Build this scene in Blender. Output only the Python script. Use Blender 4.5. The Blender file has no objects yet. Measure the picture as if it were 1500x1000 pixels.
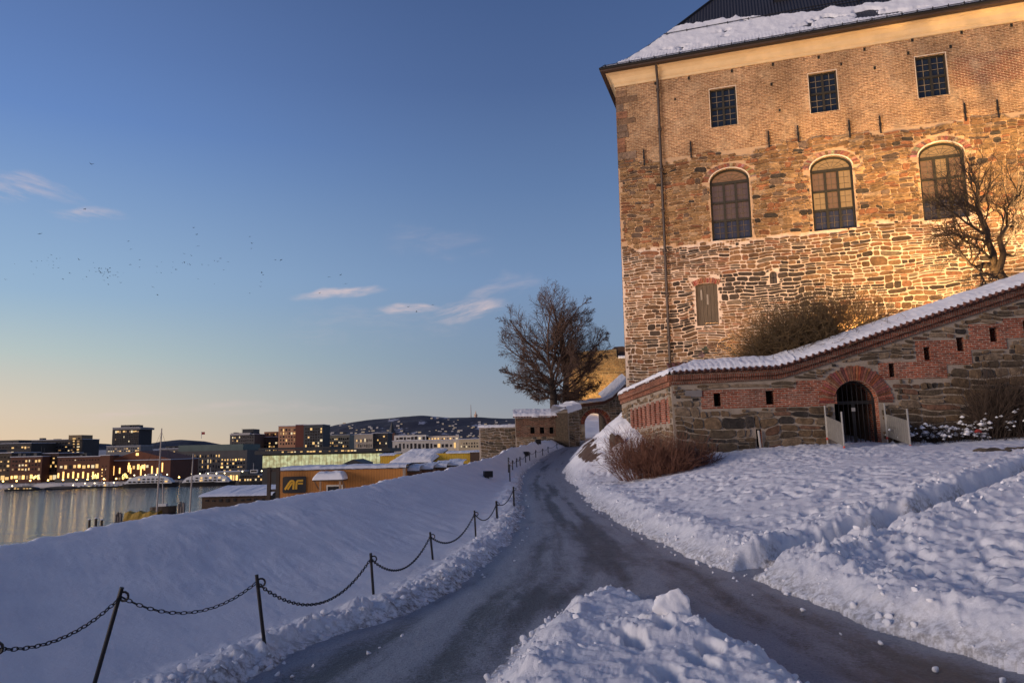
import bpy, bmesh, math, random
import numpy as np
from mathutils import Vector, Matrix
from mathutils.geometry import delaunay_2d_cdt

# ------------------------------------------------------------------ camera
S = bpy.context.scene
COL = S.collection
FPX, PITCH, ROLL, EYE = 1083.0, 0.14, 0.023, 1.6      # focal length in 1500-px units, radians, metres
_F = Vector((0, math.cos(PITCH), math.sin(PITCH)))
_U0 = Vector((0, -math.sin(PITCH), math.cos(PITCH)))
_X = Vector((1, 0, 0))
_R = math.cos(ROLL) * _X - math.sin(ROLL) * _U0
_U = math.cos(ROLL) * _U0 + math.sin(ROLL) * _X
cam_data = bpy.data.cameras.new('camera')
cam_data.sensor_width = 36.0
cam_data.lens = 36.0 * FPX / 1500.0
cam_data.clip_start, cam_data.clip_end = 0.1, 30000.0
cam = bpy.data.objects.new('camera', cam_data)
COL.objects.link(cam)
cam.matrix_world = Matrix(((_R.x, _U.x, -_F.x, 0), (_R.y, _U.y, -_F.y, 0), (_R.z, _U.z, -_F.z, EYE), (0, 0, 0, 1)))
S.camera = cam
S.view_settings.view_transform = 'Standard'
S.view_settings.look = 'None'
S.view_settings.exposure = 0.0
S.view_settings.gamma = 1.0
S.cycles.max_bounces = 6
S.cycles.caustics_reflective = False
S.cycles.caustics_refractive = False
S.cycles.sample_clamp_indirect = 3.0

# ------------------------------------------------------------------ sky (twilight) and sun
def srgb(r, g, b):
    def f(c):
        c = c / 255.0
        return c / 12.92 if c <= 0.04045 else ((c + 0.055) / 1.055) ** 2.4
    return (f(r), f(g), f(b), 1.0)

class NT:
    """small helper round a node tree"""
    def __init__(self, tree):
        self.t = tree; self.n = tree.nodes; self.l = tree.links
    def add(self, kind, **kw):
        nd = self.n.new(kind)
        for k, v in kw.items():
            setattr(nd, k, v)
        return nd
    def put(self, sock, v):
        if v is None: return
        if isinstance(v, bpy.types.NodeSocket): self.l.new(v, sock)
        else:
            if hasattr(v, '__len__') and len(v) == 4 and len(sock.default_value) == 3: v = v[:3]
            sock.default_value = v
    def math(self, op, a, b=None, c=None, clamp=False):
        nd = self.add('ShaderNodeMath', operation=op, use_clamp=clamp)
        for i, v in enumerate((a, b, c)): self.put(nd.inputs[i], v)
        return nd.outputs[0]
    def mix(self, f, a, b, mode='MIX'):
        nd = self.add('ShaderNodeMix', data_type='RGBA', blend_type=mode)
        self.put(nd.inputs[0], f); self.put(nd.inputs[6], a); self.put(nd.inputs[7], b)
        return nd.outputs[2]
    def ramp(self, fac, stops, interp='LINEAR'):
        nd = self.add('ShaderNodeValToRGB'); cr = nd.color_ramp; cr.interpolation = interp
        while len(cr.elements) < len(stops): cr.elements.new(0.5)
        for e, (p, c) in zip(cr.elements, stops):
            e.position = p; e.color = c if len(c) == 4 else (*c, 1)
        self.put(nd.inputs[0], fac)
        return nd.outputs[0]
    def noise(self, vec, scale, detail=4, rough=0.55, dist=0.0):
        nd = self.add('ShaderNodeTexNoise'); self.put(nd.inputs['Vector'], vec)
        nd.inputs['Scale'].default_value = scale; nd.inputs['Detail'].default_value = detail
        nd.inputs['Roughness'].default_value = rough; nd.inputs['Distortion'].default_value = dist
        return nd.outputs['Fac']
    def mapping(self, vec, scale=(1, 1, 1), loc=(0, 0, 0), rot=(0, 0, 0)):
        nd = self.add('ShaderNodeMapping'); self.put(nd.inputs['Vector'], vec)
        nd.inputs['Scale'].default_value = scale; nd.inputs['Location'].default_value = loc
        nd.inputs['Rotation'].default_value = rot
        return nd.outputs[0]
    def smooth(self, v, lo, hi):
        nd = self.add('ShaderNodeMapRange', interpolation_type='SMOOTHSTEP')
        self.put(nd.inputs[0], v); self.put(nd.inputs[1], lo); self.put(nd.inputs[2], hi)
        return nd.outputs[0]

SUN_AZ, SUN_EL = math.radians(-111), math.radians(7)    # azimuth from +Y, to the right positive
world = bpy.data.worlds.new('World'); S.world = world; world.use_nodes = True
w = NT(world.node_tree); w.n.clear()
tc = w.add('ShaderNodeTexCoord').outputs['Generated']
sx = w.add('ShaderNodeSeparateXYZ'); w.put(sx.inputs[0], tc)
dx, dy, dz = sx.outputs
el = w.math('DIVIDE', w.math('ARCSINE', dz), math.pi / 2)                 # 0 horizon .. 1 zenith
az = w.math('ARCTAN2', dx, dy)                                            # radians, + right
sky_col = w.ramp(el, [(0.0, srgb(160, 154, 156)), (0.03, srgb(146, 153, 164)), (0.075, srgb(128, 148, 172)),
                      (0.14, srgb(118, 145, 182)), (0.22, srgb(97, 125, 168)), (0.30, srgb(79, 104, 150)),
                      (0.38, srgb(68, 92, 138)), (0.6, srgb(76, 86, 120)), (1.0, srgb(84, 90, 116))])
left = w.smooth(az, 0.10, -0.72)                                         # 1 towards the sunset side
lit = w.mix(w.math('MULTIPLY', left, 0.58), sky_col, w.ramp(el, [(0.0, srgb(255, 226, 172)), (0.035, srgb(240, 230, 200)), (0.075, srgb(205, 226, 216)), (0.12, srgb(170, 202, 226)), (0.25, srgb(112, 150, 214)), (0.45, srgb(76, 94, 140)), (1.0, srgb(84, 90, 116))]))
glow = w.math('MULTIPLY', w.smooth(az, -0.15, -1.3), w.smooth(el, 0.12, 0.0))
lit = w.mix(w.math('MULTIPLY', glow, 0.8), lit, (0.95, 0.60, 0.38, 1))
back = w.smooth(dy, 0.05, -0.7)                                           # pink belt behind the camera
lit = w.mix(w.math('MULTIPLY', back, w.math('MULTIPLY', w.smooth(el, 0.34, 0.0), 0.6)), lit, (0.60, 0.44, 0.42, 1))
def wisp(a0, e0, aw, ew, tilt, seed, amt, base):
    """one streak of cirrus at a fixed direction of the sky (radians)"""
    da = w.math('SUBTRACT', az, a0); de = w.math('SUBTRACT', w.math('ARCSINE', dz), e0)
    ct, st = math.cos(tilt), math.sin(tilt)
    p = w.math('ADD', w.math('MULTIPLY', da, ct), w.math('MULTIPLY', de, st))
    q = w.math('SUBTRACT', w.math('MULTIPLY', de, ct), w.math('MULTIPLY', da, st))
    cv = w.add('ShaderNodeCombineXYZ'); w.put(cv.inputs[0], p); w.put(cv.inputs[1], q); cv.inputs[2].default_value = seed
    wob = w.noise(w.mapping(cv.outputs[0], (9, 9, 1)), 1.0, 3)
    q = w.math('ADD', q, w.math('MULTIPLY', w.math('SUBTRACT', wob, 0.5), ew * 4.5))
    n = w.noise(w.mapping(cv.outputs[0], (14, 70, 1)), 1.0, 7, 0.62, .3)
    r = w.math('ADD', w.math('POWER', w.math('DIVIDE', p, aw), 2.0), w.math('POWER', w.math('DIVIDE', q, ew), 2.0))
    m = w.math('MULTIPLY', w.math('POWER', w.smooth(r, 1.0, 0.0), 1.3), w.smooth(n, 0.34, 0.80))
    return w.mix(w.math('MULTIPLY', m, amt), base, srgb(222, 200, 198))
def dirpx(px, py):
    d = (_F * FPX + _R * (px - 750) - _U * (py - 500)).normalized()
    return math.atan2(d.x, d.y), math.asin(d.z)
for px, py, aw, ew, tl, amt in ((20, 278, .085, .022, -.16, .62), (132, 315, .05, .013, -.05, .6), (496, 427, .072, .011, .12, 1.0),
                                (600, 452, .055, .008, -.05, 1.0), (682, 456, .072, .017, .26, 1.0), (735, 425, .07, .028, .15, .38),
                                (640, 352, .09, .03, .1, .14), (560, 480, .16, .03, .05, .16), (330, 600, .3, .012, .02, .25), (150, 608, .10, .004, .05, .25)):
    a0, e0 = dirpx(px, py)
    lit = wisp(a0, e0, aw, ew, tl, px * 0.37, amt, lit)
bg = w.add('ShaderNodeBackground'); w.put(bg.inputs['Color'], lit); bg.inputs['Strength'].default_value = 1.0
wo = w.add('ShaderNodeOutputWorld'); w.l.new(bg.outputs[0], wo.inputs[0])

sun_data = bpy.data.lights.new('sun', 'SUN')
sun_data.energy = 3.0; sun_data.angle = math.radians(26); sun_data.color = (1.0, 0.80, 0.68)
sun = bpy.data.objects.new('sun', sun_data); COL.objects.link(sun)
sd = Vector((math.sin(SUN_AZ) * math.cos(SUN_EL), math.cos(SUN_AZ) * math.cos(SUN_EL), math.sin(SUN_EL)))
sun.rotation_euler = sd.to_track_quat('Z', 'Y').to_euler()

# ------------------------------------------------------------------ geometry of the view, used to read sizes off the photograph
CAM = Vector((0, 0, EYE))
def ray(px, py):
    return (_F * FPX + _R * (px - 750) - _U * (py - 500)) / FPX
def at_y(px, py, y):
    d = ray(px, py); return CAM + d * (y / d.y)
def at_z(px, py, z):
    d = ray(px, py); return CAM + d * ((z - EYE) / d.z)
class Plane:
    """vertical wall plane: origin, heading (u to the right, away-normal n), v = world height"""
    def __init__(self, origin, h, lean=0.0):
        self.o = Vector(origin); self.h = h
        self.D = Vector((math.cos(h), -math.sin(h), 0)); self.N = Vector((math.sin(h), math.cos(h), 0))
        self.Z = (Vector((0, 0, 1)) + lean * self.D).normalized()
    def uv(self, px, py):
        d = ray(px, py); t = (self.o - CAM).dot(self.N) / d.dot(self.N)
        p = CAM + d * t - self.o
        v = p.z / self.Z.z
        return (p.dot(self.D) - v * self.Z.dot(self.D), v)
    def matrix(self):
        D, N, Z = self.D, self.N, self.Z
        D2 = N.cross(Z)
        return Matrix(((D2.x, N.x, Z.x, self.o.x), (D2.y, N.y, Z.y, self.o.y), (D2.z, N.z, Z.z, self.o.z), (0, 0, 0, 1)))

# ------------------------------------------------------------------ helpers
def tag(o, label=None, cat=None, group=None, kind=None):
    for k, v in (('label', label), ('category', cat), ('group', group), ('kind', kind)):
        if v: o[k] = v
    return o
def empty(name, loc=(0, 0, 0), rz=0.0, mat=None):
    o = bpy.data.objects.new(name, None); COL.objects.link(o)
    o.empty_display_size = 0.2
    if mat is not None: o.matrix_world = mat
    else: o.location = loc; o.rotation_euler = (0, 0, rz)
    return o
def link(name, me, parent=None, loc=None, rot=None, scale=None):
    o = bpy.data.objects.new(name, me); COL.objects.link(o)
    if parent is not None: o.parent = parent
    if loc is not None: o.location = loc
    if rot is not None: o.rotation_euler = rot
    if scale is not None: o.scale = scale
    return o
def copy_tree(o, parent=None):
    c = o.copy(); COL.objects.link(c); c.parent = parent
    for ch in o.children: copy_tree(ch, c)
    return c

class MB:
    """collects shapes, builds ONE mesh"""
    def __init__(self): self.v = []; self.f = []; self.m = []; self.c = []; self.col = (1, 1, 1); self.mi = 0
    def addv(self, pts):
        b = len(self.v); self.v.extend([tuple(p) for p in pts]); return b
    def face(self, idx):
        self.f.append(tuple(idx)); self.m.append(self.mi); self.c.append(self.col)
    def poly(self, pts):
        b = self.addv(pts); self.face(range(b, b + len(pts)))
    def box(self, x0, x1, y0, y1, z0, z1):
        b = self.addv([(x0, y0, z0), (x1, y0, z0), (x1, y1, z0), (x0, y1, z0), (x0, y0, z1), (x1, y0, z1), (x1, y1, z1), (x0, y1, z1)])
        for q in ((0, 3, 2, 1), (4, 5, 6, 7), (0, 1, 5, 4), (1, 2, 6, 5), (2, 3, 7, 6), (3, 0, 4, 7)): self.face([b + i for i in q])
    def prism(self, pts, off):
        """closed solid: polygon pts (3D, in order) pushed by the vector off"""
        n = len(pts); off = Vector(off)
        b = self.addv(pts); self.addv([Vector(p) + off for p in pts])
        self.face([b + i for i in range(n)][::-1]); self.face([b + n + i for i in range(n)])
        for i in range(n):
            j = (i + 1) % n; self.face((b + i, b + j, b + n + j, b + n + i))
    def tube(self, pts, rad, sides=6, cap=True):
        """tapered tube along points"""
        pts = [Vector(p) for p in pts]; n = len(pts)
        if not hasattr(rad, '__len__'): rad = [rad] * n
        rings = []; up = None
        for i, p in enumerate(pts):
            t = (pts[min(i + 1, n - 1)] - pts[max(i - 1, 0)])
            if t.length < 1e-9: t = Vector((0, 0, 1))
            t.normalize()
            if up is None:
                up = t.orthogonal().normalized()
            else:
                up = (up - t * up.dot(t))
                up = up.normalized() if up.length > 1e-6 else t.orthogonal().normalized()
            s = t.cross(up)
            rings.append(self.addv([p + (up * math.cos(2 * math.pi * k / sides) + s * math.sin(2 * math.pi * k / sides)) * rad[i] for k in range(sides)]))
        for a, b in zip(rings, rings[1:]):
            for k in range(sides):
                k2 = (k + 1) % sides; self.face((a + k, a + k2, b + k2, b + k))
        if cap:
            self.face([rings[0] + k for k in range(sides)][::-1]); self.face([rings[-1] + k for k in range(sides)])
    def mesh(self, name, mats, smooth=False, colors=False):
        me = bpy.data.meshes.new(name)
        me.from_pydata(self.v, [], self.f)
        for m in (mats if isinstance(mats, (list, tuple)) else [mats]): me.materials.append(m)
        if self.f:
            me.polygons.foreach_set('material_index', self.m)
            if smooth: me.polygons.foreach_set('use_smooth', [True] * len(self.f))
            if colors:
                at = me.color_attributes.new('Col', 'FLOAT_COLOR', 'CORNER')
                tot = np.array([len(f) for f in self.f])
                arr = np.repeat(np.array([(*c, 1.0) for c in self.c], dtype=np.float32), tot, axis=0)
                at.data.foreach_set('color', arr.ravel())
        me.update()
        return me
    def build(self, name, mats, parent=None, smooth=False, colors=False, loc=None, rot=None):
        return link(name, self.mesh(name, mats, smooth, colors), parent, loc, rot)

def grid_mesh(name, P, mat, smooth=True):
    """P: (ny, nx, 3) array -> one sheet"""
    ny, nx = P.shape[:2]
    me = bpy.data.meshes.new(name)
    me.vertices.add(ny * nx); me.vertices.foreach_set('co', P.reshape(-1).astype(np.float32))
    i = np.arange(ny * nx).reshape(ny, nx)
    q = np.stack([i[:-1, :-1], i[:-1, 1:], i[1:, 1:], i[1:, :-1]], -1).reshape(-1, 4)
    me.loops.add(q.size); me.loops.foreach_set('vertex_index', q.ravel().astype(np.int32))
    me.polygons.add(len(q)); me.polygons.foreach_set('loop_start', np.arange(0, q.size, 4, dtype=np.int32))
    me.polygons.foreach_set('use_smooth', np.full(len(q), smooth))
    me.materials.append(mat); me.update(calc_edges=True); me.validate()
    return me

# numpy value noise
def _h(ix, iy, s):
    n = (ix.astype(np.int64) * 374761393 + iy.astype(np.int64) * 668265263 + s * 1442695041) & 0xFFFFFFFF
    n = ((n ^ (n >> 13)) * 1274126177) & 0xFFFFFFFF
    return ((n ^ (n >> 16)) & 0xFFFFFF) / float(0xFFFFFF)
def vn(x, y, s=0):
    x = np.asarray(x, float); y = np.asarray(y, float)
    ix, iy = np.floor(x), np.floor(y); fx, fy = x - ix, y - iy
    fx = fx * fx * fx * (fx * (fx * 6 - 15) + 10); fy = fy * fy * fy * (fy * (fy * 6 - 15) + 10)
    a, b, c, d = _h(ix, iy, s), _h(ix + 1, iy, s), _h(ix, iy + 1, s), _h(ix + 1, iy + 1, s)
    return (a + (b - a) * fx) * (1 - fy) + (c + (d - c) * fx) * fy
def fbm(x, y, oct=4, s=0, gain=0.5):
    t = 0; a = 1.0; n = 0
    for o in range(oct):
        c, sn = math.cos(o * 0.9), math.sin(o * 0.9)
        t = t + a * (vn((x * c - y * sn) * 2 ** o, (x * sn + y * c) * 2 ** o, s + o * 17) - 0.5); n += a; a *= gain
    return t / n * 2      # about -1..1
def sstep(x, a, b):
    t = np.clip((x - a) / (b - a), 0, 1); return t * t * (3 - 2 * t)

# ------------------------------------------------------------------ materials
MATS = {}
def mat(name, col, rough=0.8, var=0.25, vscale=3.0, bump=0.3, bscale=20.0, bdist=0.01, metal=0.0, spec=0.5, col2=None, stretch=(1, 1, 1), attr=False):
    if name in MATS: return MATS[name]
    m = bpy.data.materials.new(name); m.use_nodes = True; t = NT(m.node_tree); bs = t.n['Principled BSDF']
    co = t.mapping(t.add('ShaderNodeTexCoord').outputs['Object'], stretch)
    n = t.noise(co, vscale, 6, 0.6)
    base = (*col, 1)
    if attr:
        base = t.add('ShaderNodeVertexColor', layer_name='Col').outputs[0]
    if col2 is None:
        f = t.math('ADD', t.math('MULTIPLY', t.math('SUBTRACT', n, 0.5), var * 3), 1.0)
        mul = t.add('ShaderNodeVectorMath', operation='SCALE'); t.put(mul.inputs[0], base); t.put(mul.inputs['Scale'], f)
        c = mul.outputs[0]
    else:
        c = t.mix(t.smooth(n, 0.42, 0.6), base, (*col2, 1))
    t.put(bs.inputs['Base Color'], c)
    bs.inputs['Roughness'].default_value = rough; bs.inputs['Metallic'].default_value = metal
    bs.inputs['Specular IOR Level'].default_value = spec
    if bump:
        b = t.add('ShaderNodeBump'); b.inputs['Strength'].default_value = bump; b.inputs['Distance'].default_value = bdist
        t.put(b.inputs['Height'], t.noise(co, bscale, 5, 0.6)); t.put(bs.inputs['Normal'], b.outputs[0])
    MATS[name] = m; return m
def glowmat(name, col, strength, patchy=False):
    if name in MATS: return MATS[name]
    m = bpy.data.materials.new(name); m.use_nodes = True; t = NT(m.node_tree); bs = t.n['Principled BSDF']
    bs.inputs['Base Color'].default_value = (0.1, 0.1, 0.1, 1)
    bs.inputs['Emission Strength'].default_value = strength
    if patchy:
        oi = t.add('ShaderNodeObjectInfo')
        n = t.noise(t.mapping(t.add('ShaderNodeTexCoord').outputs['Object'], (1, 1, 1)), 0.6, 3)
        t.put(bs.inputs['Emission Color'], t.mix(t.smooth(n, 0.35, 0.65), (col[0] * .55, col[1] * .45, col[2] * .35, 1), (*col, 1)))
    else:
        bs.inputs['Emission Color'].default_value = (*col, 1)
    MATS[name] = m; return m

def snow_mat(name='snow', col=(0.80, 0.81, 0.84), bscale=26.0, bump=0.35, bdist=0.02):
    if name in MATS: return MATS[name]
    m = bpy.data.materials.new(name); m.use_nodes = True; t = NT(m.node_tree); bs = t.n['Principled BSDF']
    co = t.add('ShaderNodeTexCoord').outputs['Object']
    n = t.noise(co, 2.2, 5, 0.6)
    t.put(bs.inputs['Base Color'], t.mix(t.smooth(n, 0.3, 0.7), (*col, 1), (col[0] * .93, col[1] * .93, col[2] * .94, 1)))
    bs.inputs['Roughness'].default_value = 0.75; bs.inputs['Specular IOR Level'].default_value = 0.25
    b = t.add('ShaderNodeBump'); b.inputs['Strength'].default_value = bump; b.inputs['Distance'].default_value = bdist
    h = t.math('ADD', t.noise(co, bscale, 6, 0.65), t.math('MULTIPLY', t.noise(co, bscale * 5, 3, 0.6), 0.25))
    t.put(b.inputs['Height'], h); t.put(bs.inputs['Normal'], b.outputs[0])
    MATS[name] = m; return m
SNOW = snow_mat()
SNOWROOF = snow_mat('roof_snow_white', bscale=9.0, bump=0.4, bdist=0.05)
# ------------------------------------------------------------------ the ground: path, snow bank, snow field
def zpath(y):
    y = np.asarray(y, float); s = 5.0
    return 0.0534 * s * np.logaddexp(0, (y - 28) / s)
def on_path(px, py, dz=0.0):
    p = at_z(px, py, dz)
    for _ in range(60):
        zt = float(zpath(min(max(p.y, 0), 90))) + dz
        d = ray(px, py)
        # step along the ray towards the surface
        t = (p - CAM).length; h = (p.z - zt)
        slope = d.z / d.length - 0.0534 * (1 if p.y > 28 else 0) * d.y / d.length
        if abs(slope) < 1e-4: break
        t = max(1.0, min(90.0, t - 0.7 * h / slope)); p = CAM + d.normalized() * t
    return p
def curve_y(pix, head, tail, dz=0.0):
    pts = sorted([(p.y, p.x) for p in (on_path(a, b, dz) for a, b in pix)])
    ys = [q[0] for q in head] + [p[0] for p in pts] + [q[0] for q in tail]
    xs = [q[1] for q in head] + [p[1] for p in pts] + [q[1] for q in tail]
    yy = np.linspace(-6, 90, 961); xx = np.interp(yy, ys, xs)
    k = np.hanning(13); k /= k.sum()
    xx = np.convolve(np.pad(xx, 6, mode='edge'), k, 'valid')
    return lambda y: np.interp(y, yy, xx)
XL = curve_y([(360, 996), (470, 948), (575, 905), (660, 862), (715, 826), (752, 792), (762, 755), (762, 722), (768, 694), (786, 676), (812, 661), (834, 652)],
             [(-6, -3.6), (0, -3.2), (3, -2.6)], [(66, 6.2), (90, 9.5)])
XR = curve_y([(1420, 960), (1245, 905), (1112, 848), (1010, 815), (930, 778), (872, 742), (838, 712), (826, 690), (838, 668), (852, 653)],
             [(-6, 5.4), (0, 4.8), (3, 4.2)], [(66, 7.9), (90, 11.2)])
MXL = curve_y([(868, 866), (800, 905), (752, 950), (705, 998)], [(-6, -0.6), (0, -0.6), (3, -0.5)], [(9, 1.4), (90, 1.4)])
MXR = curve_y([(880, 866), (985, 893), (1060, 930), (1130, 965), (1190, 1000)], [(-6, 2.2), (0, 2.2), (3, 2.1)], [(9, 0.6), (90, 0.6)])

# crest of the left bank: (px, py, height of the crest)
_cr = [at_z(px, py, z) for px, py, z in ((0, 790, .75), (150, 767, .75), (300, 741, .75), (400, 727, .76), (500, 712, .78), (600, 695, .82), (700, 672, 1.08))]
_cr += [at_y(745, 655, 38), at_y(780, 646, 46)]
_cy = [-6, 0, 4] + [p.y for p in _cr] + [52, 60, 90]
_cx = [-5.6, -5.5, -5.4] + [p.x for p in _cr] + [2.0, 3.4, 8]
_cz = [.75, .75, .75] + [p.z for p in _cr] + [2.0, 2.1, 3.0]
def XC(y): return np.interp(y, _cy, _cx)
def ZC(y): return np.interp(y, _cy, _cz)

# front wall planes (used by the field's height and by the walls themselves)
W1 = Plane(at_y(985, 600, 25.0), 0.07)
_c1 = W1.o.copy(); _c1.z = 0; W1.o.z = 0
C2 = at_y(911, 600, 33.0); C2.z = 0
_dl = (_c1 - C2)
W2 = Plane(C2, math.atan2(-_dl.y, _dl.x))       # left section, u from the far end (0) to the corner
W2LEN = _dl.length

def wp(u, back=0.0): return W1.o + W1.D * u + W1.N * back
_ctl = []
for y in list(np.arange(-6, 24, 2.5)) + list(np.arange(24, 90, 4)):
    _ctl.append((float(XR(y)), float(y), float(zpath(y))))
for px, py in ((1000, 682), (1040, 664), (1100, 660), (1200, 651), (1260, 651), (1330, 650), (1400, 646), (1500, 640)):
    d = ray(px, py); t = (W1.o - CAM).dot(W1.N) / d.dot(W1.N); p = CAM + d * t; _ctl.append((p.x, p.y, p.z))
_p = wp(22); _ctl.append((_p.x, _p.y, 1.7)); _p = wp(3, 9); _ctl.append((_p.x, _p.y, 2.2)); _p = wp(16, 6); _ctl.append((_p.x, _p.y, 2.6)); _p = wp(24, 12); _ctl.append((_p.x, _p.y, 3.0))
for f, z in ((0.0, 2.75), (0.3, 2.2), (0.6, 1.45), (0.85, .95)):
    _p = C2 + _dl * f; _ctl.append((_p.x, _p.y, z))
for px, py, z in ((1450, 800, .32), (1490, 900, .16), (1250, 760, .42), (1100, 740, .45), (960, 720, .42), (900, 700, .40)):
    p = at_z(px, py, z); _ctl.append((p.x, p.y, z))
for y, off, z in ((40, 1.2, 1.5), (48, 1.2, 1.75), (58, 1.2, 2.0), (40, 2.6, 2.9), (48, 3.0, 3.0), (58, 3.2, 3.4), (40, 6, 4.4), (60, 8, 5.0)):
    _ctl.append((float(XR(y)) + off, y, z))
_ctl = np.array(_ctl)
def _tps(r2): return 0.5 * r2 * np.log(r2 + 1e-9)
_d2 = ((_ctl[:, None, :2] - _ctl[None, :, :2]) ** 2).sum(-1)
_n = len(_ctl); _A = np.zeros((_n + 3, _n + 3)); _A[:_n, :_n] = _tps(_d2) + np.eye(_n) * 0.5
_A[:_n, _n] = 1; _A[:_n, _n + 1:] = _ctl[:, :2]; _A[_n:, :_n] = _A[:_n, _n:].T
_wt = np.linalg.solve(_A, np.concatenate([_ctl[:, 2], np.zeros(3)]))
def field(x, y):
    sh = x.shape; x = x.ravel(); y = y.ravel(); z = _wt[_n] + _wt[_n + 1] * x + _wt[_n + 2] * y
    for i in range(_n):
        z = z + _wt[i] * _tps((x - _ctl[i, 0]) ** 2 + (y - _ctl[i, 1]) ** 2)
    return z.reshape(sh)

# trodden footpath across the field
def on_field(px, py):
    d = ray(px, py); t0, t1 = 3.0, 40.0
    for k in range(400):
        t = t0 + (t1 - t0) * k / 399; p = CAM + d * t
        if p.z < float(field(np.array([p.x]), np.array([p.y]))[0]): break
    return p
FP = [on_field(*q) for q in ((1105, 838), (1150, 818), (1200, 801), (1300, 766), (1400, 727), (1500, 691), (1640, 650))]
FPX_, FPY_ = np.array([p.x for p in FP]), np.array([p.y for p in FP])
def fp_dist(x, y):
    best = np.full(x.shape, 1e9)
    for i in range(len(FP) - 1):
        ax, ay, bx, by = FPX_[i], FPY_[i], FPX_[i + 1], FPY_[i + 1]
        L2 = (bx - ax) ** 2 + (by - ay) ** 2
        t = np.clip(((x - ax) * (bx - ax) + (y - ay) * (by - ay)) / L2, 0, 1)
        best = np.minimum(best, np.hypot(x - ax - t * (bx - ax), y - ay - t * (by - ay)))
    return best

def worley(x, y, s=0, off=False):
    """distance to the nearest feature point and that cell's random number"""
    ix, iy = np.floor(x), np.floor(y); best = np.full(np.shape(x), 9.0); col = np.zeros(np.shape(x)); OX = np.zeros(np.shape(x)); OY = np.zeros(np.shape(x))
    for a in (-1, 0, 1):
        for b in (-1, 0, 1):
            cx, cy = ix + a, iy + b
            ex, ey = cx + _h(cx, cy, s) - x, cy + _h(cx, cy, s + 1) - y; d = np.hypot(ex, ey); m = d < best
            best = np.where(m, d, best); col = np.where(m, _h(cx, cy, s + 2), col)
            if off: OX = np.where(m, ex, OX); OY = np.where(m, ey, OY)
    return (best, col, OX, OY) if off else (best, col)
def clod(x, y, s=5):
    """lumpy ploughed snow, 0..1"""
    h = 0
    wx, wy = x + fbm(x * 2.5, y * 2.5, 2, s) * .12, y + fbm(x * 2.5, y * 2.5, 2, s + 1) * .12
    for k, (f, a) in enumerate(((2.6, .44), (5.2, .40), (11., .22), (22., .10))):
        d, c, ox, oy = worley(wx * f, wy * f, s + k * 7, True)
        tilt = (np.cos(c * 77) * ox + np.sin(c * 77) * oy) * .9
        h = h + a * np.clip((c ** 1.3) * (.55 + tilt) * 1.5, 0, 1) * sstep(-d, -.66, -.16)
    return np.clip(h * 1.25, 0, 1.1)
FOOT = []
_rf = random.Random(7)
for x0, y0, hd, n in ((0.75, 3.2, 1.45, 9), (1.3, 4.0, 1.9, 6)):      # footprints over the mound
    for k in range(n):
        a = hd + _rf.uniform(-.2, .2); x0 += math.cos(a) * .55; y0 += math.sin(a) * .55
        FOOT.append((x0 + (.13 if k % 2 else -.13) * math.sin(hd), y0, hd, .17, .085, .13))
for k in range(70):                                                    # tracks on the field
    px = _rf.uniform(1060, 1500); py = _rf.uniform(690, 860)
    p = on_field(px, py)
    if p.x < float(XR(p.y)) + .9: continue
    FOOT.append((p.x, p.y, _rf.uniform(0, 3.1), .19, .1, .07))

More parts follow.
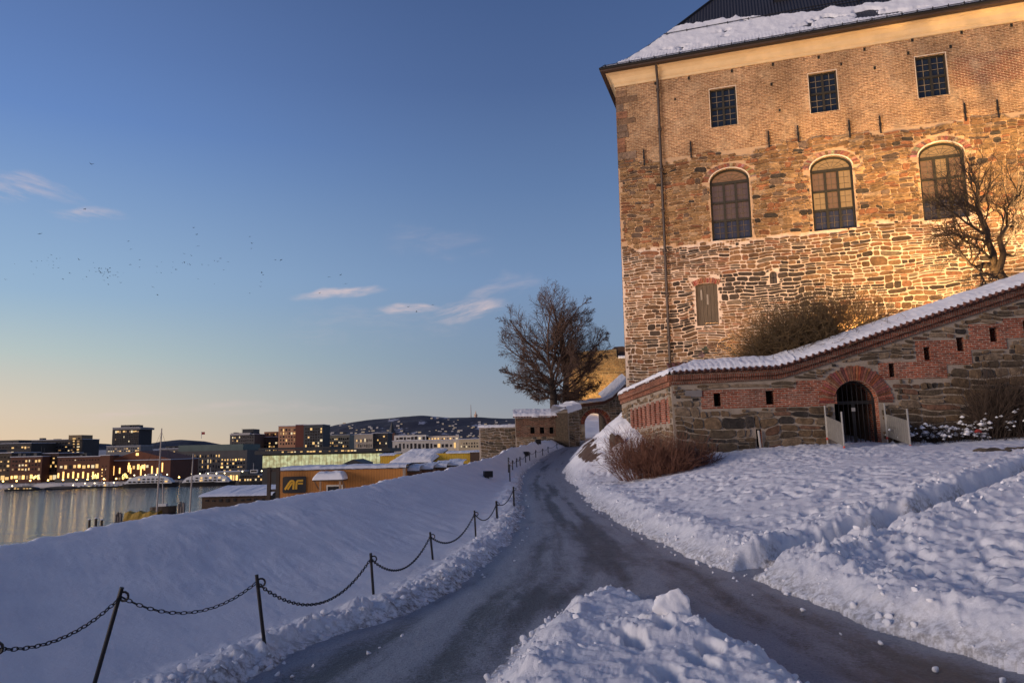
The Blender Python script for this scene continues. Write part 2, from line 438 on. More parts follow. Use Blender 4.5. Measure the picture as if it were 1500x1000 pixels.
def ground_z(x, y):
    xl, xr, zp = XL(y), XR(y), zpath(y)
    wob = fbm(x * 1.1, y * 1.1, 4, 11) * .16 + fbm(x * 5, y * 5, 3, 12) * .05
    wob = wob * np.clip(y / 12, .8, 1.6)
    # --- left bank
    dl = xl - x + wob
    t = np.clip((xl - x) / np.maximum(xl - XC(y), .3), 0, 1)
    bank = zp + (ZC(y) - zp) * (0.25 * t + 0.75 * sstep(t, .12, 1.12) / sstep(np.array(1.0), .12, 1.12))
    nb = np.abs(dl) < 1.6; cl = np.zeros_like(x); cl[nb] = clod(x[nb], y[nb])
    ridge = np.exp(-((dl - .30) / .26) ** 2) * sstep(y, 3.0, 5.0)
    zl = bank + ridge * (.05 + .15 * cl) * np.clip(1.15 - y / 60, .45, 1) + fbm(x * .7, y * .7, 4, 21) * .045 * sstep(dl, .3, 1.2) + fbm(x * 4 + y * 3, y * 1.2 - x * .8, 5, 22, .6) * (.006 + .012 * sstep(fbm(x * .8, y * .5, 2, 27), -.1, .6))
    zl = zl - .035 + np.clip(dl, 0, .2) / .2 * .06
    d = XC(y) - x + fbm(x * .9 + 3, y * .6, 3, 24) * .22 + fbm(x * 5, y * 5, 3, 25) * .10
    zl = np.where(d > -0.4, np.minimum(zl, ZC(y) + .02 - (np.sqrt(.09 + (1.25 * np.maximum(d + .4, 0)) ** 2) - .3) + .25 * np.clip(d + .4, 0, .4)), zl)
    zl = np.maximum(zl, -10.6)
    # --- right field
    dr = x - xr + wob
    f = field(x, y)
    rr = np.exp(-((dr - .55) / .42) ** 2)
    far = np.clip(1.2 - y / 40, .35, 1)
    nb = (np.abs(dr) < 2.2) | (fp_dist(x, y) < 3.0); cl2 = np.zeros_like(x); cl2[nb] = clod(x[nb], y[nb], 31)
    dim = fbm(x * 3.4, y * 3.4, 3, 41) * .026 + fbm(x * 8, y * 8, 2, 42) * .014 - np.clip(fbm(x * 2.2, y * 2.2, 2, 43) - .25, 0, 1) * .06
    w1, w1c = worley(x * 5.4 + fbm(x * 2, y * 2, 2, 47), y * 5.4, 45); dim = dim * (.5 + 1.6 * sstep(fbm(x * .55, y * .55, 3, 48), -.35, .5)); dim = dim - .045 * (.4 + 1.2 * sstep(fbm(x * .7, y * .7, 2, 49), -.2, .4)) * np.clip(1 - w1 * 1.5, 0, 1) * (w1c > .35)
    zr = f + .06 * np.clip(dr, 0, .3) / .3 + rr * (.13 + .10 * cl2) * far + dim * sstep(dr, .3, 1.0)
    fd = fp_dist(x, y) + fbm(x * 2.5, y * 2.5, 3, 51) * .12
    zr = zr + np.exp(-((fd - .55) / .34) ** 2) * (.05 + .11 * cl2) * sstep(dr, .2, 1.2)
    lump = sstep(1.5, 0.3, 1.7) * 0
    zr = zr - .26 * sstep(-fd, -.34, -.20) * sstep(dr, -.1, .3)
    # rough belt between the footpath and the road
    zr = zr + .12 * cl2 * sstep(-fd, -2.6, -.6) * sstep(dr, .3, .9) * sstep(y, 11, 8)
    # rocky steep ground left of the front wall
    rock = sstep(f - zp, .5, 1.4) * sstep(y, 27, 31) * sstep(y, 62, 52)
    zr = zr + rock * fbm(x * 1.3, y * .9, 4, 61) * .30
    grain = fbm(x * 17, y * 17, 3, 66) * .010 * sstep(y, 16, 7)
    zl = zl + grain * np.exp(-(np.clip(dl, 0, 9) / .8) ** 2); zr = zr + grain
    mid = (xl + xr) / 2
    z = np.where(x < mid, zl, zr)
    inside = (dl < 0) & (dr < 0)
    z = np.where(inside, zp - .06, z)
    # --- mound in the fork
    dm = np.minimum(x - MXL(y), MXR(y) - x) + wob * .7
    mcl = np.zeros_like(x); mcl2 = np.zeros_like(x); nb = (dm > -.2) & (y < 9); mcl[nb] = clod(x[nb], y[nb], 71); mcl2[nb] = clod(x[nb] * 1.6, y[nb] * 1.6, 75) * sstep(fbm(x[nb], y[nb], 2, 76), -.1, .4)
    m = sstep(dm, 0, .5) * .22 + np.exp(-((dm - .28) / .24) ** 2) * .11 * mcl + .05 * mcl2 * sstep(dm, .2, .6) + fbm(x * 1.7, y * 1.7, 4, 72) * .07 * sstep(dm, .1, .5) + fbm(x * 6, y * 6, 5, 73, .62) * .034 * sstep(dm, 0, .3)
    apex = (8.45 - y) * .8
    m = m * sstep(apex, -.05, .6)
    z = np.where((dm > 0) & (y < 8.6), np.maximum(z, zp - .02 + m), z)
    for fx, fy, hd, a, b, dp in FOOT:
        c, s = math.cos(hd), math.sin(hd)
        sel = (np.abs(x - fx) < .5) & (np.abs(y - fy) < .5)
        if not sel.any(): continue
        u = (x[sel] - fx) * c + (y[sel] - fy) * s; v = -(x[sel] - fx) * s + (y[sel] - fy) * c
        r = np.sqrt((u / a) ** 2 + (v / b) ** 2) + .45 * fbm(x[sel] * 9, y[sel] * 9, 3, 81)
        z[sel] += -dp * sstep(-r, -1.15, -.6) + .010 * np.exp(-((r - 1.35) / .25) ** 2)
    return z

_az = np.radians(np.concatenate([np.arange(-75, -42, .35), np.arange(-42, 44, .095), np.arange(44, 78, .35)]))
_rad = np.concatenate([np.linspace(.5, 3.6, 40)[:-1], 3.6 * (78 / 3.6) ** np.linspace(0, 1, 560)])
_r, _a = np.meshgrid(_rad, _az, indexing='ij')
GX, GY = _r * np.sin(_a), _r * np.cos(_a)
GZ = ground_z(GX, GY)

# snow material of the ground: dirty near the kerb of ploughed snow, bare earth showing on steep rock
def ground_mat():
    m = bpy.data.materials.new('ground_snow'); m.use_nodes = True; t = NT(m.node_tree); bs = t.n['Principled BSDF']
    co = t.add('ShaderNodeTexCoord').outputs['Object']
    at = t.add('ShaderNodeVertexColor', layer_name='Col')
    sp = t.add('ShaderNodeSeparateColor'); t.put(sp.inputs[0], at.outputs[0])
    dirt, earth = sp.outputs[0], sp.outputs[1]
    n = t.noise(co, 14, 6, 0.7); n2 = t.noise(co, 1.6, 4, .6)
    snow = t.mix(t.smooth(n2, .3, .7), (.80, .81, .84, 1), (.73, .74, .78, 1))
    c = t.mix(t.math('MULTIPLY', dirt, t.smooth(n, .38, .66)), snow, (.20, .185, .175, 1))
    e = t.smooth(t.math('ADD', earth, t.math('MULTIPLY', t.math('SUBTRACT', t.noise(co, 1.5, 6, .7), .5), 1.5)), .60, .72)
    c = t.mix(e, c, t.mix(t.noise(co, 9, 5, .6), (.05, .03, .02, 1), (.14, .085, .055, 1)))
    t.put(bs.inputs['Base Color'], c); bs.inputs['Roughness'].default_value = .75; bs.inputs['Specular IOR Level'].default_value = .25
    b = t.add('ShaderNodeBump'); b.inputs['Strength'].default_value = .55; b.inputs['Distance'].default_value = .025
    t.put(b.inputs['Height'], t.math('ADD', t.noise(co, 20, 8, .75), t.math('MULTIPLY', t.noise(co, 130, 3, .6), .25))); t.put(bs.inputs['Normal'], b.outputs[0])
    return m
_gm = grid_mesh('snow_ground', np.stack([GX, GY, GZ], -1), ground_mat())
_dl = XL(GY) - GX; _dr = GX - XR(GY)
_dirt = np.clip(np.exp(-(np.clip(_dl, 0, 9) / .22) ** 2) * (GX < (XL(GY) + XR(GY)) / 2) * 1.0 + np.exp(-(np.clip(_dr, 0, 9) / .20) ** 2) * (_dr > -.5) * .75, 0, 1)
_dm = np.minimum(GX - MXL(GY), MXR(GY) - GX)
_dirt = np.where((GY < 8.6) & (_dm > -.1), np.exp(-(np.clip(_dm, 0, 9) / .10) ** 2) * .8, _dirt)
_fd = fp_dist(GX, GY); _dirt = np.maximum(_dirt, sstep(-_fd, -.30, -.18) * (_dr > 0.15) * .9)
_f = field(GX, GY) - zpath(GY)
_sl = np.hypot(*np.gradient(GZ)) * 0
_earth = sstep(_f, .22, .7) * sstep(_dr, .25, .7) * sstep(-_dr, -2.2, -1.0) * sstep(GY, 27.5, 30) * sstep(GY, 64, 56) * .80
_colr = np.stack([_dirt, _earth, GX * 0, GX * 0 + 1], -1).reshape(-1, 4).astype(np.float32)
_ca = _gm.color_attributes.new('Col', 'FLOAT_COLOR', 'POINT'); _ca.data.foreach_set('color', _colr.ravel())
tag(link('snow_ground', _gm), 'deep snow over the slopes either side of the path', None, None, 'structure')

# the road: icy asphalt
def ice_mat():
    m = bpy.data.materials.new('icy_asphalt'); m.use_nodes = True; t = NT(m.node_tree); bs = t.n['Principled BSDF']
    co = t.add('ShaderNodeTexCoord').outputs['Object']
    st = t.mapping(co, (1.0, .45, 1), rot=(0, 0, .25))
    a = t.noise(st, 1.3, 7, .65, .4); b_ = t.smooth(t.noise(co, 30, 6, .8), .28, .72); c_ = t.noise(co, 160, 2, .6); d_ = t.noise(st, 4.0, 6, .7, .8)
    asph = t.mix(b_, (.024, .027, .034, 1), (.112, .119, .135, 1))
    ice = t.mix(c_, (.165, .178, .21, 1), (.42, .44, .50, 1))
    at = t.add('ShaderNodeVertexColor', layer_name='Col'); sp = t.add('ShaderNodeSeparateColor'); t.put(sp.inputs[0], at.outputs[0])
    k = t.math('ADD', t.math('ADD', t.math('MULTIPLY', a, .75), t.math('MULTIPLY', d_, .55)), t.math('ADD', t.math('MULTIPLY', sp.outputs[0], .62), t.math('MULTIPLY', t.math('SUBTRACT', sp.outputs[2], .5), .62)))
    f = t.smooth(t.math('ADD', k, t.math('MULTIPLY', b_, .34)), .70, 1.10)
    c = t.mix(f, asph, ice)
    sk = t.math('MULTIPLY', t.smooth(t.noise(co, 48, 4, .85), .52, .66), .62)
    c = t.mix(sk, c, (.022, .023, .027, 1)); c = t.mix(t.math('MULTIPLY', t.smooth(t.noise(co, 70, 3, .8), .60, .70), .5), c, (.55, .56, .60, 1))
    br = t.math('MULTIPLY', sp.outputs[1], t.smooth(t.noise(st, 1.7, 5, .6), .4, .62))
    c = t.mix(t.math('MULTIPLY', br, .65), c, (.085, .052, .030, 1))
    t.put(bs.inputs['Base Color'], c)
    t.put(bs.inputs['Roughness'], t.math('ADD', t.math('MULTIPLY', b_, .35), .24)); bs.inputs['Specular IOR Level'].default_value = .25
    bp = t.add('ShaderNodeBump'); bp.inputs['Strength'].default_value = .9; bp.inputs['Distance'].default_value = .02
    t.put(bp.inputs['Height'], t.math('ADD', t.noise(co, 34, 6, .7), t.math('MULTIPLY', t.noise(st, 7, 4, .6), 1.5))); t.put(bs.inputs['Normal'], bp.outputs[0])
    return m
_yy = np.concatenate([np.arange(-2, 4, .3), 4 * (78 / 4) ** np.linspace(0, 1, 420)])
_ss = np.linspace(0, 1, 90)
_Y, _S = np.meshgrid(_yy, _ss, indexing='ij')
_PX = (XL(_Y) - .6) + (XR(_Y) - XL(_Y) + 1.2) * _S
_PZ = zpath(_Y) + fbm(_PX * 1.2, _Y * .7, 3, 91) * .018 + fbm(_PX * 7, _Y * 5, 3, 92) * .008 + fbm(_S * 13 + .4 * fbm(_Y * .5, _Y * 0, 2, 3), _Y * .16, 4, 97) * .016
_pm = grid_mesh('path', np.stack([_PX, _Y, _PZ], -1), ice_mat())
_ed = np.minimum(_PX - XL(_Y), XR(_Y) - _PX)
_mm = np.minimum(_PX - MXL(_Y), MXR(_Y) - _PX); _mm = np.where(_Y < 9.3, _mm, -9)
_snowy = np.clip(np.exp(-np.clip(_ed, 0, 9) / .50) * 1.0 + np.exp(-np.clip(-_mm, 0, 9) / .22) * .8 + np.exp(-((_PX - .9) / .45) ** 2) * np.exp(-((_Y - 9.2) / .8) ** 2) * .6, 0, 1)
_bp = at_z(1330, 985, 0); _bq = at_z(1180, 905, 0)
_brown = np.exp(-((_PX - _bp.x) / .55) ** 2 - ((_Y - _bp.y) / .45) ** 2) + .15 * np.exp(-((_PX - _bq.x) / .8) ** 2 - ((_Y - _bq.y) / .5) ** 2)
_ca = _pm.color_attributes.new('Col', 'FLOAT_COLOR', 'POINT')
_ca.data.foreach_set('color', np.stack([_snowy, np.clip(_brown, 0, 1), np.clip(.5 + .9 * fbm(_S * 13 + .4 * fbm(_Y * .5, _Y * 0, 2, 3), _Y * .16, 4, 97), 0, 1), _PX * 0 + 1], -1).astype(np.float32).ravel())
tag(link('path', _pm), 'icy grey asphalt path forking round a snow mound', None, None, 'structure')

# trodden strip at the bottom of the footpath
_st = []
for i in range(len(FP) - 1):
    for k in range(14):
        f = k / 14; _st.append((FPX_[i] * (1 - f) + FPX_[i + 1] * f, FPY_[i] * (1 - f) + FPY_[i + 1] * f))
_sx, _sy = np.array(_st).T
_tx, _ty = np.gradient(_sx), np.gradient(_sy); _l = np.hypot(_tx, _ty); _nx, _ny = -_ty / _l, _tx / _l
_o = np.linspace(-.30, .30, 7)
_FX = _sx[:, None] + _nx[:, None] * _o; _FY = _sy[:, None] + _ny[:, None] * _o
_FZ = field(_FX, _FY) - .235 - .2 * sstep(-(_FX - XR(_FY)), -1.0, -.4) + fbm(_FX * 5, _FY * 5, 3, 95) * .02
tag(link('footpath', grid_mesh('footpath', np.stack([_FX, _FY, _FZ], -1), mat('wet_grit', (.075, .07, .07), .6, .4, 8, .6, 40, .01, col2=(.22, .22, .24)))), 'narrow trodden footpath dug through the snow field', None, None, 'structure')

# loose clods of snow: nobody could count them
def clods():
    rg = np.random.default_rng(3); bm = bmesh.new(); bmesh.ops.create_icosphere(bm, subdivisions=2, radius=1)
    bv = np.array([v.co[:] for v in bm.verts]); bf = np.array([[v.index for v in f.verts] for f in bm.faces]); bm.free()
    P = []
    def put(x, y, s): P.append((x, y, s))
    for k in range(900):                       # left ploughed edge
        y = 3.4 * (40 / 3.4) ** rg.random(); x = float(XL(y)) - abs(rg.normal(.12, .22)); put(x, y, .008 + .036 * rg.random() ** 5)
    for k in range(420):
        y = 4.0 * (40 / 4.0) ** rg.random(); x = float(XR(y)) + abs(rg.normal(.25, .35)); put(x, y, .008 + .036 * rg.random() ** 5)
    for k in range(420):                       # mound
        y = 3.6 + 4.7 * rg.random(); a, b = float(MXL(y)), float(MXR(y))
        if b - a < .15: continue
        side = rg.random(); x = (a + abs(rg.normal(.12, .18))) if side < .45 else (b - abs(rg.normal(.14, .18))) if side < .85 else a + (b - a) * rg.random()
        put(x, y, .008 + .035 * rg.random() ** 5)
    for k in range(330):                       # footpath edges and the belt
        i = rg.integers(0, len(_sx)); o = rg.choice([-1, 1]) * (.42 + abs(rg.normal(0, .35))); put(_sx[i] + _nx[i] * o, _sy[i] + _ny[i] * o, .008 + .045 * rg.random() ** 5)
    for k in range(60):                        # crumbs on the ice
        y = 5 * (24 / 5) ** rg.random(); x = float(XL(y)) + (float(XR(y)) - float(XL(y))) * rg.choice([rg.random() * .12, 1 - rg.random() * .12]); put(x, y, .012 + .018 * rg.random())
    P = np.array(P); z = ground_z(P[:, 0].copy(), P[:, 1].copy()); z = np.maximum(z, zpath(P[:, 1]))
    V = []; Fc = []; o = 0
    for (x, y, s), zz in zip(P, z):
        rot = np.linalg.qr(rg.normal(size=(3, 3)))[0]
        v = bv * 1.15; pn = rg.normal(size=(7, 3)); pn /= np.linalg.norm(pn, axis=1)[:, None]; pd = rg.uniform(.42, .85, 7)
        for q in range(7): dd_ = v @ pn[q] - pd[q]; v = v - np.where(dd_ > 0, dd_ * .93, 0)[:, None] * pn[q]
        v = v * (1 + .09 * (rg.random((len(bv), 1)) - .5)) * np.array([1, .6 + .6 * rg.random(), .55 + .4 * rg.random()]) * s
        V.append(v @ rot + np.array([x, y, zz + s * .12])); Fc.append(bf + o); o += len(bv)
    me = bpy.data.meshes.new('snow_clods'); me.from_pydata(np.concatenate(V).tolist(), [], np.concatenate(Fc).tolist()); me.materials.append(snow_mat('clod_snow', (.80, .81, .84), 40, .5, .01))
    me.polygons.foreach_set('use_smooth', [True] * len(me.polygons))
    return link('snow_clods', me)
tag(clods(), 'loose broken clods of snow along the ploughed edges', 'snow clods', None, 'stuff')

# the big upright lump beside the fork
def lump(name, px, py, w, h, label, seed, d=None):
    p = at_z(px, py, .22)
    bm = bmesh.new(); bmesh.ops.create_icosphere(bm, subdivisions=4, radius=1)
    _rl = random.Random(seed); _pl = [(Vector((_rl.gauss(0, 1), _rl.gauss(0, 1), _rl.gauss(0, .8))).normalized(), _rl.uniform(.45, .75)) for _ in range(9)]
    for v in bm.verts:
        c = v.co
        for pn_, pd_ in _pl:
            q_ = c.dot(pn_) - pd_
            if q_ > 0: c -= pn_ * q_ * .9
        n = fbm(np.array([c.x * 1.6 + seed]), np.array([c.y * 1.6 + c.z * 1.3]), 4, seed)[0]; n2 = fbm(np.array([c.x * 5 + c.z * 4]), np.array([c.y * 5 - c.z * 3]), 3, seed + 1)[0]
        k = 1 + .22 * n + .14 * n2
        tz = c.z; v.co = Vector((c.x * w * k * (1 - .22 * tz), c.y * w * .8 * k * (1 - .22 * tz), h * .42 + tz * h * .62 * k))
    me = bpy.data.meshes.new(name); bm.to_mesh(me); bm.free(); me.materials.append(MATS['clod_snow'])
    me.polygons.foreach_set('use_smooth', [True] * len(me.polygons))
    return tag(link(name, me, None, (p.x, p.y, float(ground_z(np.array([p.x]), np.array([p.y]))[0]) - .03)), label, 'snow lump')
lump('snow_lump', 986, 902, .17, .23, 'knee high upright block of snow on the mound edge beside the dark road', 3)
# ------------------------------------------------------------------ masonry helpers
def pip(x, y, poly):
    c = False; n = len(poly); j = n - 1
    for i in range(n):
        xi, yi = poly[i]; xj, yj = poly[j]
        if (yi > y) != (yj > y) and x < (xj - xi) * (y - yi) / (yj - yi) + xi: c = not c
        j = i
    return c
def arch_poly(u0, u1, v0, v1, n=12, rise=None):
    """opening with an arched head; v1 = crown"""
    w = (u1 - u0) / 2; rise = w if rise is None else rise; c = (u0 + u1) / 2
    return [(u0, v0), (u1, v0)] + [(c + w * math.cos(math.pi * k / n), v1 - rise + rise * math.sin(math.pi * k / n)) for k in range(n + 1)]
def rect(u0, u1, v0, v1): return [(u0, v0), (u1, v0), (u1, v1), (u0, v1)]
def wall_plate(mb, outline, holes, depth, reveal_mi=None, back=None, back_mi=None, y0=0.0):
    """wall face at local y=y0 with openings, reveals running back by depth[i]; optional closing face at the back of a hole"""
    pts = [Vector(p) for p in outline]; edges = []; n = len(pts)
    edges += [(i, (i + 1) % n) for i in range(n)]
    for h in holes:
        b = len(pts); pts += [Vector(p) for p in h]; m = len(h)
        edges += [(b + i, b + (i + 1) % m) for i in range(m)]
    vo, eo, fo, *_ = delaunay_2d_cdt(pts, edges, [], 1, 1e-5)
    b = mb.addv([(p.x, y0, p.y) for p in vo])
    for f in fo:
        cx = sum(vo[i].x for i in f) / len(f); cy = sum(vo[i].y for i in f) / len(f)
        if any(pip(cx, cy, h) for h in holes): continue
        mb.face([b + i for i in f])
    base = mb.mi
    for k, h in enumerate(holes):
        d = depth[k] if hasattr(depth, '__len__') else depth
        if reveal_mi is not None: mb.mi = reveal_mi
        for i in range(len(h)):
            (a, c), (e, g) = h[i], h[(i + 1) % len(h)]
            mb.poly([(a, y0, c), (a, y0 + d, c), (e, y0 + d, g), (e, y0, g)])
        if back and back[k]:
            if back_mi is not None: mb.mi = back_mi
            mb.poly([(p[0], y0 + d, p[1]) for p in h])
        mb.mi = base
def rubble(mb, region, skip, rng, wmax, hmax, mortar, palette, relief=.03, aspect=2.6, warp=.10, dark=.10, y0=0.0):
    """irregular coursed stones standing proud of the wall plane; region u0,u1,v0,v1; skip(u,v) -> True leaves the place free"""
    st = [region]; out = []
    while st:
        u0, u1, v0, v1 = st.pop(); w, h = u1 - u0, v1 - v0
        hm = hmax(u0, v0) * rng.uniform(.55, 1.25); wm = wmax * rng.uniform(.5, 1.15)
        if h > hm and (h > 3 * hm or w < 6 * h):
            f = rng.uniform(.36, .64); st += [(u0, u1, v0, v0 + h * f), (u0, u1, v0 + h * f, v1)]
        elif h > hm or (w > wm and w > h * rng.uniform(.9, aspect)):
            if w > h * .8:
                f = rng.uniform(.32, .68); st += [(u0, u0 + w * f, v0, v1), (u0 + w * f, u1, v0, v1)]
            else:
                f = rng.uniform(.4, .6); st += [(u0, u1, v0, v0 + h * f), (u0, u1, v0 + h * f, v1)]
        else: out.append((u0, u1, v0, v1))
    def wrp(P):
        P = np.array(P)
        return np.stack([P[:, 0] + warp * fbm(P[:, 0] * .9, P[:, 1] * .9, 3, 5), P[:, 1] + warp * 1.15 * fbm(P[:, 0] * .8, P[:, 1] * 1.0, 3, 6)], -1)
    while out:
        (u0, u1, v0, v1) = out.pop()
        m = mortar(u0, v0) * rng.uniform(.6, 1.5)
        a, b, c, d = u0 + m, u1 - m * rng.uniform(.5, 1), v0 + m, v1 - m * rng.uniform(.5, 1)
        if b - a < .04 or d - c < .025: continue
        w, h = b - a, d - c
        q = [rng.uniform(.10, .34) for _ in range(8)]; j = lambda s: rng.uniform(-.12, .12) * s
        P = [(a + w * q[0] * .6, c + j(h) * .4), (a + w * .5, c + j(h) * .5), (b - w * q[1] * .6, c + j(h) * .4), (b + j(w) * .15, c + h * q[2]), (b + j(w) * .15, d - h * q[3]),
             (b - w * q[4] * .6, d + j(h) * .4), (a + w * .5, d + j(h) * .5), (a + w * q[5] * .6, d + j(h) * .4), (a + j(w) * .15, d - h * q[6]), (a + j(w) * .15, c + h * q[7])]
        P = wrp(P); cx, cy = P.mean(0)
        if skip(cx, cy) or any(skip(x, y) for x, y in P):
            if max(w, h) > .17:                      # a smaller stone may still fit beside the opening
                if w > h: f = u0 + (u1 - u0) * rng.uniform(.4, .6); out += [(u0, f, v0, v1), (f, u1, v0, v1)]
                else: f = v0 + (v1 - v0) * rng.uniform(.4, .6); out += [(u0, u1, v0, f), (u0, u1, f, v1)]
            continue
        r = relief * rng.uniform(.5, 1.3); ins = min(.02, .12 * min(w, h))
        t1, t2 = rng.uniform(-.5, .5) * r, rng.uniform(-.5, .5) * r
        T = [(x + (cx - x) * ins / max(.05, abs(x - cx) + .05), y + (cy - y) * ins / max(.03, abs(y - cy) + .03)) for x, y in P]
        mb.col = palette(cx, cy, rng)
        nb = len(P); bb = mb.addv([(x, y0 + .004, y) for x, y in P]); tb = mb.addv([(x, y0 - r - t1 * (x - cx) / w - t2 * (y - cy) / h, y) for x, y in T])
        mb.face([tb + i for i in range(nb)])
        for i in range(nb): k = (i + 1) % nb; mb.face((bb + i, bb + k, tb + k, tb + i))
    mb.col = (1, 1, 1)
def voussoirs(mb, c, r0, r1, a0, a1, n, rng, y=-.02, depth=.06, cols=((.20, .06, .03), (.26, .09, .05), (.15, .05, .03)), ry=1.0, gap=.14):
    for k in range(n):
        f0 = a0 + (a1 - a0) * (k + gap / 2) / n; f1 = a0 + (a1 - a0) * (k + 1 - gap / 2) / n
        mb.col = tuple(x * rng.uniform(.75, 1.25) for x in rng.choice(cols)); e = rng.uniform(.9, 1.03)
        P = [(c[0] + r * math.cos(a), y + rng.uniform(-.006, .006), c[1] + r * ry * math.sin(a)) for r, a in ((r0, f0), (r0 + (r1 - r0) * e, f0), (r0 + (r1 - r0) * e, f1), (r0, f1))]
        mb.prism(P, (0, depth, 0))
    mb.col = (1, 1, 1)

def stone_mat(name='rubble_stone', bump=.8):
    if name in MATS: return MATS[name]
    m = bpy.data.materials.new(name); m.use_nodes = True; t = NT(m.node_tree); bs = t.n['Principled BSDF']
    co = t.add('ShaderNodeTexCoord').outputs['Object']
    c = t.add('ShaderNodeVertexColor', layer_name='Col').outputs[0]
    n = t.noise(co, 6, 8, .65); n2 = t.noise(co, 1.1, 4, .6)
    s = t.add('ShaderNodeVectorMath', operation='SCALE'); t.put(s.inputs[0], c)
    t.put(s.inputs['Scale'], t.math('ADD', t.math('MULTIPLY', t.smooth(n, .2, .8), 1.0), t.math('ADD', t.math('MULTIPLY', n2, .6), .20)))
    t.put(bs.inputs['Base Color'], s.outputs[0]); bs.inputs['Roughness'].default_value = .88; bs.inputs['Specular IOR Level'].default_value = .3
    b = t.add('ShaderNodeBump'); b.inputs['Strength'].default_value = 1.0; b.inputs['Distance'].default_value = .05
    t.put(b.inputs['Height'], t.math('ADD', t.noise(co, 9, 8, .7), t.math('MULTIPLY', t.noise(t.mapping(co, (1, 1, 3)), 4, 4, .6), .7))); t.put(bs.inputs['Normal'], b.outputs[0])
    MATS[name] = m; return m
STONE = stone_mat()
def mortar_mat(name, low, high, v_switch=None):
    m = bpy.data.materials.new(name); m.use_nodes = True; t = NT(m.node_tree); bs = t.n['Principled BSDF']
    co = t.add('ShaderNodeTexCoord').outputs['Object']; sp = t.add('ShaderNodeSeparateXYZ'); t.put(sp.inputs[0], co)
    n = t.noise(co, 1.0, 5, .6); n2 = t.noise(co, 18, 6, .7)
    c = (*low, 1)
    if v_switch is not None:
        f = t.smooth(t.math('ADD', sp.outputs[2], t.math('MULTIPLY', t.math('SUBTRACT', n, .5), 1.6)), v_switch - .12, v_switch + .22)
        c = t.mix(f, (*low, 1), (*high, 1))
    c = t.mix(t.math('MULTIPLY', t.smooth(t.noise(co, 2.2, 5, .65), .48, .66), .45), c, (high[0] * .8, high[1] * .75, high[2] * .7, 1))
    s = t.add('ShaderNodeVectorMath', operation='SCALE'); t.put(s.inputs[0], c); t.put(s.inputs['Scale'], t.math('ADD', t.math('MULTIPLY', n2, .7), .65))
    t.put(bs.inputs['Base Color'], s.outputs[0]); bs.inputs['Roughness'].default_value = .95; bs.inputs['Specular IOR Level'].default_value = .2
    b = t.add('ShaderNodeBump'); b.inputs['Strength'].default_value = .6; b.inputs['Distance'].default_value = .02; t.put(b.inputs['Height'], t.noise(co, 26, 6, .7)); t.put(bs.inputs['Normal'], b.outputs[0])
    return m
def brick_mat(name, c1, c2, mortar, bw=.25, bh=.078, red=None, smear=.45, swap=False, ms=.012, dark=None):
    """brick courses in the local xz plane"""
    m = bpy.data.materials.new(name); m.use_nodes = True; t = NT(m.node_tree); bs = t.n['Principled BSDF']
    co = t.add('ShaderNodeTexCoord').outputs['Object']; sp = t.add('ShaderNodeSeparateXYZ'); t.put(sp.inputs[0], co)
    wx = t.math('MULTIPLY', t.math('SUBTRACT', t.noise(co, 3, 3), .5), .05); wz = t.math('MULTIPLY', t.math('SUBTRACT', t.noise(t.mapping(co, (.7, 1, 1.3)), 2.2, 3), .5), .06)
    cv = t.add('ShaderNodeCombineXYZ'); t.put(cv.inputs[0], t.math('ADD', t.math('ADD', sp.outputs[0], sp.outputs[1]), wx)); t.put(cv.inputs[1], t.math('ADD', sp.outputs[2], wz))
    br = t.add('ShaderNodeTexBrick'); t.put(br.inputs['Vector'], cv.outputs[0])
    br.inputs['Scale'].default_value = 1.0; br.inputs['Brick Width'].default_value = bw; br.inputs['Row Height'].default_value = bh
    br.inputs['Mortar Size'].default_value = ms; br.inputs['Mortar Smooth'].default_value = .3; br.inputs['Bias'].default_value = 0.0
    n = t.noise(co, .9, 6, .6); n2 = t.noise(t.mapping(co, (6, 6, 16)), 1.0, 5, .7)
    a = (*c1, 1); b2 = (*c2, 1)
    if red is not None:
        (ru0, ru1, rv0, rv1), rc = red
        mk = t.math('MULTIPLY', t.math('MULTIPLY', t.smooth(sp.outputs[0], ru0 - .2, ru0 + .3), t.smooth(sp.outputs[0], ru1 + .2, ru1 - .3)), t.math('MULTIPLY', t.smooth(sp.outputs[2], rv0 - .12, rv0 + .12), t.smooth(sp.outputs[2], rv1 + .12, rv1 - .12)))
        mk = t.math('MULTIPLY', mk, t.smooth(n2, .25, .5))
        a = t.mix(mk, a, (*rc, 1)); b2 = t.mix(mk, b2, (rc[0] * .6, rc[1] * .6, rc[2] * .6, 1))
    t.put(br.inputs['Color1'], a); t.put(br.inputs['Color2'], b2); br.inputs['Mortar'].default_value = (*mortar, 1)
    c = t.mix(t.math('MULTIPLY', t.smooth(n, .50, .68), smear), br.outputs['Color'], (*mortar, 1))
    s = t.add('ShaderNodeVectorMath', operation='SCALE'); t.put(s.inputs[0], c); t.put(s.inputs['Scale'], t.math('MULTIPLY', t.math('ADD', t.math('MULTIPLY', t.smooth(n2, .22, .78), 1.15), .42), t.math('ADD', t.math('MULTIPLY', t.smooth(t.noise(t.mapping(co, (1, 1, .7)), .45, 6, .65), .25, .75), .7), .58)))
    t.put(bs.inputs['Base Color'], s.outputs[0]); bs.inputs['Roughness'].default_value = .9; bs.inputs['Specular IOR Level'].default_value = .25
    bp = t.add('ShaderNodeBump'); bp.inputs['Strength'].default_value = 1.0; bp.inputs['Distance'].default_value = .04
    t.put(bp.inputs['Height'], t.math('ADD', t.math('MULTIPLY', br.outputs['Fac'], -.8), t.math('MULTIPLY', n2, 1.1))); t.put(bs.inputs['Normal'], bp.outputs[0])
    MATS[name] = m; return m

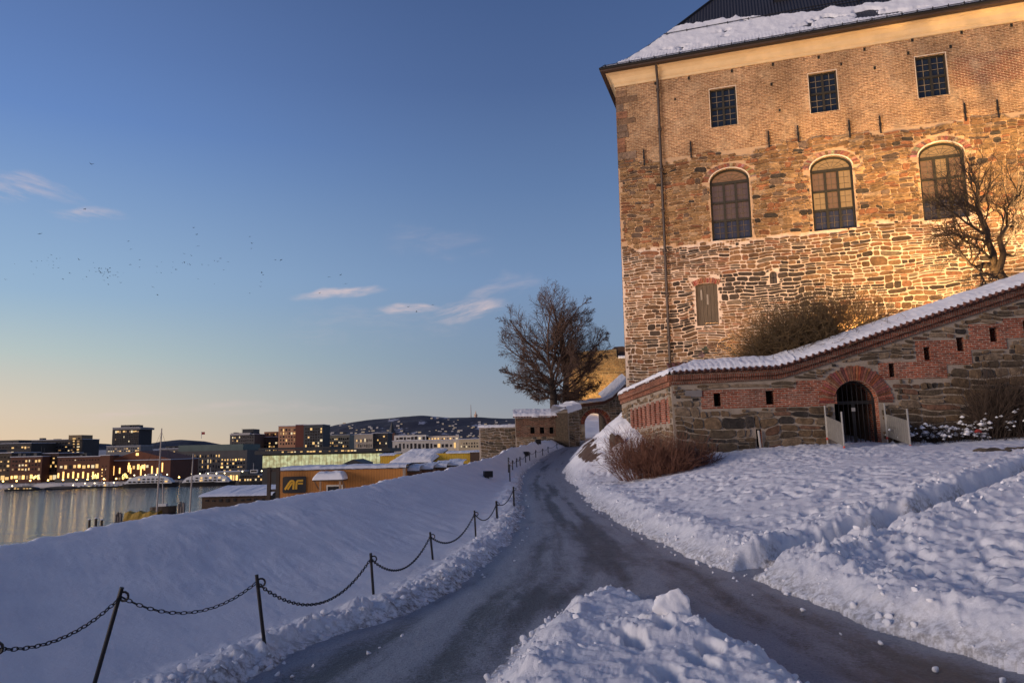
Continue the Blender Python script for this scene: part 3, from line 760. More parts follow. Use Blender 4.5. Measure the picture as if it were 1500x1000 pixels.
DARK = mat('dark_void', (.012, .011, .010), .95, .1, bump=0)
IRON = mat('black_iron', (.018, .017, .017), .55, .3, 14, .3, 60, .003, metal=.4)
# ------------------------------------------------------------------ the castle block
KH, KLEAN = 0.317, 0.008
_k0 = at_y(916, 555, 36.0); _k0.z = 0
K = Plane(_k0, KH, KLEAN)
KM = K.matrix()
castle = empty('castle_building', mat=KM)
tag(castle, 'tall floodlit stone and brick castle block with a snow streaked tiled roof', 'castle')
rk = random.Random(21)
KUMAX, KDEPTH = 27.0, 13.0
_e0 = K.uv(905, 131); _e1 = K.uv(1500, 22)      # top of brickwork under the cornice
V_TOP = (_e0[1] + _e1[1]) / 2
V_BRICK = np.mean([K.uv(918, 243)[1], K.uv(1040, 222)[1], K.uv(1200, 198)[1], K.uv(1300, 186)[1], K.uv(1480, 163)[1]])
V_MORT = np.mean([K.uv(930, 362)[1], K.uv(1100, 350)[1], K.uv(1250, 338)[1]])
print('castle', 'vtop', _e0, _e1, V_TOP, 'brick', V_BRICK, 'mort', V_MORT)
def pxrect(P, l, r, t, b):
    """average rectangle from four measured corners"""
    tl, tr, bl, br = (P.uv(*q) for q in (l, r, t, b))
    return ((tl[0] + bl[0]) / 2, (tr[0] + br[0]) / 2, (bl[1] + br[1]) / 2, (tl[1] + tr[1]) / 2)
TOPW = [pxrect(K, (1038.9, 131.1), (1077, 125.4), (1041.9, 186.6), (1080.6, 180.9)), pxrect(K, (1183, 107), (1224.4, 100.5), (1188, 164.4), (1228.9, 158.4)), pxrect(K, (1339, 80), (1384, 73.5), (1345.6, 140), (1390, 134))]
ARW = []
for l, tp, r, bl, br in (((1038.9, 261), (1069.5, 244.5), (1098, 258), (1043.6, 352), (1101, 346)), ((1186, 246), (1216, 226.5), (1248.4, 240), (1192.8, 337.6), (1255, 331)), ((1345, 225), (1379.5, 203), (1411.6, 217.5), (1352.8, 318), (1421, 313.6))):
    a = pxrect(K, l, r, bl, br); ARW.append((a[0], a[1], a[2], K.uv(*tp)[1]))
print('TOPW', [tuple(round(x, 2) for x in a) for a in TOPW]); print('ARW', [tuple(round(x, 2) for x in a) for a in ARW])
# regular heights
_tb = np.mean([a[2] for a in TOPW]); _tt = np.mean([a[3] for a in TOPW]); _ab = np.mean([a[2] for a in ARW]); _at = np.mean([a[3] for a in ARW])
TOPW = [(a[0], a[1], _tb, _tt) for a in TOPW]; ARW = [(a[0], a[1], _ab, _at) for a in ARW]
_sp = TOPW[2][0] - TOPW[1][0]
TOPW.append((TOPW[2][0] + _sp * 1.05, TOPW[2][1] + _sp * 1.05, _tb, _tt)); ARW.append((ARW[2][0] + _sp * 1.05, ARW[2][1] + _sp * 1.05, _ab, _at))
HATCH = pxrect(K, (1018.5, 416), (1050.5, 412), (1021, 477), (1053, 474))
SLOT = pxrect(K, (1127, 396), (1137.5, 395), (1128, 414), (1138, 413))
def seg_arch(a, n=12): return arch_poly(a[0], a[1], a[2], a[3], n, rise=(a[1] - a[0]) * .34)
holes = [rect(*a) for a in TOPW] + [seg_arch(a, 14) for a in ARW] + [arch_poly(*HATCH, n=8, rise=.10), arch_poly(*SLOT, n=8)]
KBR = brick_mat('tan_brickwork', (.46, .262, .130), (.24, .115, .055), (.62, .46, .29), red=((K.uv(1392, 100)[0], K.uv(1392, 100)[0] + 5.5, K.uv(1450, 118)[1], K.uv(1450, 72)[1]), (.26, .085, .045)))
KMO = mortar_mat('castle_mortar', (.60, .50, .41), (.46, .32, .20), V_MORT)
REV = mat('plaster_reveal', (.30, .21, .14), .9, .3, 6, .4, 30, .01)
mb = MB()
V0 = 1.0
mb.mi = 0
wall_plate(mb, rect(0, KUMAX, V0, V_BRICK), [h for h in holes[4:]], .30, reveal_mi=2)
mb.mi = 1
wall_plate(mb, rect(0, KUMAX, V_BRICK, V_TOP), holes[:4], .22, reveal_mi=2)
mb.mi = 1; mb.poly([(0, 0, V_BRICK), (0, KDEPTH, V_BRICK), (0, KDEPTH, V_TOP), (0, 0, V_TOP)])
mb.mi = 0; mb.poly([(0, 0, V0), (0, KDEPTH, V0), (0, KDEPTH, V_BRICK), (0, 0, V_BRICK)])
mb.poly([(KUMAX, 0, V0), (KUMAX, KDEPTH, V0), (KUMAX, KDEPTH, V_TOP), (KUMAX, 0, V_TOP)]); mb.poly([(0, KDEPTH, V0), (KUMAX, KDEPTH, V0), (KUMAX, KDEPTH, V_TOP), (0, KDEPTH, V_TOP)])
mb.mi = 3
def hole_skip(pad):
    bx = []
    for a in TOPW + ARW + [HATCH, SLOT]: bx.append((a[0] - pad, a[1] + pad, a[2] - pad * .3, a[3] + pad))
    return bx
_bx = hole_skip(.015)
_fan = [((a[0] + a[1]) / 2, a[3] - (a[1] - a[0]) * .34, (a[1] - a[0]) / 2 + .30, (a[1] - a[0]) * .34 + .30) for a in ARW]
_blind = (K.uv(1052, 524), K.uv(1028, 524), K.uv(1052, 514))
def vmort(u): return V_MORT + .55 * fbm(np.array([u * .55]), np.array([7.3]), 3, 19)[0]
def skipK(u, v):
    if u < .015 or v < V0: return True
    if v > V_BRICK + .38 * fbm(np.array([u * .9]), np.array([0.3]), 3, 8)[0] + (.25 if u < 1.0 else 0): return True
    for a, b, c, d in _bx:
        if a < u < b and c < v < d: return True
    for cx, cy, rx, ry in _fan:
        if v > cy - .1 and ((u - cx) / rx) ** 2 + ((v - cy) / ry) ** 2 < 1: return True
    if abs(u - (HATCH[0] + HATCH[1]) / 2) < .62 and HATCH[3] - .1 < v < HATCH[3] + .26: return True
    return False
def palK(u, v, r):
    k = r.random(); hi = v > vmort(u)
    if hi:
        base = (.34, .215, .105) if k < .36 else (.25, .145, .070) if k < .62 else (.28, .125, .062) if k < .78 else (.36, .25, .15) if k < .86 else (.15, .105, .075) if k < .96 else (.06, .05, .04)
    else:
        base = (.22, .130, .068) if k < .42 else (.155, .090, .048) if k < .66 else (.26, .125, .068) if k < .82 else (.17, .13, .09) if k < .93 else (.075, .052, .036)
        if .45 < fbm(np.array([u * .35]), np.array([v * .45]), 2, 77)[0] + (.45 if v < V_MORT - 1.6 and u < 8 else .2 if v < V_MORT - 2.6 else -.25) + r.uniform(-.4, .4): base = (.058, .044, .034)
    f = r.uniform(.62, 1.08) * (1 + .35 * fbm(np.array([u * .3]), np.array([v * .4]), 3, 23)[0]); return tuple(x * f for x in base)
def hK(u, v): return .20 if v < V_MORT else .30
def mK(u, v): return .017 if v < V_MORT else .011
# two fields: thin flat stones low, bigger blocks above
rubble(mb, (0, KUMAX, V0, V_MORT + .7), lambda u, v: v > vmort(u) or skipK(u, v), rk, .85, lambda u, v: .18 + .26 * vn(np.array([u * .6]), np.array([v * .8]), 4)[0] ** 1.5, mK, palK, .045, 2.7, .14)
rubble(mb, (0, KUMAX, V_MORT - .7, V_BRICK + .5), lambda u, v: v < vmort(u) or skipK(u, v), rk, .78, lambda u, v: .26 + .14 * vn(np.array([u * .7]), np.array([v * .8]), 9)[0], mK, palK, .050, 2.3, .12)
# quoins up the left corner
v = V_BRICK - .2
while v < V_TOP - .25:
    h = rk.uniform(.28, .46); L = rk.uniform(.35, .62) if rk.random() < .5 else rk.uniform(.7, 1.15)
    f = rk.uniform(.8, 1.2); mb.col = tuple(x * f for x in rk.choice([(.20, .125, .075), (.24, .12, .07), (.17, .12, .085)]))
    mb.box(.0, L, -.022 - rk.uniform(0, .012), .05, v + .012, v + h - .012); v += h
mb.col = (1, 1, 1)
# returned stones on the left flank (seen from a step aside)
rl = random.Random(4)
v = V0
while v < V_TOP - .3:
    h = rl.uniform(.2, .38); y = .03
    while y < KDEPTH:
        L = rl.uniform(.3, .8); mb.col = palK(0, v, rl); mb.box(-.025, .01, y + .02, min(y + L - .02, KDEPTH), v + .018, v + h - .018); y += L
    v += h
mb.col = (1, 1, 1)
# brick arches over the windows and the hatch
for a in ARW:
    c = ((a[0] + a[1]) / 2, a[3] - (a[1] - a[0]) * .34)
    rx = (a[1] - a[0]) / 2; ry = (a[1] - a[0]) * .34 / rx
    voussoirs(mb, c, rx + .075, rx + .36, .06, math.pi - .06, 25, rk, -.018, .06, ry=ry * 1.0, cols=((.26, .12, .075), (.34, .22, .14), (.19, .09, .06)))
c = ((HATCH[0] + HATCH[1]) / 2, HATCH[3] - 1.3)
voussoirs(mb, c, 1.32, 1.58, math.pi / 2 - .46, math.pi / 2 + .46, 17, rk, -.02, .06, cols=((.22, .07, .045), (.27, .11, .07)))
# blind arch of dark stone just above the wall top
bu, bv = K.uv(1051, 513); voussoirs(mb, (bu, bv - .55), .72, .98, .35, math.pi - .35, 7, rk, -.03, .06, cols=((.09, .08, .07), (.13, .11, .09)))
castle_wall = mb.build('wall', [KMO, KBR, REV, STONE], castle, colors=True)

# white lime rim round the openings
LIME = mat('lime_wash', (.66, .56, .44), .95, .3, 9, .3, 40, .01)
for a in TOPW:
    u0, u1, v0, v1 = a
    rim = MB(); rim.box(u0 - .03, u0 - .002, -.012, .05, v0 - .02, v1 + .002); rim.box(u1 + .002, u1 + .03, -.012, .05, v0 - .02, v1 + .002); rim.box(u0 - .03, u1 + .03, -.014, .05, v1 + .002, v1 + .035)
    rim.build('lime_rim', LIME, castle)
for a in ARW:
    rim = MB(); c = ((a[0] + a[1]) / 2, (a[2] + a[3]) / 2)
    pl = seg_arch(a, 14)[2:]
    for p, q in zip(pl, pl[1:]):
        o = [(x + (x - c[0]) * .04, y + (.045 if y > c[1] else 0)) for x, y in (p, q)]
        rim.prism([(p[0], -.03, p[1]), (q[0], -.03, q[1]), (o[1][0], -.03, o[1][1]), (o[0][0], -.03, o[0][1])], (0, .07, 0))
    rim.build('lime_rim', LIME, castle)

WOOD = mat('dark_window_wood', (.020, .017, .009), .6, .3, 6, .3, 50, .004)
def glass_mat(name, tint, rough=.06, em=None):
    m = bpy.data.materials.new(name); m.use_nodes = True; t = NT(m.node_tree); bs = t.n['Principled BSDF']
    co = t.add('ShaderNodeTexCoord').outputs['Object']
    bs.inputs['Base Color'].default_value = (*tint, 1); bs.inputs['Roughness'].default_value = rough
    bs.inputs['Specular IOR Level'].default_value = .5; bs.inputs['IOR'].default_value = 1.45
    b = t.add('ShaderNodeBump'); b.inputs['Strength'].default_value = .12; b.inputs['Distance'].default_value = .02; t.put(b.inputs['Height'], t.noise(co, 5, 3, .5)); t.put(bs.inputs['Normal'], b.outputs[0])
    return m
GL_DARK = glass_mat('dark_glass', (.010, .014, .022))
def sunset_glass(name, tint, em, k):
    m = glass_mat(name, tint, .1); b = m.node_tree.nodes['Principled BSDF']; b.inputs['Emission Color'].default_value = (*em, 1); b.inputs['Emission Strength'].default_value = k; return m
GL_DIM = sunset_glass('hall_glass_sunset_dim', (.06, .045, .042), (.60, .30, .22), .07); GL_MID = sunset_glass('hall_glass_sunset_mid', (.07, .05, .035), (.90, .36, .13), .20); GL_BRI = sunset_glass('hall_glass_sunset_bright', (.07, .05, .035), (1.0, .48, .14), .42)  # pane emission stands in for the sunset reflected in the glass
GL_BLUE = glass_mat('leaded_glass_blue', (.030, .034, .060), .1)
LEAD = mat('lead_bars', (.10, .075, .045), .6, .2, bump=0)
rp = random.Random(8)
def panes(mb, u0, u1, v0, v1, nu, nv, y, mis):
    """panes each leaning a hair differently"""
    for i in range(nu):
        for j in range(nv):
            a, b = u0 + (u1 - u0) * i / nu, u0 + (u1 - u0) * (i + 1) / nu; c, d = v0 + (v1 - v0) * j / nv, v0 + (v1 - v0) * (j + 1) / nv
            e = [rp.uniform(-.004, .004) for _ in range(3)]; mb.mi = mis(i, j)
            mb.poly([(a, y + e[0], c), (b, y + e[1], c), (b, y + e[1] + e[2], d), (a, y + e[0] + e[2], d)])
# top row: two by two casements, each of two by three panes
for a in TOPW:
    u0, u1, v0, v1 = a; f = MB(); y = .13
    f.box(u0, u0 + .07, y, y + .08, v0, v1); f.box(u1 - .07, u1, y, y + .08, v0, v1); f.box(u0 + .07, u1 - .07, y, y + .08, v1 - .07, v1); f.box(u0 + .07, u1 - .07, y, y + .08, v0, v0 + .07)
    um, vm = (u0 + u1) / 2, v0 + (v1 - v0) * .5
    f.box(um - .05, um + .05, y - .008, y + .075, v0 + .07, v1 - .07); f.box(u0 + .07, um - .05, y - .004, y + .07, vm - .05, vm + .05); f.box(um + .05, u1 - .07, y - .004, y + .07, vm - .05, vm + .05)
    wfr = f.build('casement_window', WOOD, castle)
    g = MB(); panes(g, u0 + .07, u1 - .07, v0 + .07, v1 - .07, 4, 6, y + .055, lambda i, j: 0); g.build('glass', GL_DARK, wfr)
    b = MB(); b.mi = 0
    for (p, q) in ((u0 + .07, um - .05), (um + .05, u1 - .07)):
        for (s, e) in ((v0 + .07, vm - .05), (vm + .05, v1 - .07)):
            b.box((p + q) / 2 - .012, (p + q) / 2 + .012, y + .02, y + .045, s, e)
            for k in (1, 2): z = s + (e - s) * k / 3; b.box(p, q, y + .024, y + .041, z - .012, z + .012)
    b.build('glazing_bars', mat('pale_bars', (.16, .13, .085), .6, .2, bump=0), wfr)
# hall windows: arched head with a fanlight, three by three leaded lights
for wi, a in enumerate(ARW):
    u0, u1, v0, v1 = a; f = MB(); y = .16; rise = (u1 - u0) * .34; vs = v1 - rise; cx = (u0 + u1) / 2; R = (u1 - u0) / 2
    f.box(u0, u0 + .09, y, y + .09, v0, vs); f.box(u1 - .09, u1, y, y + .09, v0, vs); f.box(u0 + .09, u1 - .09, y, y + .09, v0, v0 + .09); f.box(u0, u1, y - .012, y + .085, vs - .12, vs + .02)
    n = 16
    for k in range(n):
        t0, t1 = math.pi * k / n, math.pi * (k + 1) / n
        o = [(cx + R * math.cos(t), vs + rise * math.sin(t)) for t in (t0, t1)]; i_ = [(cx + (R - .10) * math.cos(t), vs + (rise - .10) * math.sin(t)) for t in (t0, t1)]
        f.prism([(o[0][0], y, o[0][1]), (o[1][0], y, o[1][1]), (i_[1][0], y, i_[1][1]), (i_[0][0], y, i_[0][1])], (0, .09, 0))
    rows = [v0 + .09 + (vs - .12 - v0 - .09) * q / 3 for q in range(4)]
    cols = [u0 + .09 + (u1 - .09 - u0 - .09) * q / 3 for q in range(4)]
    for q in (1, 2):
        f.box(cols[q] - .055, cols[q] + .055, y - .01, y + .08, v0 + .09, vs - .12)
    for q in (1, 2):
        for s in range(3):
            f.box(cols[s] + (.055 if s else 0), cols[s + 1] - (.055 if s < 2 else 0), y - .004, y + .07, rows[q] - .05, rows[q] + .05)
    wfr = f.build('arched_window', WOOD, castle)
    g = MB()
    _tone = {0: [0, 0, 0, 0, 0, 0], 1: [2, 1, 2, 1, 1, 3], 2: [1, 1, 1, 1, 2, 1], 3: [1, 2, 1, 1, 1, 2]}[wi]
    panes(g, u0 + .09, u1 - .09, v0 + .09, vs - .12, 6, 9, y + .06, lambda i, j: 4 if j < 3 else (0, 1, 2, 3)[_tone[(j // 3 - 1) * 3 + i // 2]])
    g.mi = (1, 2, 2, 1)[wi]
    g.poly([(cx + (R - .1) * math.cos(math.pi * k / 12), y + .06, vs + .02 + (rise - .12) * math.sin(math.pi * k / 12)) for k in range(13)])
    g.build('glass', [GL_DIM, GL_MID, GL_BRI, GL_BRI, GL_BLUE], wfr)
    b = MB()
    for s in range(3):
        for q in range(3):
            um = (cols[s] + cols[s + 1]) / 2; b.box(um - .010, um + .010, y + .03, y + .048, rows[q] + .05, rows[q + 1] - .04)
            for z in (1, 2): zz = rows[q] + (rows[q + 1] - rows[q]) * z / 3; b.box(cols[s] + .06, cols[s + 1] - .06, y + .033, y + .046, zz - .010, zz + .010)
    for k in range(1, 7):
        t = math.pi * k / 7; b.tube([(cx + .12 * math.cos(t), y + .035, vs + .03 + .08 * math.sin(t)), (cx + (R - .11) * math.cos(t), y + .035, vs + (rise - .11) * math.sin(t))], .013, 4)
    b.tube([(cx + (R * .62) * math.cos(math.pi * k / 10), y + .035, vs + .02 + (rise * .55) * math.sin(math.pi * k / 10)) for k in range(11)], .012, 4)
    b.build('glazing_bars', LEAD, wfr)
# wooden hatch
u0, u1, v0, v1 = HATCH; f = MB()
nb = 6
for k in range(nb):
    a, b = u0 + (u1 - u0) * k / nb, u0 + (u1 - u0) * (k + 1) / nb; f.box(a + .006, b - .004, .10 + .004 * (k % 3), .16, v0 + .02, v1 - .05 + .05 * (1 - abs(k - 2.5) / 2.5))
hat = f.build('wooden_hatch', mat('weathered_boards', (.085, .068, .048), .85, .5, 2.5, .5, 30, .006, stretch=(8, 8, .8)), castle)
f = MB()
for z in (.72, .60): f.box(u0 + .22 if z > .7 else u0 + .5, (u0 + .30) if z > .7 else u0 + .58, .085, .105, v0 + (v1 - v0) * (z - .1), v0 + (v1 - v0) * (z + .14))
f.build('hinge_strap', mat('pale_iron', (.22, .2, .17), .6, .3, bump=0), hat)
# slot window with a brick edge
u0, u1, v0, v1 = SLOT; f = MB(); g = MB(); g.poly([(u0, .12, v0), (u1, .12, v0), (u1, .12, v1), (u0, .12, v1)]); sw = g.build('slot_window', glass_mat('slot_glass', (.11, .09, .07)), castle)
f.box(u0, u0 + .035, .08, .119, v0, v1 - .1); f.box(u1 - .035, u1, .08, .119, v0, v1 - .1); f.box((u0 + u1) / 2 - .015, (u0 + u1) / 2 + .015, .085, .118, v0, v1 - .03); f.box(u0 + .04, u1 - .04, .088, .117, (v0 + v1) / 2 - .012, (v0 + v1) / 2 + .012)
f.build('frame', IRON, sw)

# plastered cornice: two stepped faces and a cove
CO = mat('cream_plaster', (.62, .46, .26), .85, .18, 1.2, .25, 14, .01)
cx = []
prof = [(0.0, V_TOP), (-.05, V_TOP), (-.05, V_TOP + .13), (-.075, V_TOP + .14), (-.075, V_TOP + .18), (-.10, V_TOP + .20), (-.16, V_TOP + .40), (-.28, V_TOP + .55), (-.42, V_TOP + .61), (-.42, V_TOP + .64), (0.0, V_TOP + .64)]
f = MB()
def sweep(mb, prof):
    """profile (offset out from the wall, v) swept along the left flank and the front with a mitred corner"""
    n = len(prof)
    A = mb.addv([(o, KDEPTH, v) for o, v in prof]); B = mb.addv([(o, o, v) for o, v in prof]); C = mb.addv([(KUMAX, o, v) for o, v in prof])
    for i in range(n):
        j = (i + 1) % n; mb.face((A + i, A + j, B + j, B + i)); mb.face((B + i, B + j, C + j, C + i))
    mb.face([C + i for i in range(n)])
sweep(f, prof); f.build('cornice', CO, castle)
VE = V_TOP + .64
f = MB(); sweep(f, [(-.05, VE + .003), (-.60, VE + .003), (-.66, VE + .02), (-.66, VE + .14), (-.05, VE + .30)]); f.build('eave_board', mat('dark_eave', (.050, .028, .018), .7, .3, 5, .3, 30, .005), castle)
# roof: bell-cast eaves, steep hip at the left
E1 = .62; APEX = 6.5
rp_ = [(-E1, VE + .18), (-.1, VE + .46), (.5, VE + .96), (1.3, VE + 1.80), (2.3, VE + 2.95), (3.0, VE + 3.8), (5.0, VE + 6.25), (6.5, VE + 8.1)]
def roof_pts(du=0.0, dz=0.0): return [(o, z + dz) for o, z in rp_]
f = MB(); n = len(rp_)
L = f.addv([(o, KDEPTH - o, z) for o, z in rp_]); Mv = f.addv([(o * 1.0, o, z) for o, z in rp_]); Rr = f.addv([(KUMAX, o, z) for o, z in rp_])
Bk = f.addv([(KUMAX, KDEPTH - o, z) for o, z in rp_])
for i in range(n - 1):
    f.face((L + i, L + i + 1, Mv + i + 1, Mv + i)); f.face((Mv + i, Mv + i + 1, Rr + i + 1, Rr + i)); f.face((Rr + i, Rr + i + 1, Bk + i + 1, Bk + i)); f.face((Bk + i, Bk + i + 1, L + i + 1, L + i))
def tile_mat(name, col, wave=.16):
    m = bpy.data.materials.new(name); m.use_nodes = True; t = NT(m.node_tree); bs = t.n['Principled BSDF']
    co = t.add('ShaderNodeTexCoord').outputs['Object']; sp = t.add('ShaderNodeSeparateXYZ'); t.put(sp.inputs[0], co)
    wv = t.math('SINE', t.math('MULTIPLY', sp.outputs[0], 2 * math.pi / wave)); st = t.math('FRACT', t.math('MULTIPLY', sp.outputs[2], 4.2))
    n = t.noise(co, 3, 5)
    t.put(bs.inputs['Base Color'], t.mix(n, (col[0] * .6, col[1] * .6, col[2] * .6, 1), (*col, 1))); bs.inputs['Roughness'].default_value = .5
    b = t.add('ShaderNodeBump'); b.inputs['Strength'].default_value = 1; b.inputs['Distance'].default_value = .05; t.put(b.inputs['Height'], t.math('ADD', t.math('MULTIPLY', wv, .5), t.math('MULTIPLY', st, .5))); t.put(bs.inputs['Normal'], b.outputs[0])
    return m
roof = f.build('roof', tile_mat('dark_pantile', (.028, .030, .042)), castle)
# snow lying on the lower slope, with a broken upper edge; built as a draped sheet with thickness
def roof_z(o): return np.interp(o, [q[0] for q in rp_], [q[1] for q in rp_])
uu = np.linspace(-E1, KUMAX, 520); oo = np.linspace(-E1 + .02, 3.7, 90)
UU, OO = np.meshgrid(uu, oo, indexing='ij')
top = 2.35 + .45 * fbm(UU * .45, UU * 0 + 2.2, 3, 14) + .7 * sstep(UU, 9.0, 6.0) + .25 * fbm(UU * 2.6, OO * 2.6, 3, 16) - .45 * sstep(UU, 8, 11)
hole = fbm(UU * .75 + 4, OO * 1.7, 4, 15) - .40 + .25 * sstep(-OO, -1.8, -1.0)
th = np.clip((top - OO) * 1.2, -.25, .16) - .30 * sstep(hole, 0, .1) * sstep(OO, .2, .6)
th = th * sstep(OO, -E1 - .1, -E1 + .2) + .05 * fbm(UU * 3, OO * 3, 3, 18) + .02 * np.sin(UU * 2 * math.pi / .16) * sstep(-OO, -1.0, -.2)
th = np.where(UU < OO + .05, np.minimum(th, (UU - OO) * .5), th)
P = np.stack([np.maximum(UU, OO), OO, roof_z(OO) + th], -1)
_rs = grid_mesh('roof_snow', P, SNOWROOF); link('snow', _rs, roof)
# same on the left flank
vv = np.linspace(-E1, 9, 120); VV, OO2 = np.meshgrid(vv, oo, indexing='ij')
P = np.stack([OO2, np.maximum(VV, OO2), roof_z(OO2) + np.clip((2.6 - OO2), -.2, .13)], -1)
link('snow', grid_mesh('roof_snow_flank', P, SNOWROOF), roof)
# gutter with brackets, snow guard rail
f = MB()
gl = [(KUMAX, -E1 - .05, VE + .17), (-E1 - .05, -E1 - .05, VE + .17), (-E1 - .05, KDEPTH, VE + .17)]
f.tube(gl, .065, 8)
f.tube([(KUMAX, -E1 + .04, VE + .36), (-E1 + .1, -E1 + .04, VE + .36)], .018, 5); f.tube([(KUMAX, -E1 + .04, VE + .30), (-E1 + .1, -E1 + .04, VE + .30)], .014, 5)
u = -.4
while u < KUMAX: f.box(u, u + .03, -E1 - .06, -E1 + .08, VE + .10, VE + .38); u += .62
f.build('gutter', IRON, castle)
f = MB(); o = 2.2
for dz in (.10, .24): f.tube([(KUMAX, o, roof_z(o) + dz), (o + .15, o, roof_z(o) + dz)], .022, 5)
u = o + .3
while u < KUMAX: f.box(u, u + .04, o - .03, o + .03, roof_z(o) - .02, roof_z(o) + .28); u += 1.05
f.build('snow_guard', IRON, roof)
# ridge lead on the hip
f = MB(); f.tube([(q[0], q[0], q[1] + .03) for q in rp_], .07, 6); f.build('hip_tile', IRON, roof)
# roof hatch vent
f = MB(); hu = K.uv(1113, 20)[0] + .9; ho = 3.6
f.box(hu, hu + .85, ho - .05, ho + .7, roof_z(ho) - .3, roof_z(ho) + .34); vt = f.build('roof_vent', IRON, roof)
f = MB(); f.tube([(hu + .15, ho + .2, roof_z(ho) + .36), (hu + .4, ho + .25, roof_z(ho) + .42), (hu + .75, ho + .3, roof_z(ho) + .36)], [.08, .13, .08], 7); f.build('snow', SNOWROOF, vt)
# down pipe
d0 = K.uv(962, 104)[0]; d1 = K.uv(982.5, 526)
f = MB(); uu_ = (d0 + d1[0]) / 2
f.tube([(uu_, -E1 + .02, VE + .12), (uu_, -.42, VE - .05), (uu_, -.14, VE - .55), (uu_, -.13, VE - .8), (uu_, -.13, V0 + .6)], .065, 8)
z = VE - 1.2
while z > 2: f.tube([(uu_ - .09, -.13, z), (uu_ + .09, -.13, z)], .09, 8); f.box(uu_ - .02, uu_ + .02, -.13, .02, z - .02, z + .02); z -= 2.1
f.build('downpipe', mat('dark_pipe', (.040, .027, .020), .55, .3, 6, .2, 40, .003), castle)
# iron wall ties and putlog holes
for px, py in ((943.5, 231), (1012, 219), (1126, 203), (1169, 195), (1244, 187), (1289, 180), (1413, 161), (1461, 156)):
    u, v = K.uv(px, py); f = MB(); f.box(u - .035, u + .035, -.075, -.028, v - .42, v + .42); f.box(u - .05, u + .05, -.085, .02, v - .06, v + .06)
    f.build('wall_tie', IRON, castle)
for px, py in ((960, 122), (1009, 114), (1072, 103), (1132, 93), (1199, 82), (1266, 70), (1336, 56), (1408, 44), (1481, 33), (989, 145), (1130, 122), (1142, 160), (1232, 92), (1281, 97), (1330, 75), (1392, 65)):
    u, v = K.uv(px, py); s = .05 if py < 124 and px not in (1232,) else .04
    f = MB(); f.box(u - s, u + s, -.02, .02, v - s * 1.6, v + s * 1.6); f.build('putlog_hole', DARK, castle)
# ------------------------------------------------------------------ the front wall with its gate
rw = random.Random(33)
FWM = W1.matrix()
fw = empty('fortress_wall', mat=FWM)
tag(fw, 'sloping stone and brick fortress wall with arched gate and snowy tiled coping', 'wall')
def fuv(px, py): return W1.uv(px, py)
# foot of the tiles (front edge) and the snow's upper edge, from the corner to the right
EV = [fuv(986, 548), fuv(1060, 544), fuv(1134, 540), fuv(1152, 536), fuv(1180, 527), fuv(1240, 507), fuv(1314, 482), fuv(1400, 453), fuv(1500, 420)]
EV[0] = (0.0, EV[0][1])
_sl = (EV[-1][1] - EV[-2][1]) / (EV[-1][0] - EV[-2][0])
EV.append((EV[-1][0] + 7, EV[-1][1] + 7 * _sl))
EVU, EVV = [e[0] for e in EV], [e[1] for e in EV]
def ev(u): return float(np.interp(u, EVU, EVV))
UE = EVU[-1]; TH = .85
GATE = (fuv(1226, 640)[0], fuv(1291, 640)[0], fuv(1258, 668)[1], fuv(1258, 557)[1])
GC = (GATE[0] + GATE[1]) / 2; GR = (GATE[1] - GATE[0]) / 2
EMB = [((1045, 576), (1057, 595)), ((1121, 572), (1135, 592)), ((1301, 532), (1312, 552)), ((1352, 508), (1364, 527)), ((1400, 494), (1414, 514)), ((1448, 480), (1463, 500)), ((1497, 470), (1512, 489)), ((1212, 561), (1224, 581))]
EMB = [(*[fuv(*a)[0], fuv(*b)[0]], fuv(*b)[1], fuv(*a)[1]) for a, b in EMB]
SLIT = (fuv(1108, 640)[0], fuv(1116, 640)[0], fuv(1110, 664)[1], fuv(1110, 628)[1])
bands = []
def band(l, t, r, b):
    a, c = fuv(l, t), fuv(r, b); bands.append((a[0], c[0], c[1], a[1]))
band(1026, 572, 1210, 594); band(1166, 557, 1226, 591); band(1286, 531, 1388, 553); band(1340, 500, 1424, 533); band(1418, 476, 1475, 511); band(1468, 466, 1600, 492)
BR = brick_mat('red_wall_brick', (.36, .090, .042), (.20, .050, .026), (.40, .32, .25), bw=.24, bh=.072, smear=.22, ms=.010)
BRC = brick_mat('red_cornice_brick', (.20, .065, .036), (.13, .042, .026), (.22, .17, .13), bw=.075, bh=.24, smear=.12, ms=.010)
FMO = mortar_mat('wall_mortar', (.30, .25, .20), (.19, .15, .115))
GFLOOR = GATE[2]
holes = [rect(*e) for e in EMB] + [rect(*SLIT)] + [arch_poly(GATE[0], GATE[1], GATE[2], GATE[3], 14)]
outl = [(0, -1.0), (UE, -.5)] + [(u, v - .02) for u, v in reversed(EV)]
m = MB(); m.mi = 0
wall_plate(m, outl, holes, [.55] * len(EMB) + [.4, 1.0], reveal_mi=2, back=[1] * (len(EMB) + 1) + [0], back_mi=3)
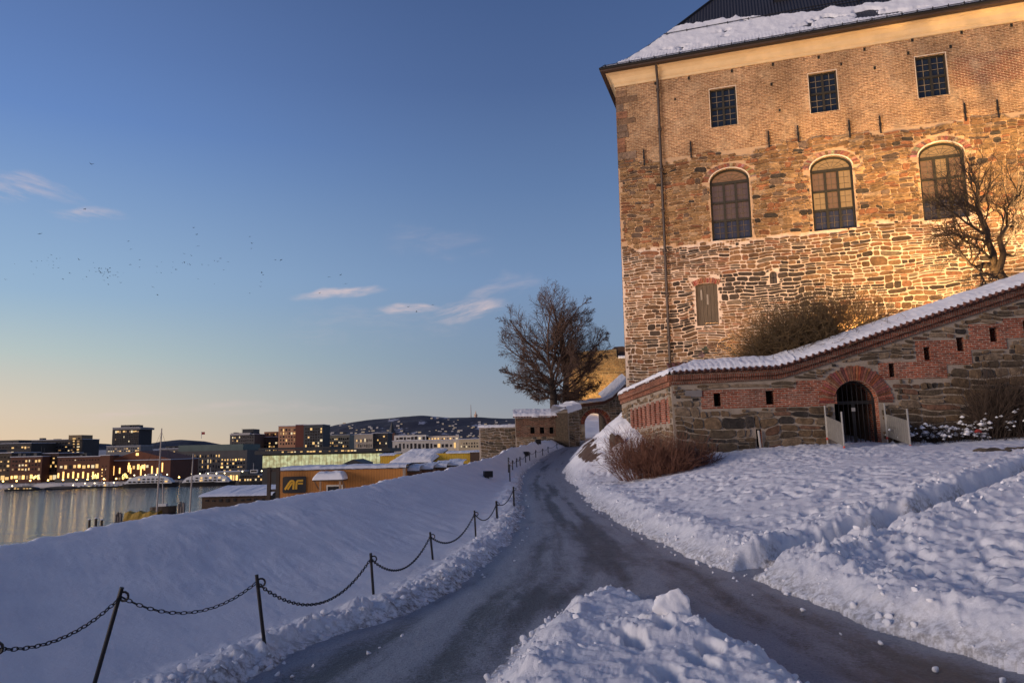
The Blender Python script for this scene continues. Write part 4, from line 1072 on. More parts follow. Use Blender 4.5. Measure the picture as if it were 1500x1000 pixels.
# back and ends of the wall
m.mi = 0; b = m.addv([(u, TH, v - .02) for u, v in EV]); b2 = m.addv([(u, TH, -1) for u, v in EV])
for i in range(len(EV) - 1):
    if EV[i + 1][0] < GATE[0] - 1 or EV[i][0] > GATE[1] + 1.2: m.face((b + i, b + i + 1, b2 + i + 1, b2 + i))
m.addv([]); 
for (u0, v0), (u1, v1) in zip(EV, EV[1:]): m.poly([(u0, 0, v0 - .02), (u1, 0, v1 - .02), (u1, TH, v1 - .02), (u0, TH, v0 - .02)]); m.poly([(u0, TH - .03, v0 - .02), (u1, TH - .03, v1 - .02), (u1, TH - .03, v1 + .41), (u0, TH - .03, v0 + .41)])
m.poly([(UE, 0, -1), (UE, TH, -1), (UE, TH, ev(UE)), (UE, 0, ev(UE))])
m.mi = 1
GTOP = GATE[3] - GR
def skipF(u, v):
    if u < .03 or v > ev(u) - .40 or v < -.6: return True
    for a, b_, c, d in bands:
        if a - .01 < u < b_ + .01 and c - .01 < v < d + .01: return True
    for a, b_, c, d in EMB + [SLIT]:
        if a - .01 < u < b_ + .01 and c - .01 < v < d + .01: return True
    if GATE[0] - .06 < u < GATE[1] + .06 and v < GTOP: return True
    if (u - GC) ** 2 + (v - GTOP) ** 2 < (GR + .58) ** 2 and v > GTOP - .05: return True
    return False
def palF(u, v, r):
    k = r.random()
    base = (.150, .100, .058) if k < .38 else (.095, .070, .046) if k < .62 else (.20, .145, .095) if k < .80 else (.050, .042, .036) if k < .93 else (.15, .080, .05)
    f = r.uniform(.65, 1.1); return tuple(x * f for x in base)
rubble(m, (0, UE, -1.0, 8.5), skipF, rw, 1.05, lambda u, v: .24 if v > ev(u) - 1.05 else .48, lambda u, v: .018, palF, .06, 2.3, .16)
voussoirs(m, (GC, GTOP), GR + .01, GR + .50, -.05, math.pi + .02, 37, rw, -.035, .10, cols=((.22, .07, .04), (.27, .10, .06), (.15, .05, .032), (.20, .085, .055)), gap=.22)
wallobj = m.build('masonry', [FMO, STONE, BR, DARK], fw, colors=True)
# brick bands stand a hair proud
m = MB(); off = 0
for a, b_, c, d in bands:
    off += .003
    hs = [rect(*e) for e in EMB if a < e[0] and e[1] < b_ and c - .3 < e[2] and e[3] < d + .3]
    hs = [[(x, min(max(y, c + .001), d - .001)) for x, y in h] for h in hs]
    # skip what the gate arch covers
    m2 = MB(); wall_plate(m2, rect(a, b_, c, d), hs, .03, y0=-.012 - off)
    bb = m.addv(m2.v)
    for f in m2.f: m.face([bb + i for i in f])
    for p, q in (((a, c), (b_, c)), ((b_, c), (b_, d)), ((b_, d), (a, d)), ((a, d), (a, c))):
        m.poly([(p[0], -.012 - off, p[1]), (q[0], -.012 - off, q[1]), (q[0], .0, q[1]), (p[0], .0, p[1])])
m.build('brick_band', BR, fw)
# stepped brick cornice under the tiles
m = MB()
for (u0, v0), (u1, v1) in zip(EV, EV[1:]):
    for o, d0, d1 in ((.06, .02, .14), (.11, .14, .005), ):
        pass
    for o, lo, hi in ((.07, .36, .22), (.14, .215, .02)):
        m.prism([(u0, -o, v0 - lo), (u1, -o, v1 - lo), (u1, -o, v1 - hi), (u0, -o, v0 - hi)], (0, o + .02, 0))
m.build('brick_cornice', BRC, fw)
# tiled coping and snow on it
TILE = tile_mat('red_pantile', (.15, .052, .03), .21)
def coping(mb, pts, rise, depth, over, D=Vector((1, 0, 0)), N=Vector((0, 1, 0)), th=.05):
    """pts: (x along, height) of the front foot; a pitched slab going back"""
    fr = [(u, -over, v) for u, v in pts]; bk = [(u, depth, v + rise) for u, v in pts]
    n = len(pts); F0 = mb.addv(fr); B0 = mb.addv(bk); F1 = mb.addv([(x, y, z + th) for x, y, z in fr]); B1 = mb.addv([(x, y, z + th) for x, y, z in bk])
    for i in range(n - 1):
        mb.face((F0 + i, B0 + i, B0 + i + 1, F0 + i + 1)); mb.face((F1 + i, F1 + i + 1, B1 + i + 1, B1 + i)); mb.face((F0 + i, F0 + i + 1, F1 + i + 1, F1 + i)); mb.face((B0 + i, B1 + i, B1 + i + 1, B0 + i + 1))
    mb.face((F0, F1, B1, B0)); mb.face((F0 + n - 1, B0 + n - 1, B1 + n - 1, F1 + n - 1))
# barrel tiles at the foot make the scalloped edge
m = MB(); coping(m, EV, .42, TH, .20)
u = .1
while u < UE - .1:
    z = ev(u); m.tube([(u, -.24, z + .035), (u, .1, z + .16)], .055, 7); u += .21
m.build('tile_coping', TILE, fw)
def coping_snow(name, parent, ufun, u0, u1, depth, over, rise, thick, wave, n=300, seed=1, ridge=.1, uref=None):
    uu = np.linspace(u0, u1, n); ss = np.linspace(0, 1, 26); U, Sx = np.meshgrid(uu, ss, indexing='ij')
    zb = np.array([ufun(a) for a in uu])[:, None]
    y = -over + (depth + over) * Sx; zt = zb + rise * Sx
    t = thick * np.sqrt(np.clip(Sx / .12, 0, 1)) * np.sqrt(np.clip((1 - Sx) / .1, 0, 1))
    hump = wave * np.abs(np.sin(U * math.pi / .21)) * np.clip(1.3 - Sx * 1.2, 0, 1)
    z = zt + .05 + t * (1 + .35 * fbm(U * 1.4, Sx * 2, 3, seed)) + hump + .02 * fbm(U * 6, Sx * 6, 2, seed + 2) - .05 * (Sx < .001)
    y = y - .05 * np.clip(1 - Sx / .12, 0, 1) * fbm(U * 2, Sx, 2, seed + 5)
    return link(name, grid_mesh(name, np.stack([U, y, z], -1), SNOWROOF), parent)
def sn_th(u): return 1
def clip_snow(o, fun):
    for v in o.data.vertices: v.co.z = min(v.co.z, fun(v.co.x))
_cs = coping_snow('coping_snow', fw, ev, -.02, EV[3][0] + .25, TH, .17, .42, .12, .013, 420, 3)
clip_snow(_cs, lambda u: ev(max(u, 0)) + .03 + .45 * (u + .2))
coping_snow('coping_snow', fw, ev, EV[3][0] - .1, UE, TH, .14, .40, .10, .008, 420, 5)
# gate passage behind the arch
m = MB(); m.mi = 0
prof = arch_poly(GATE[0], GATE[1], GATE[2], GATE[3], 14); b = m.addv([(p[0], 1.0, p[1]) for p in prof]); b2 = m.addv([(p[0], 3.6, p[1]) for p in prof])
for i in range(len(prof)): j = (i + 1) % len(prof); m.face((b + i, b + j, b2 + j, b2 + i))
m.mi = 1; m.poly([(p[0], 3.6, p[1]) for p in prof]); m.build('gate_passage', [mat('passage_stone', (.16, .10, .06), .9, .5, 4, .8, 12, .03), DARK], fw)
# iron gate with hinges and bars
m = MB(); gy = .30; n = 9
for k in range(n):
    u = GATE[0] + (GATE[1] - GATE[0]) * (k + .5) / n; top = GTOP + math.sqrt(max(0, GR * GR - (u - GC) ** 2)) - .02
    m.tube([(u, gy, GATE[2] + .12), (u, gy, top)], .016, 6)
for v in (GATE[2] + .20, GATE[2] + (GTOP - GATE[2]) * .98, GTOP + .02): m.box(GATE[0] + .01, GATE[1] - .01, gy - .012, gy + .012, v - .022, v + .022)
m.tube([(GC + (GR - .03) * math.cos(math.pi * k / 16), gy, GTOP + (GR - .03) * math.sin(math.pi * k / 16)) for k in range(17)], .03, 6)
for u in (GATE[0] + .03, GATE[1] - .03, GC - .03, GC + .03): m.box(u - .022, u + .022, gy - .02, gy + .02, GATE[2] + .05, GTOP)
ig = m.build('iron_gate', IRON, fw)
m = MB(); m.box(GC - .07, GC + .05, gy - .05, gy - .021, GTOP - .30, GTOP - .18); m.build('lock', mat('zinc', (.42, .40, .36), .4, .2, bump=0, metal=.7), ig)
m = MB(); a, c = fuv(1003, 572), fuv(1028, 581); m.box(a[0], c[0], -.05, .02, c[1], a[1]); m.build('stone_plaque', mat('grey_slab', (.17, .155, .15), .8, .2, 6, .3, 30, .006), fw)
m = MB(); m.tube([((SLIT[0] + SLIT[1]) / 2 + .02, -.09, SLIT[2] - .1), ((SLIT[0] + SLIT[1]) / 2 - .03, -.09, SLIT[3] - .05)], .04, 8)
m.build('drain_pipe', mat('pale_pipe', (.36, .33, .30), .6, .2, bump=0), fw)
# ---- left section with blind brick slots
# (local frame of W2: u 0 far end .. W2LEN corner)
m = MB()
W2M = FWM.inverted() @ W2.matrix()
E2 = [(0.0, W2.uv(912, 578)[1]), (W2LEN, EV[0][1])]
def ev2(u): return E2[0][1] + (E2[1][1] - E2[0][1]) * u / W2LEN
slots = []
for x, t0, b0 in ((928, 603, 617), (934, 601, 615), (940, 599, 614), (946, 597, 612), (953, 595, 610), (960, 592, 608), (967, 589, 605), (976, 586, 603)):
    a, b_ = W2.uv(x - 1.6, t0), W2.uv(x + 1.8, b0); slots.append((a[0], b_[0], ev2(a[0]) - 1.55, ev2(a[0]) - .80))
print('W2', W2LEN, [tuple(round(q, 2) for q in s) for s in slots], 'ev', [tuple(round(x, 2) for x in e) for e in EV], 'gate', GATE)
m.mi = 0; wall_plate(m, [(0, -1), (W2LEN, -1), (W2LEN, E2[1][1]), (0, E2[0][1])], [rect(*s) for s in slots], .16, reveal_mi=2, back=[1] * 8, back_mi=2)
m.mi = 1
def skip2(u, v):
    if u > W2LEN - .02 or u < .02 or v > ev2(u) - .42 or v < -.5: return True
    if u > slots[0][0] - .35 and u < slots[-1][1] + .3 and ev2(u) - 1.66 < v < ev2(u) - .70: return True
    return False
def pal2(u, v, r):
    k = r.random(); base = (.24, .165, .095) if k < .45 else (.17, .12, .075) if k < .75 else (.27, .15, .085) if k < .9 else (.10, .085, .065)  # side stones lighter than the front, sunset light put into their colour
    f = r.uniform(.65, 1.1); return tuple(x * f for x in base)
rubble(m, (0, W2LEN, -.8, 4.6), skip2, rw, .8, lambda u, v: .36, lambda u, v: .02, pal2, .04, 2.2, .16)
m.mi = 1
side = m.build('side_masonry', [FMO, STONE, BR, DARK], fw, colors=True); side.matrix_local = W2M
m = MB()
for a, b_ in zip([-1] + list(range(8)), list(range(8)) + [8]):
    u0 = slots[0][0] - .35 if a < 0 else slots[a][1] + .002; u1 = slots[-1][1] + .3 if b_ > 7 else slots[b_][0] - .002
    m.prism([(u0, -.014, ev2(u0) - 1.62), (u1, -.014, ev2(u1) - 1.62), (u1, -.014, ev2(u1) - .74), (u0, -.014, ev2(u0) - .74)], (0, .02, 0))
o = m.build('brick_band', BR, fw); o.matrix_local = W2M
m = MB()
for o_, lo, hi in ((.07, .40, .24), (.13, .235, .01)):
    m.prism([(0, -o_, E2[0][1] - lo), (W2LEN, -o_, E2[1][1] - lo), (W2LEN, -o_, E2[1][1] - hi), (0, -o_, E2[0][1] - hi)], (0, o_ + .02, 0))
o = m.build('brick_cornice', brick_mat('sunset_cornice_brick', (.30, .11, .06), (.22, .075, .04), (.30, .2, .14), bw=.075, bh=.24, smear=.12, ms=.010), fw); o.matrix_local = W2M  # side cornice bricks brighter and more orange, sunset light in the colour
m = MB(); coping(m, [E2[0], (W2LEN - .75, ev2(W2LEN - .75))], .30, .8, .16); o = m.build('tile_coping', TILE, fw); o.matrix_local = W2M
o = coping_snow('coping_snow', fw, ev2, -.05, W2LEN + .14, .8, .15, .32, .12, .006, 160, 9); o.matrix_local = W2M
clip_snow(o, lambda u: ev2(W2LEN) + .06 + .45 * (W2LEN - u + .2))

# terrace of snow behind the wall, up to the castle's foot
tu = np.linspace(.45, UE + 2, 60); ts = np.linspace(0, 1, 24); TU, TS = np.meshgrid(tu, ts, indexing='ij')
fz = np.array([ev(min(max(a, 0), UE)) for a in tu])[:, None] - .25
px_ = W1.o.x + W1.D.x * TU + W1.N.x * (TH + .02); py_ = W1.o.y + W1.D.y * TU + W1.N.y * (TH + .02)
kx = K.o.x + K.D.x * (TU * 1.05 + .3); ky = K.o.y + K.D.y * (TU * 1.05 + .3)
X_ = px_ + (kx - px_) * TS; Y_ = py_ + (ky - py_) * TS
_hole = np.where((TU > GATE[0] - .9) & (TU < GATE[1] + .9) & (TS * 8 < 3.5), 1.0, 0.0)
Z_ = fz + TS * -.25 + fbm(X_ * .8, Y_ * .8, 3, 101) * .12
tag(link('terrace_ground', grid_mesh('terrace_ground', np.stack([X_, Y_, Z_], -1), SNOW)), 'snowy terrace behind the sloping wall', None, None, 'structure')

# ------------------------------------------------------------------ steel barrier panels either side of the gate
GALV = mat('galvanised', (.34, .33, .31), .45, .2, 8, .15, 40, .002, metal=.6)
def barrier(label, p0, p1, h):
    a, b = Vector(p0), Vector(p1); d = (b - a); L = math.hypot(d.x, d.y)
    r = empty('steel_barrier', a, math.atan2(d.y, d.x)); tag(r, label, 'barrier', 'steel barriers at the gate')
    dz = d.z
    for x, z in ((0, 0), (L, dz)):
        m = MB(); m.tube([(x, 0, z - .25), (x, 0, z + h)], .03, 8); pst = m.build('post', GALV, r)
        m = MB(); m.tube([(x, 0, z + .02), (x, 0, z + .10)], .033, 8); m.build('red_band', mat('red_paint', (.45, .05, .03), .5, .2, bump=0), pst)
    m = MB(); m.prism([(.03, 0, .10), (L - .03, 0, dz + .10), (L - .03, 0, dz + h * .70), (.03, 0, h * .70)], (0, .02, 0))
    n = 11
    for k in range(1, n):
        x = .03 + (L - .06) * k / n; z = dz * k / n; m.box(x - .012, x + .012, -.012, .0, z + .12, z + h * .69)
    m.build('panel', GALV, r)
def onfw(px, py, dep=0.0):
    u, v = fuv(px, py); return W1.o + W1.D * u + Vector((0, 0, v)) - W1.N * dep
def on_ground(px, py):
    p = on_field(px, py); return p
_b = onfw(1212, 652); _b = at_y(1212, 645, _b.y - .15); _a = at_y(1237, 658, 22.9)
barrier('ribbed galvanised barrier left of the gate in front of the wall', _b, _a, 1.15)
_b = at_y(1300, 644, onfw(1300, 640).y - .12); _a = at_y(1334, 656, 22.9)
barrier('ribbed galvanised barrier right of the gate beside the snowy shrubs', _b, _a, 1.2)

# ------------------------------------------------------------------ floodlights that stand behind the wall and light the castle
def floodlight(label, loc, target, power, size, blend, col=(1.0, .58, .20)):
    r = empty('floodlight', loc); tag(r, label, 'floodlight')
    d = (Vector(target) - Vector(loc)).normalized(); q = d.to_track_quat('-Z', 'Y')
    m = MB(); m.box(-.16, .16, -.12, .12, 0, .16); o = m.build('housing', IRON, r); o.rotation_euler = q.to_euler(); o.location = (0, 0, .35)
    m = MB(); m.box(-.14, .14, -.10, .10, -.012, -.003); g = m.build('lens', glowmat('flood_lens', col, 30.0), o)
    m = MB(); m.box(-.2, .2, -.03, .03, 0, .04); m.box(-.2, -.17, -.03, .03, .04, .4); m.box(.17, .2, -.03, .03, .04, .4); m.build('bracket', IRON, r)
    l = bpy.data.lights.new('flood_lamp', 'SPOT'); l.energy = power; l.color = col; l.spot_size = size; l.spot_blend = blend; l.shadow_soft_size = .12
    lo = link('flood_lamp', l, r); lo.rotation_euler = q.to_euler(); lo.location = Vector((0, 0, .35)) + d * .06
def kw(u, v, y=0.0): return KM @ Vector((u, y, v))
_u = K.uv(1330, 390)[0]
def behind(u, back): p = wp(u, back); p.z = ev(u) - .2; return p
floodlight('black floodlight behind the sloping wall aimed at the hall windows', behind(fuv(1420, 450)[0], 1.6), kw(_u, 10.5), 5200, math.radians(120), .9)
floodlight('black floodlight further up behind the wall aimed at the upper brickwork', behind(fuv(1500, 420)[0] + 2.5, 1.4), kw(K.uv(1400, 100)[0], 16.0), 19500, math.radians(105), .9, (1.0, .60, .24))
floodlight('black floodlight by the castle corner washing the left windows', behind(fuv(1020, 545)[0], 1.0), kw(K.uv(1010, 200)[0], 13.5), 4200, math.radians(100), .9, (1.0, .60, .34))
floodlight('black floodlight hidden behind the round shrub aimed at the middle hall window', behind(fuv(1275, 500)[0], 1.2), kw(K.uv(1215, 200)[0], 13.5), 4600, math.radians(100), .9, (1.0, .58, .24))
# ------------------------------------------------------------------ chain fence along the path
POSTMAT = mat('rusty_black_steel', (.014, .013, .014), .6, .3, 20, .3, 70, .002, metal=.3)
# (foot px,py ; top px,py ; height of the foot above the path)
POSTS = [((-60, 1095), (-8, 935)), ((138, 1002), (178, 862)), ((387, 940), (376, 843)), ((547, 870), (543, 811)), ((634, 820), (630, 780)), ((697, 789), (695, 748)), ((728, 758), (727, 734)), ((753, 740), (752, 713))]
def post_len(L): return max(.3, L)
def ground_at(x, y): return float(ground_z(np.array([x]), np.array([y]))[0])
def on_snow(px, py):
    d = ray(px, py)
    ts = np.linspace(2.5, 75, 1500); X = CAM.x + d.x * ts; Y = CAM.y + d.y * ts; Z = CAM.z + d.z * ts
    G = ground_z(X.copy(), Y.copy()); k = np.argmax(Z < G)
    return Vector((X[k], Y[k], Z[k]))
_fence = []
for ft, tp in POSTS:
    b = on_snow(*ft) if ft[1] < 1000 else at_z(ft[0], ft[1], .12); t = at_y(tp[0], tp[1], b.y); _fence.append((b, t))
# further on the posts stand every three metres along the edge of the path
for px, py, h in ((747, 704, 24), (745, 692, 22), (751, 688, 14), (757, 684, 13), (762, 682, 13), (770, 677, 12), (776, 674, 12), (785, 670, 11), (795, 667, 10), (803, 663, 9), (816, 657, 8)):
    b = on_snow(px, py); t = at_y(px - .5, py - h, b.y); _fence.append((b, t))
_plabels = ['black steel chain post cut off by the left edge of the view', 'tall black post leaning right nearest the camera by the snow bank', 'black chain post leaning left above the ploughed edge, second from the camera', 'upright black chain post, third from the camera', 'small black chain post leaning left, fourth from the camera', 'small upright black chain post, fifth from the camera', 'sixth black chain post from the camera just before the bend', 'black chain post at the bend of the snow edge']
def ring_links(mb, pts, wire, length, width, sides=4):
    """chain of oval links along a polyline"""
    P = [Vector(p) for p in pts]; acc = [0.0]
    for a, b in zip(P, P[1:]): acc.append(acc[-1] + (b - a).length)
    tot = acc[-1]; n = max(2, int(tot / (length * .80)))
    def at(s):
        for i in range(len(P) - 1):
            if s <= acc[i + 1]: return P[i].lerp(P[i + 1], (s - acc[i]) / max(1e-6, acc[i + 1] - acc[i]))
        return P[-1]
    for k in range(n):
        s = tot * (k + .5) / n; c = at(s); t = (at(min(tot, s + .02)) - at(max(0, s - .02))).normalized()
        up = Vector((0, 0, 1)); s1 = t.cross(up).normalized(); s2 = s1.cross(t)
        sd = (s1 * .35 + s2 * .94) if k % 2 else (s1 * .94 - s2 * .35)
        ring = [c + t * (length * .5 * math.cos(a)) + sd * (width * .5 * math.sin(a)) for a in [2 * math.pi * q / 10 for q in range(10)]]
        mb.tube(ring + ring[:1], wire, sides, cap=False)
for i, (b, t) in enumerate(_fence):
    near = i < 8; L = (t - b).length; ax = (t - b).normalized()
    r = empty('chain_post', b, 0); tag(r, _plabels[i] if near else 'one of the far black chain posts close together before the arch', 'post', 'posts of the chain fence')
    m = MB(); rad = .0145 if i < 6 else .022
    m.tube([ax * -.3, ax * (L * .5), ax * (L + .01)], [rad, rad, rad], 8); m.build('shaft', POSTMAT, r)
    m = MB(); c = ax * (L - .05)
    m.tube([c + Vector((.03 + .03 * math.cos(2 * math.pi * q / 10), 0, .03 * math.sin(2 * math.pi * q / 10))) for q in range(11)], .008, 5, cap=False); m.build('ring', POSTMAT, r)
_sag = [.10, .16, .30, .26, .24, .2, .16, .14]
for i in range(len(_fence) - 1):
    a, b = _fence[i][1] - Vector((0, 0, .05)), _fence[i + 1][1] - Vector((0, 0, .05)); sg = _sag[i] if i < len(_sag) else .12
    if i == 7: continue
    pts = []
    for k in range(25):
        f = k / 24; p = a.lerp(b, f); p.z -= sg * 4 * f * (1 - f); pts.append(p - a)
    m = MB()
    if i < 5: ring_links(m, pts, .0036 if i < 2 else .0048, .052, .023)
    else: m.tube(pts, .010, 5)
    o = m.build('chain', POSTMAT, None, loc=a)
    tag(o, ['heavy chain from the left edge of the view to the tall leaning post', 'black chain nearly level between the two nearest posts in view', 'deeply sagging black chain between the second and third posts', 'sagging black chain between the third and fourth posts', 'sagging black chain between the fourth and fifth posts', 'thin chain between the fifth and sixth posts', 'thin chain running up to the post at the bend'][i] if i < 7 else 'short sagging chain between far posts before the arch', 'chain', 'chains of the fence')

# dark box floodlights standing in the snow of the bank
for px, py, w, h, lab in ((715, 700, 12, 9, 'black box lamp on the snow bank left of the chain posts'), (788, 651, 8, 7, 'small black lamp near the top of the bank below the tiled wall'), (771, 668, 6, 6, 'small black lamp half way along the bank by the chain')):
    p = on_snow(px, py); s = (p - CAM).length / FPX
    r = empty('bank_lamp', p, .3); tag(r, lab, 'lamp', 'ground lamps on the snow bank')
    m = MB(); m.box(-w * s * .5, w * s * .5, -.12, .12, .03, .03 + h * s); m.build('housing', IRON, r)
    m = MB(); m.box(-w * s * .36, w * s * .36, .125, .14, .03 + h * s * .15, .03 + h * s * .85); m.build('glass', GL_DARK, r)
    m = MB(); m.box(-.03, .03, -.03, .03, -.25, .03); m.build('spike', IRON, r)

# ------------------------------------------------------------------ bare trees and shrubs
def grow(mb, p, d, L, r, lev, rng, spec, inside=None, tips=None, rmin=.0014):
    """recursive branch: spec[lev] = (children, length ratio, spread, sides, segments, wiggle, up)"""
    n_ch, lr, spread, sides, segs, wig, up = spec[lev][:7]; st0 = spec[lev][7] if len(spec[lev]) > 7 else 0
    pts = [p.copy()]; rad = [r]; q = p.copy(); dd = d.copy(); ds = []
    for i in range(segs):
        dd = (dd + Vector((rng.gauss(0, wig), rng.gauss(0, wig), rng.gauss(0, wig) + up))).normalized()
        q = q + dd * (L / segs); pts.append(q.copy()); ds.append(dd.copy()); rad.append(max(r * (1 - .62 * (i + 1) / segs), rmin))
        if inside and not inside(q): break
    mb.tube(pts, rad, sides, cap=lev < 2)
    if tips is not None and lev >= len(spec) - 1: tips.append((pts[-1], ds[-1]))
    if lev + 1 >= len(spec): return
    for k in range(n_ch):
        f = (k + .6 + rng.uniform(-.3, .3)) / n_ch; f = .22 + .78 * f if lev else st0 + (1 - st0) * f
        i = min(len(pts) - 2, int(f * (len(pts) - 1))); fr = f * (len(pts) - 1) - i; b = pts[i].lerp(pts[i + 1], min(1, max(0, fr)))
        dr = ds[min(i, len(ds) - 1)]; o = dr.orthogonal().normalized(); o.rotate(Matrix.Rotation(rng.uniform(0, 2 * math.pi), 3, dr))
        a = spread * rng.uniform(.6, 1.25); nd = (dr * math.cos(a) + o * math.sin(a)).normalized()
        rr = max(rad[i] * rng.uniform(.45, .7), rmin)
        grow(mb, b, nd, L * lr * rng.uniform(.7, 1.2) * (1.15 - .45 * f), rr, lev + 1, rng, spec, inside, tips, rmin)
BARK = mat('dark_bark', (.050, .034, .024), .9, .4, 6, .6, 24, .02)
TWIG = mat('brown_twigs', (.105, .060, .040), .9, .3, 3, 0)
def big_tree(label, px, base_py, y, h, width, seed, lean=0.0):
    rng = random.Random(seed); b = at_y(px, base_py, y); b.z -= 1.2
    r = empty('bare_tree', b); tag(r, label, 'tree', 'big bare trees beyond the far wall')
    cz = h * .575
    def inside(q): return ((q.x - lean * q.z) / (width * .5)) ** 2 + (q.y / (width * .5)) ** 2 + ((q.z - cz) / (h * .45)) ** 2 < 1.0 + rng.uniform(-.22, .10)
    t = MB(); tr = MB()
    # trunk parting into a few upright leaders
    tr.tube([(0, 0, 0), (.05, 0, h * .12), (.02, .03, h * .22), (lean * h * .34, 0, h * .34)], [.40, .34, .29, .22], 10)
    tips = []
    for k in range(16):
        a = 2.4 * k + rng.uniform(-.3, .3); el_ = .1 + 1.62 * (k / 15) ** .8
        d = Vector((math.sin(el_) * math.cos(a) * .8 + lean, math.sin(el_) * math.sin(a) * .8, math.cos(el_)))
        z0 = h * (.36 - .17 * k / 15) * rng.uniform(.85, 1.1)
        grow(t, Vector((lean * z0, 0, z0)), d.normalized(), h * rng.uniform(.36, .50) * (1.1 - .022 * k), .115 - .004 * k, 0, rng,
             [(11, .46, .62, 5, 7, .12, .03, .10), (9, .50, .62, 4, 5, .15, .02), (8, .55, .65, 3, 3, .18, .02), (6, .6, .7, 3, 2, .22, .0)], inside, tips, .007)
    trunk = tr.build('trunk', BARK, r, smooth=True)
    crown = t.build('crown', TWIG, r)
    lf = MB()
    for p, d in tips:
        if rng.random() < .10:
            s = rng.uniform(.04, .08); a = Vector((rng.gauss(0, 1), rng.gauss(0, 1), rng.gauss(0, 1))).normalized() * s; c = a.orthogonal().normalized() * s
            lf.poly([p - a, p + c * .6, p + a, p - c * .6])
    o = lf.build('dry_leaves', mat('dry_leaves_brown', (.05, .03, .02), .9, .3, bump=0), r); o['kind'] = 'stuff'
big_tree('big bare tree with a wide rounded crown, left of the pair', 811, 604, 60, 11.9, 8.4, 5, -.02)
big_tree('bare tree with the straighter trunk, right of the pair before the yellow lit wall', 829, 600, 63, 12.3, 7.6, 11, .03)

# gnarled apple tree before the lit wall
rng = random.Random(12); b = wp(fuv(1474, 410)[0], 2.4); b.z = ev(fuv(1474, 410)[0]) - .6
r = empty('gnarled_tree', b); tag(r, 'gnarled bare fruit tree before the floodlit wall', 'tree')
S_ = 27.5 / FPX
def tp(px, py, dy=0.0): p = at_y(px, py, b.y + dy); return p - b
t = MB()
t.tube([(0, 0, -.3), tp(1473, 412), tp(1462, 398, .1), tp(1450, 388, .15), tp(1436, 390, .1)], [.24, .20, .17, .13, .10], 10)
t.tube([tp(1456, 392, .1), tp(1455, 372), tp(1448, 355, .1), tp(1446, 335)], [.15, .12, .10, .085], 8)
t.tube([tp(1462, 398), tp(1470, 372, -.1), tp(1464, 350, -.2), tp(1476, 332, -.3)], [.15, .11, .09, .075], 8)
trunk = t.build('trunk', BARK, r, smooth=True)
t = MB(); spec = [(11, .6, .65, 5, 7, .2, .02, .12), (9, .6, .75, 4, 5, .24, .02), (6, .62, .8, 3, 4, .28, .02), (4, .6, .85, 3, 3, .32, .0)]
for (sx, sy), (ex, ey), dy, rr in (((1446, 335), (1440, 255), .2, .06), ((1446, 342), (1372, 300), -.3, .05), ((1448, 352), (1420, 232), .3, .05), ((1446, 338), (1400, 270), -.5, .05), ((1436, 390), (1375, 385), -.4, .06), ((1440, 385), (1395, 420), -.6, .05), ((1448, 355), (1380, 340), .5, .055), ((1476, 332), (1470, 250), -.4, .06),
                                 ((1476, 334), (1520, 280), .3, .055), ((1468, 365), (1530, 340), -.5, .055), ((1464, 350), (1500, 235), .4, .045), ((1452, 380), (1405, 362), -.8, .05), ((1470, 372), (1540, 390), .2, .05)):
    a, c = tp(sx, sy), tp(ex, ey, dy); grow(t, a, (c - a).normalized(), (c - a).length * 1.15, rr, 0, rng, spec)
t.build('crown', mat('black_twigs', (.030, .020, .014), .9, .3, bump=0), r)

def bush(name, label, cat, base, blobs, n, L, rad, matname, seed, up=.5, rmin=.004, wild=0):
    """dense thin stems fanning out of several roots"""
    rng = random.Random(seed); r = empty(name, base); tag(r, label, cat); m = MB()
    for cx, cy, cz, R in blobs:
        for k in range(n):
            a = rng.uniform(0, 2 * math.pi); q = rng.random() ** .5 * R; p = Vector((cx + math.cos(a) * q, cy + math.sin(a) * q, cz))
            d = Vector((math.cos(a) * q / R * (1 - up) * 1.6 + rng.gauss(0, .15), math.sin(a) * q / R * (1 - up) * 1.6 + rng.gauss(0, .15), 1)).normalized()
            l = L * rng.uniform(.45, 1.0) * (1.1 - .45 * q / R)
            grow(m, p, d, l, rad * rng.uniform(.7, 1.3), 0, rng, [(6, .55, .95, 3, 5, .28, .0, .2), (5, .5, 1.0, 3, 2, .35, .0)] if wild else [(5, .5, .55, 3, 4, .12, .0, .3), (4, .5, .7, 3, 2, .2, .0)], None, None, rmin)
    m.build('stems', matname, r)
    return r
# red brown bush at the corner of the wall
_b = on_snow(965, 696)
bush('bare_bush', 'reddish brown leafless bush at the corner of the front wall', 'bush', _b,
     [(-.45, .3, -.15, .7), (.3, .5, -.1, .8), (.95, .8, -.05, .7), (.2, -.1, -.15, .6), (-.5, 1.0, .2, .6)], 240, 1.35, .006, mat('red_twigs', (.12, .050, .030), .9, .3, bump=0), 31, .45)
# round shrub behind the wall, lit from the right
_u = fuv(1195, 500)[0]; _p = wp(_u, 2.2); _p.z = ev(_u) - .5
bush('round_shrub', 'dense rounded shrub behind the wall coping under the slot window', 'shrub', _p, [(-.5, 0, .25, .7), (.3, .3, .45, .9), (1.1, .1, .65, .9), (1.8, .3, .85, .7)], 330, 2.9, .010, mat('olive_twigs', (.105, .066, .028), .9, .3, bump=0), 41, .25, .0062, 1)
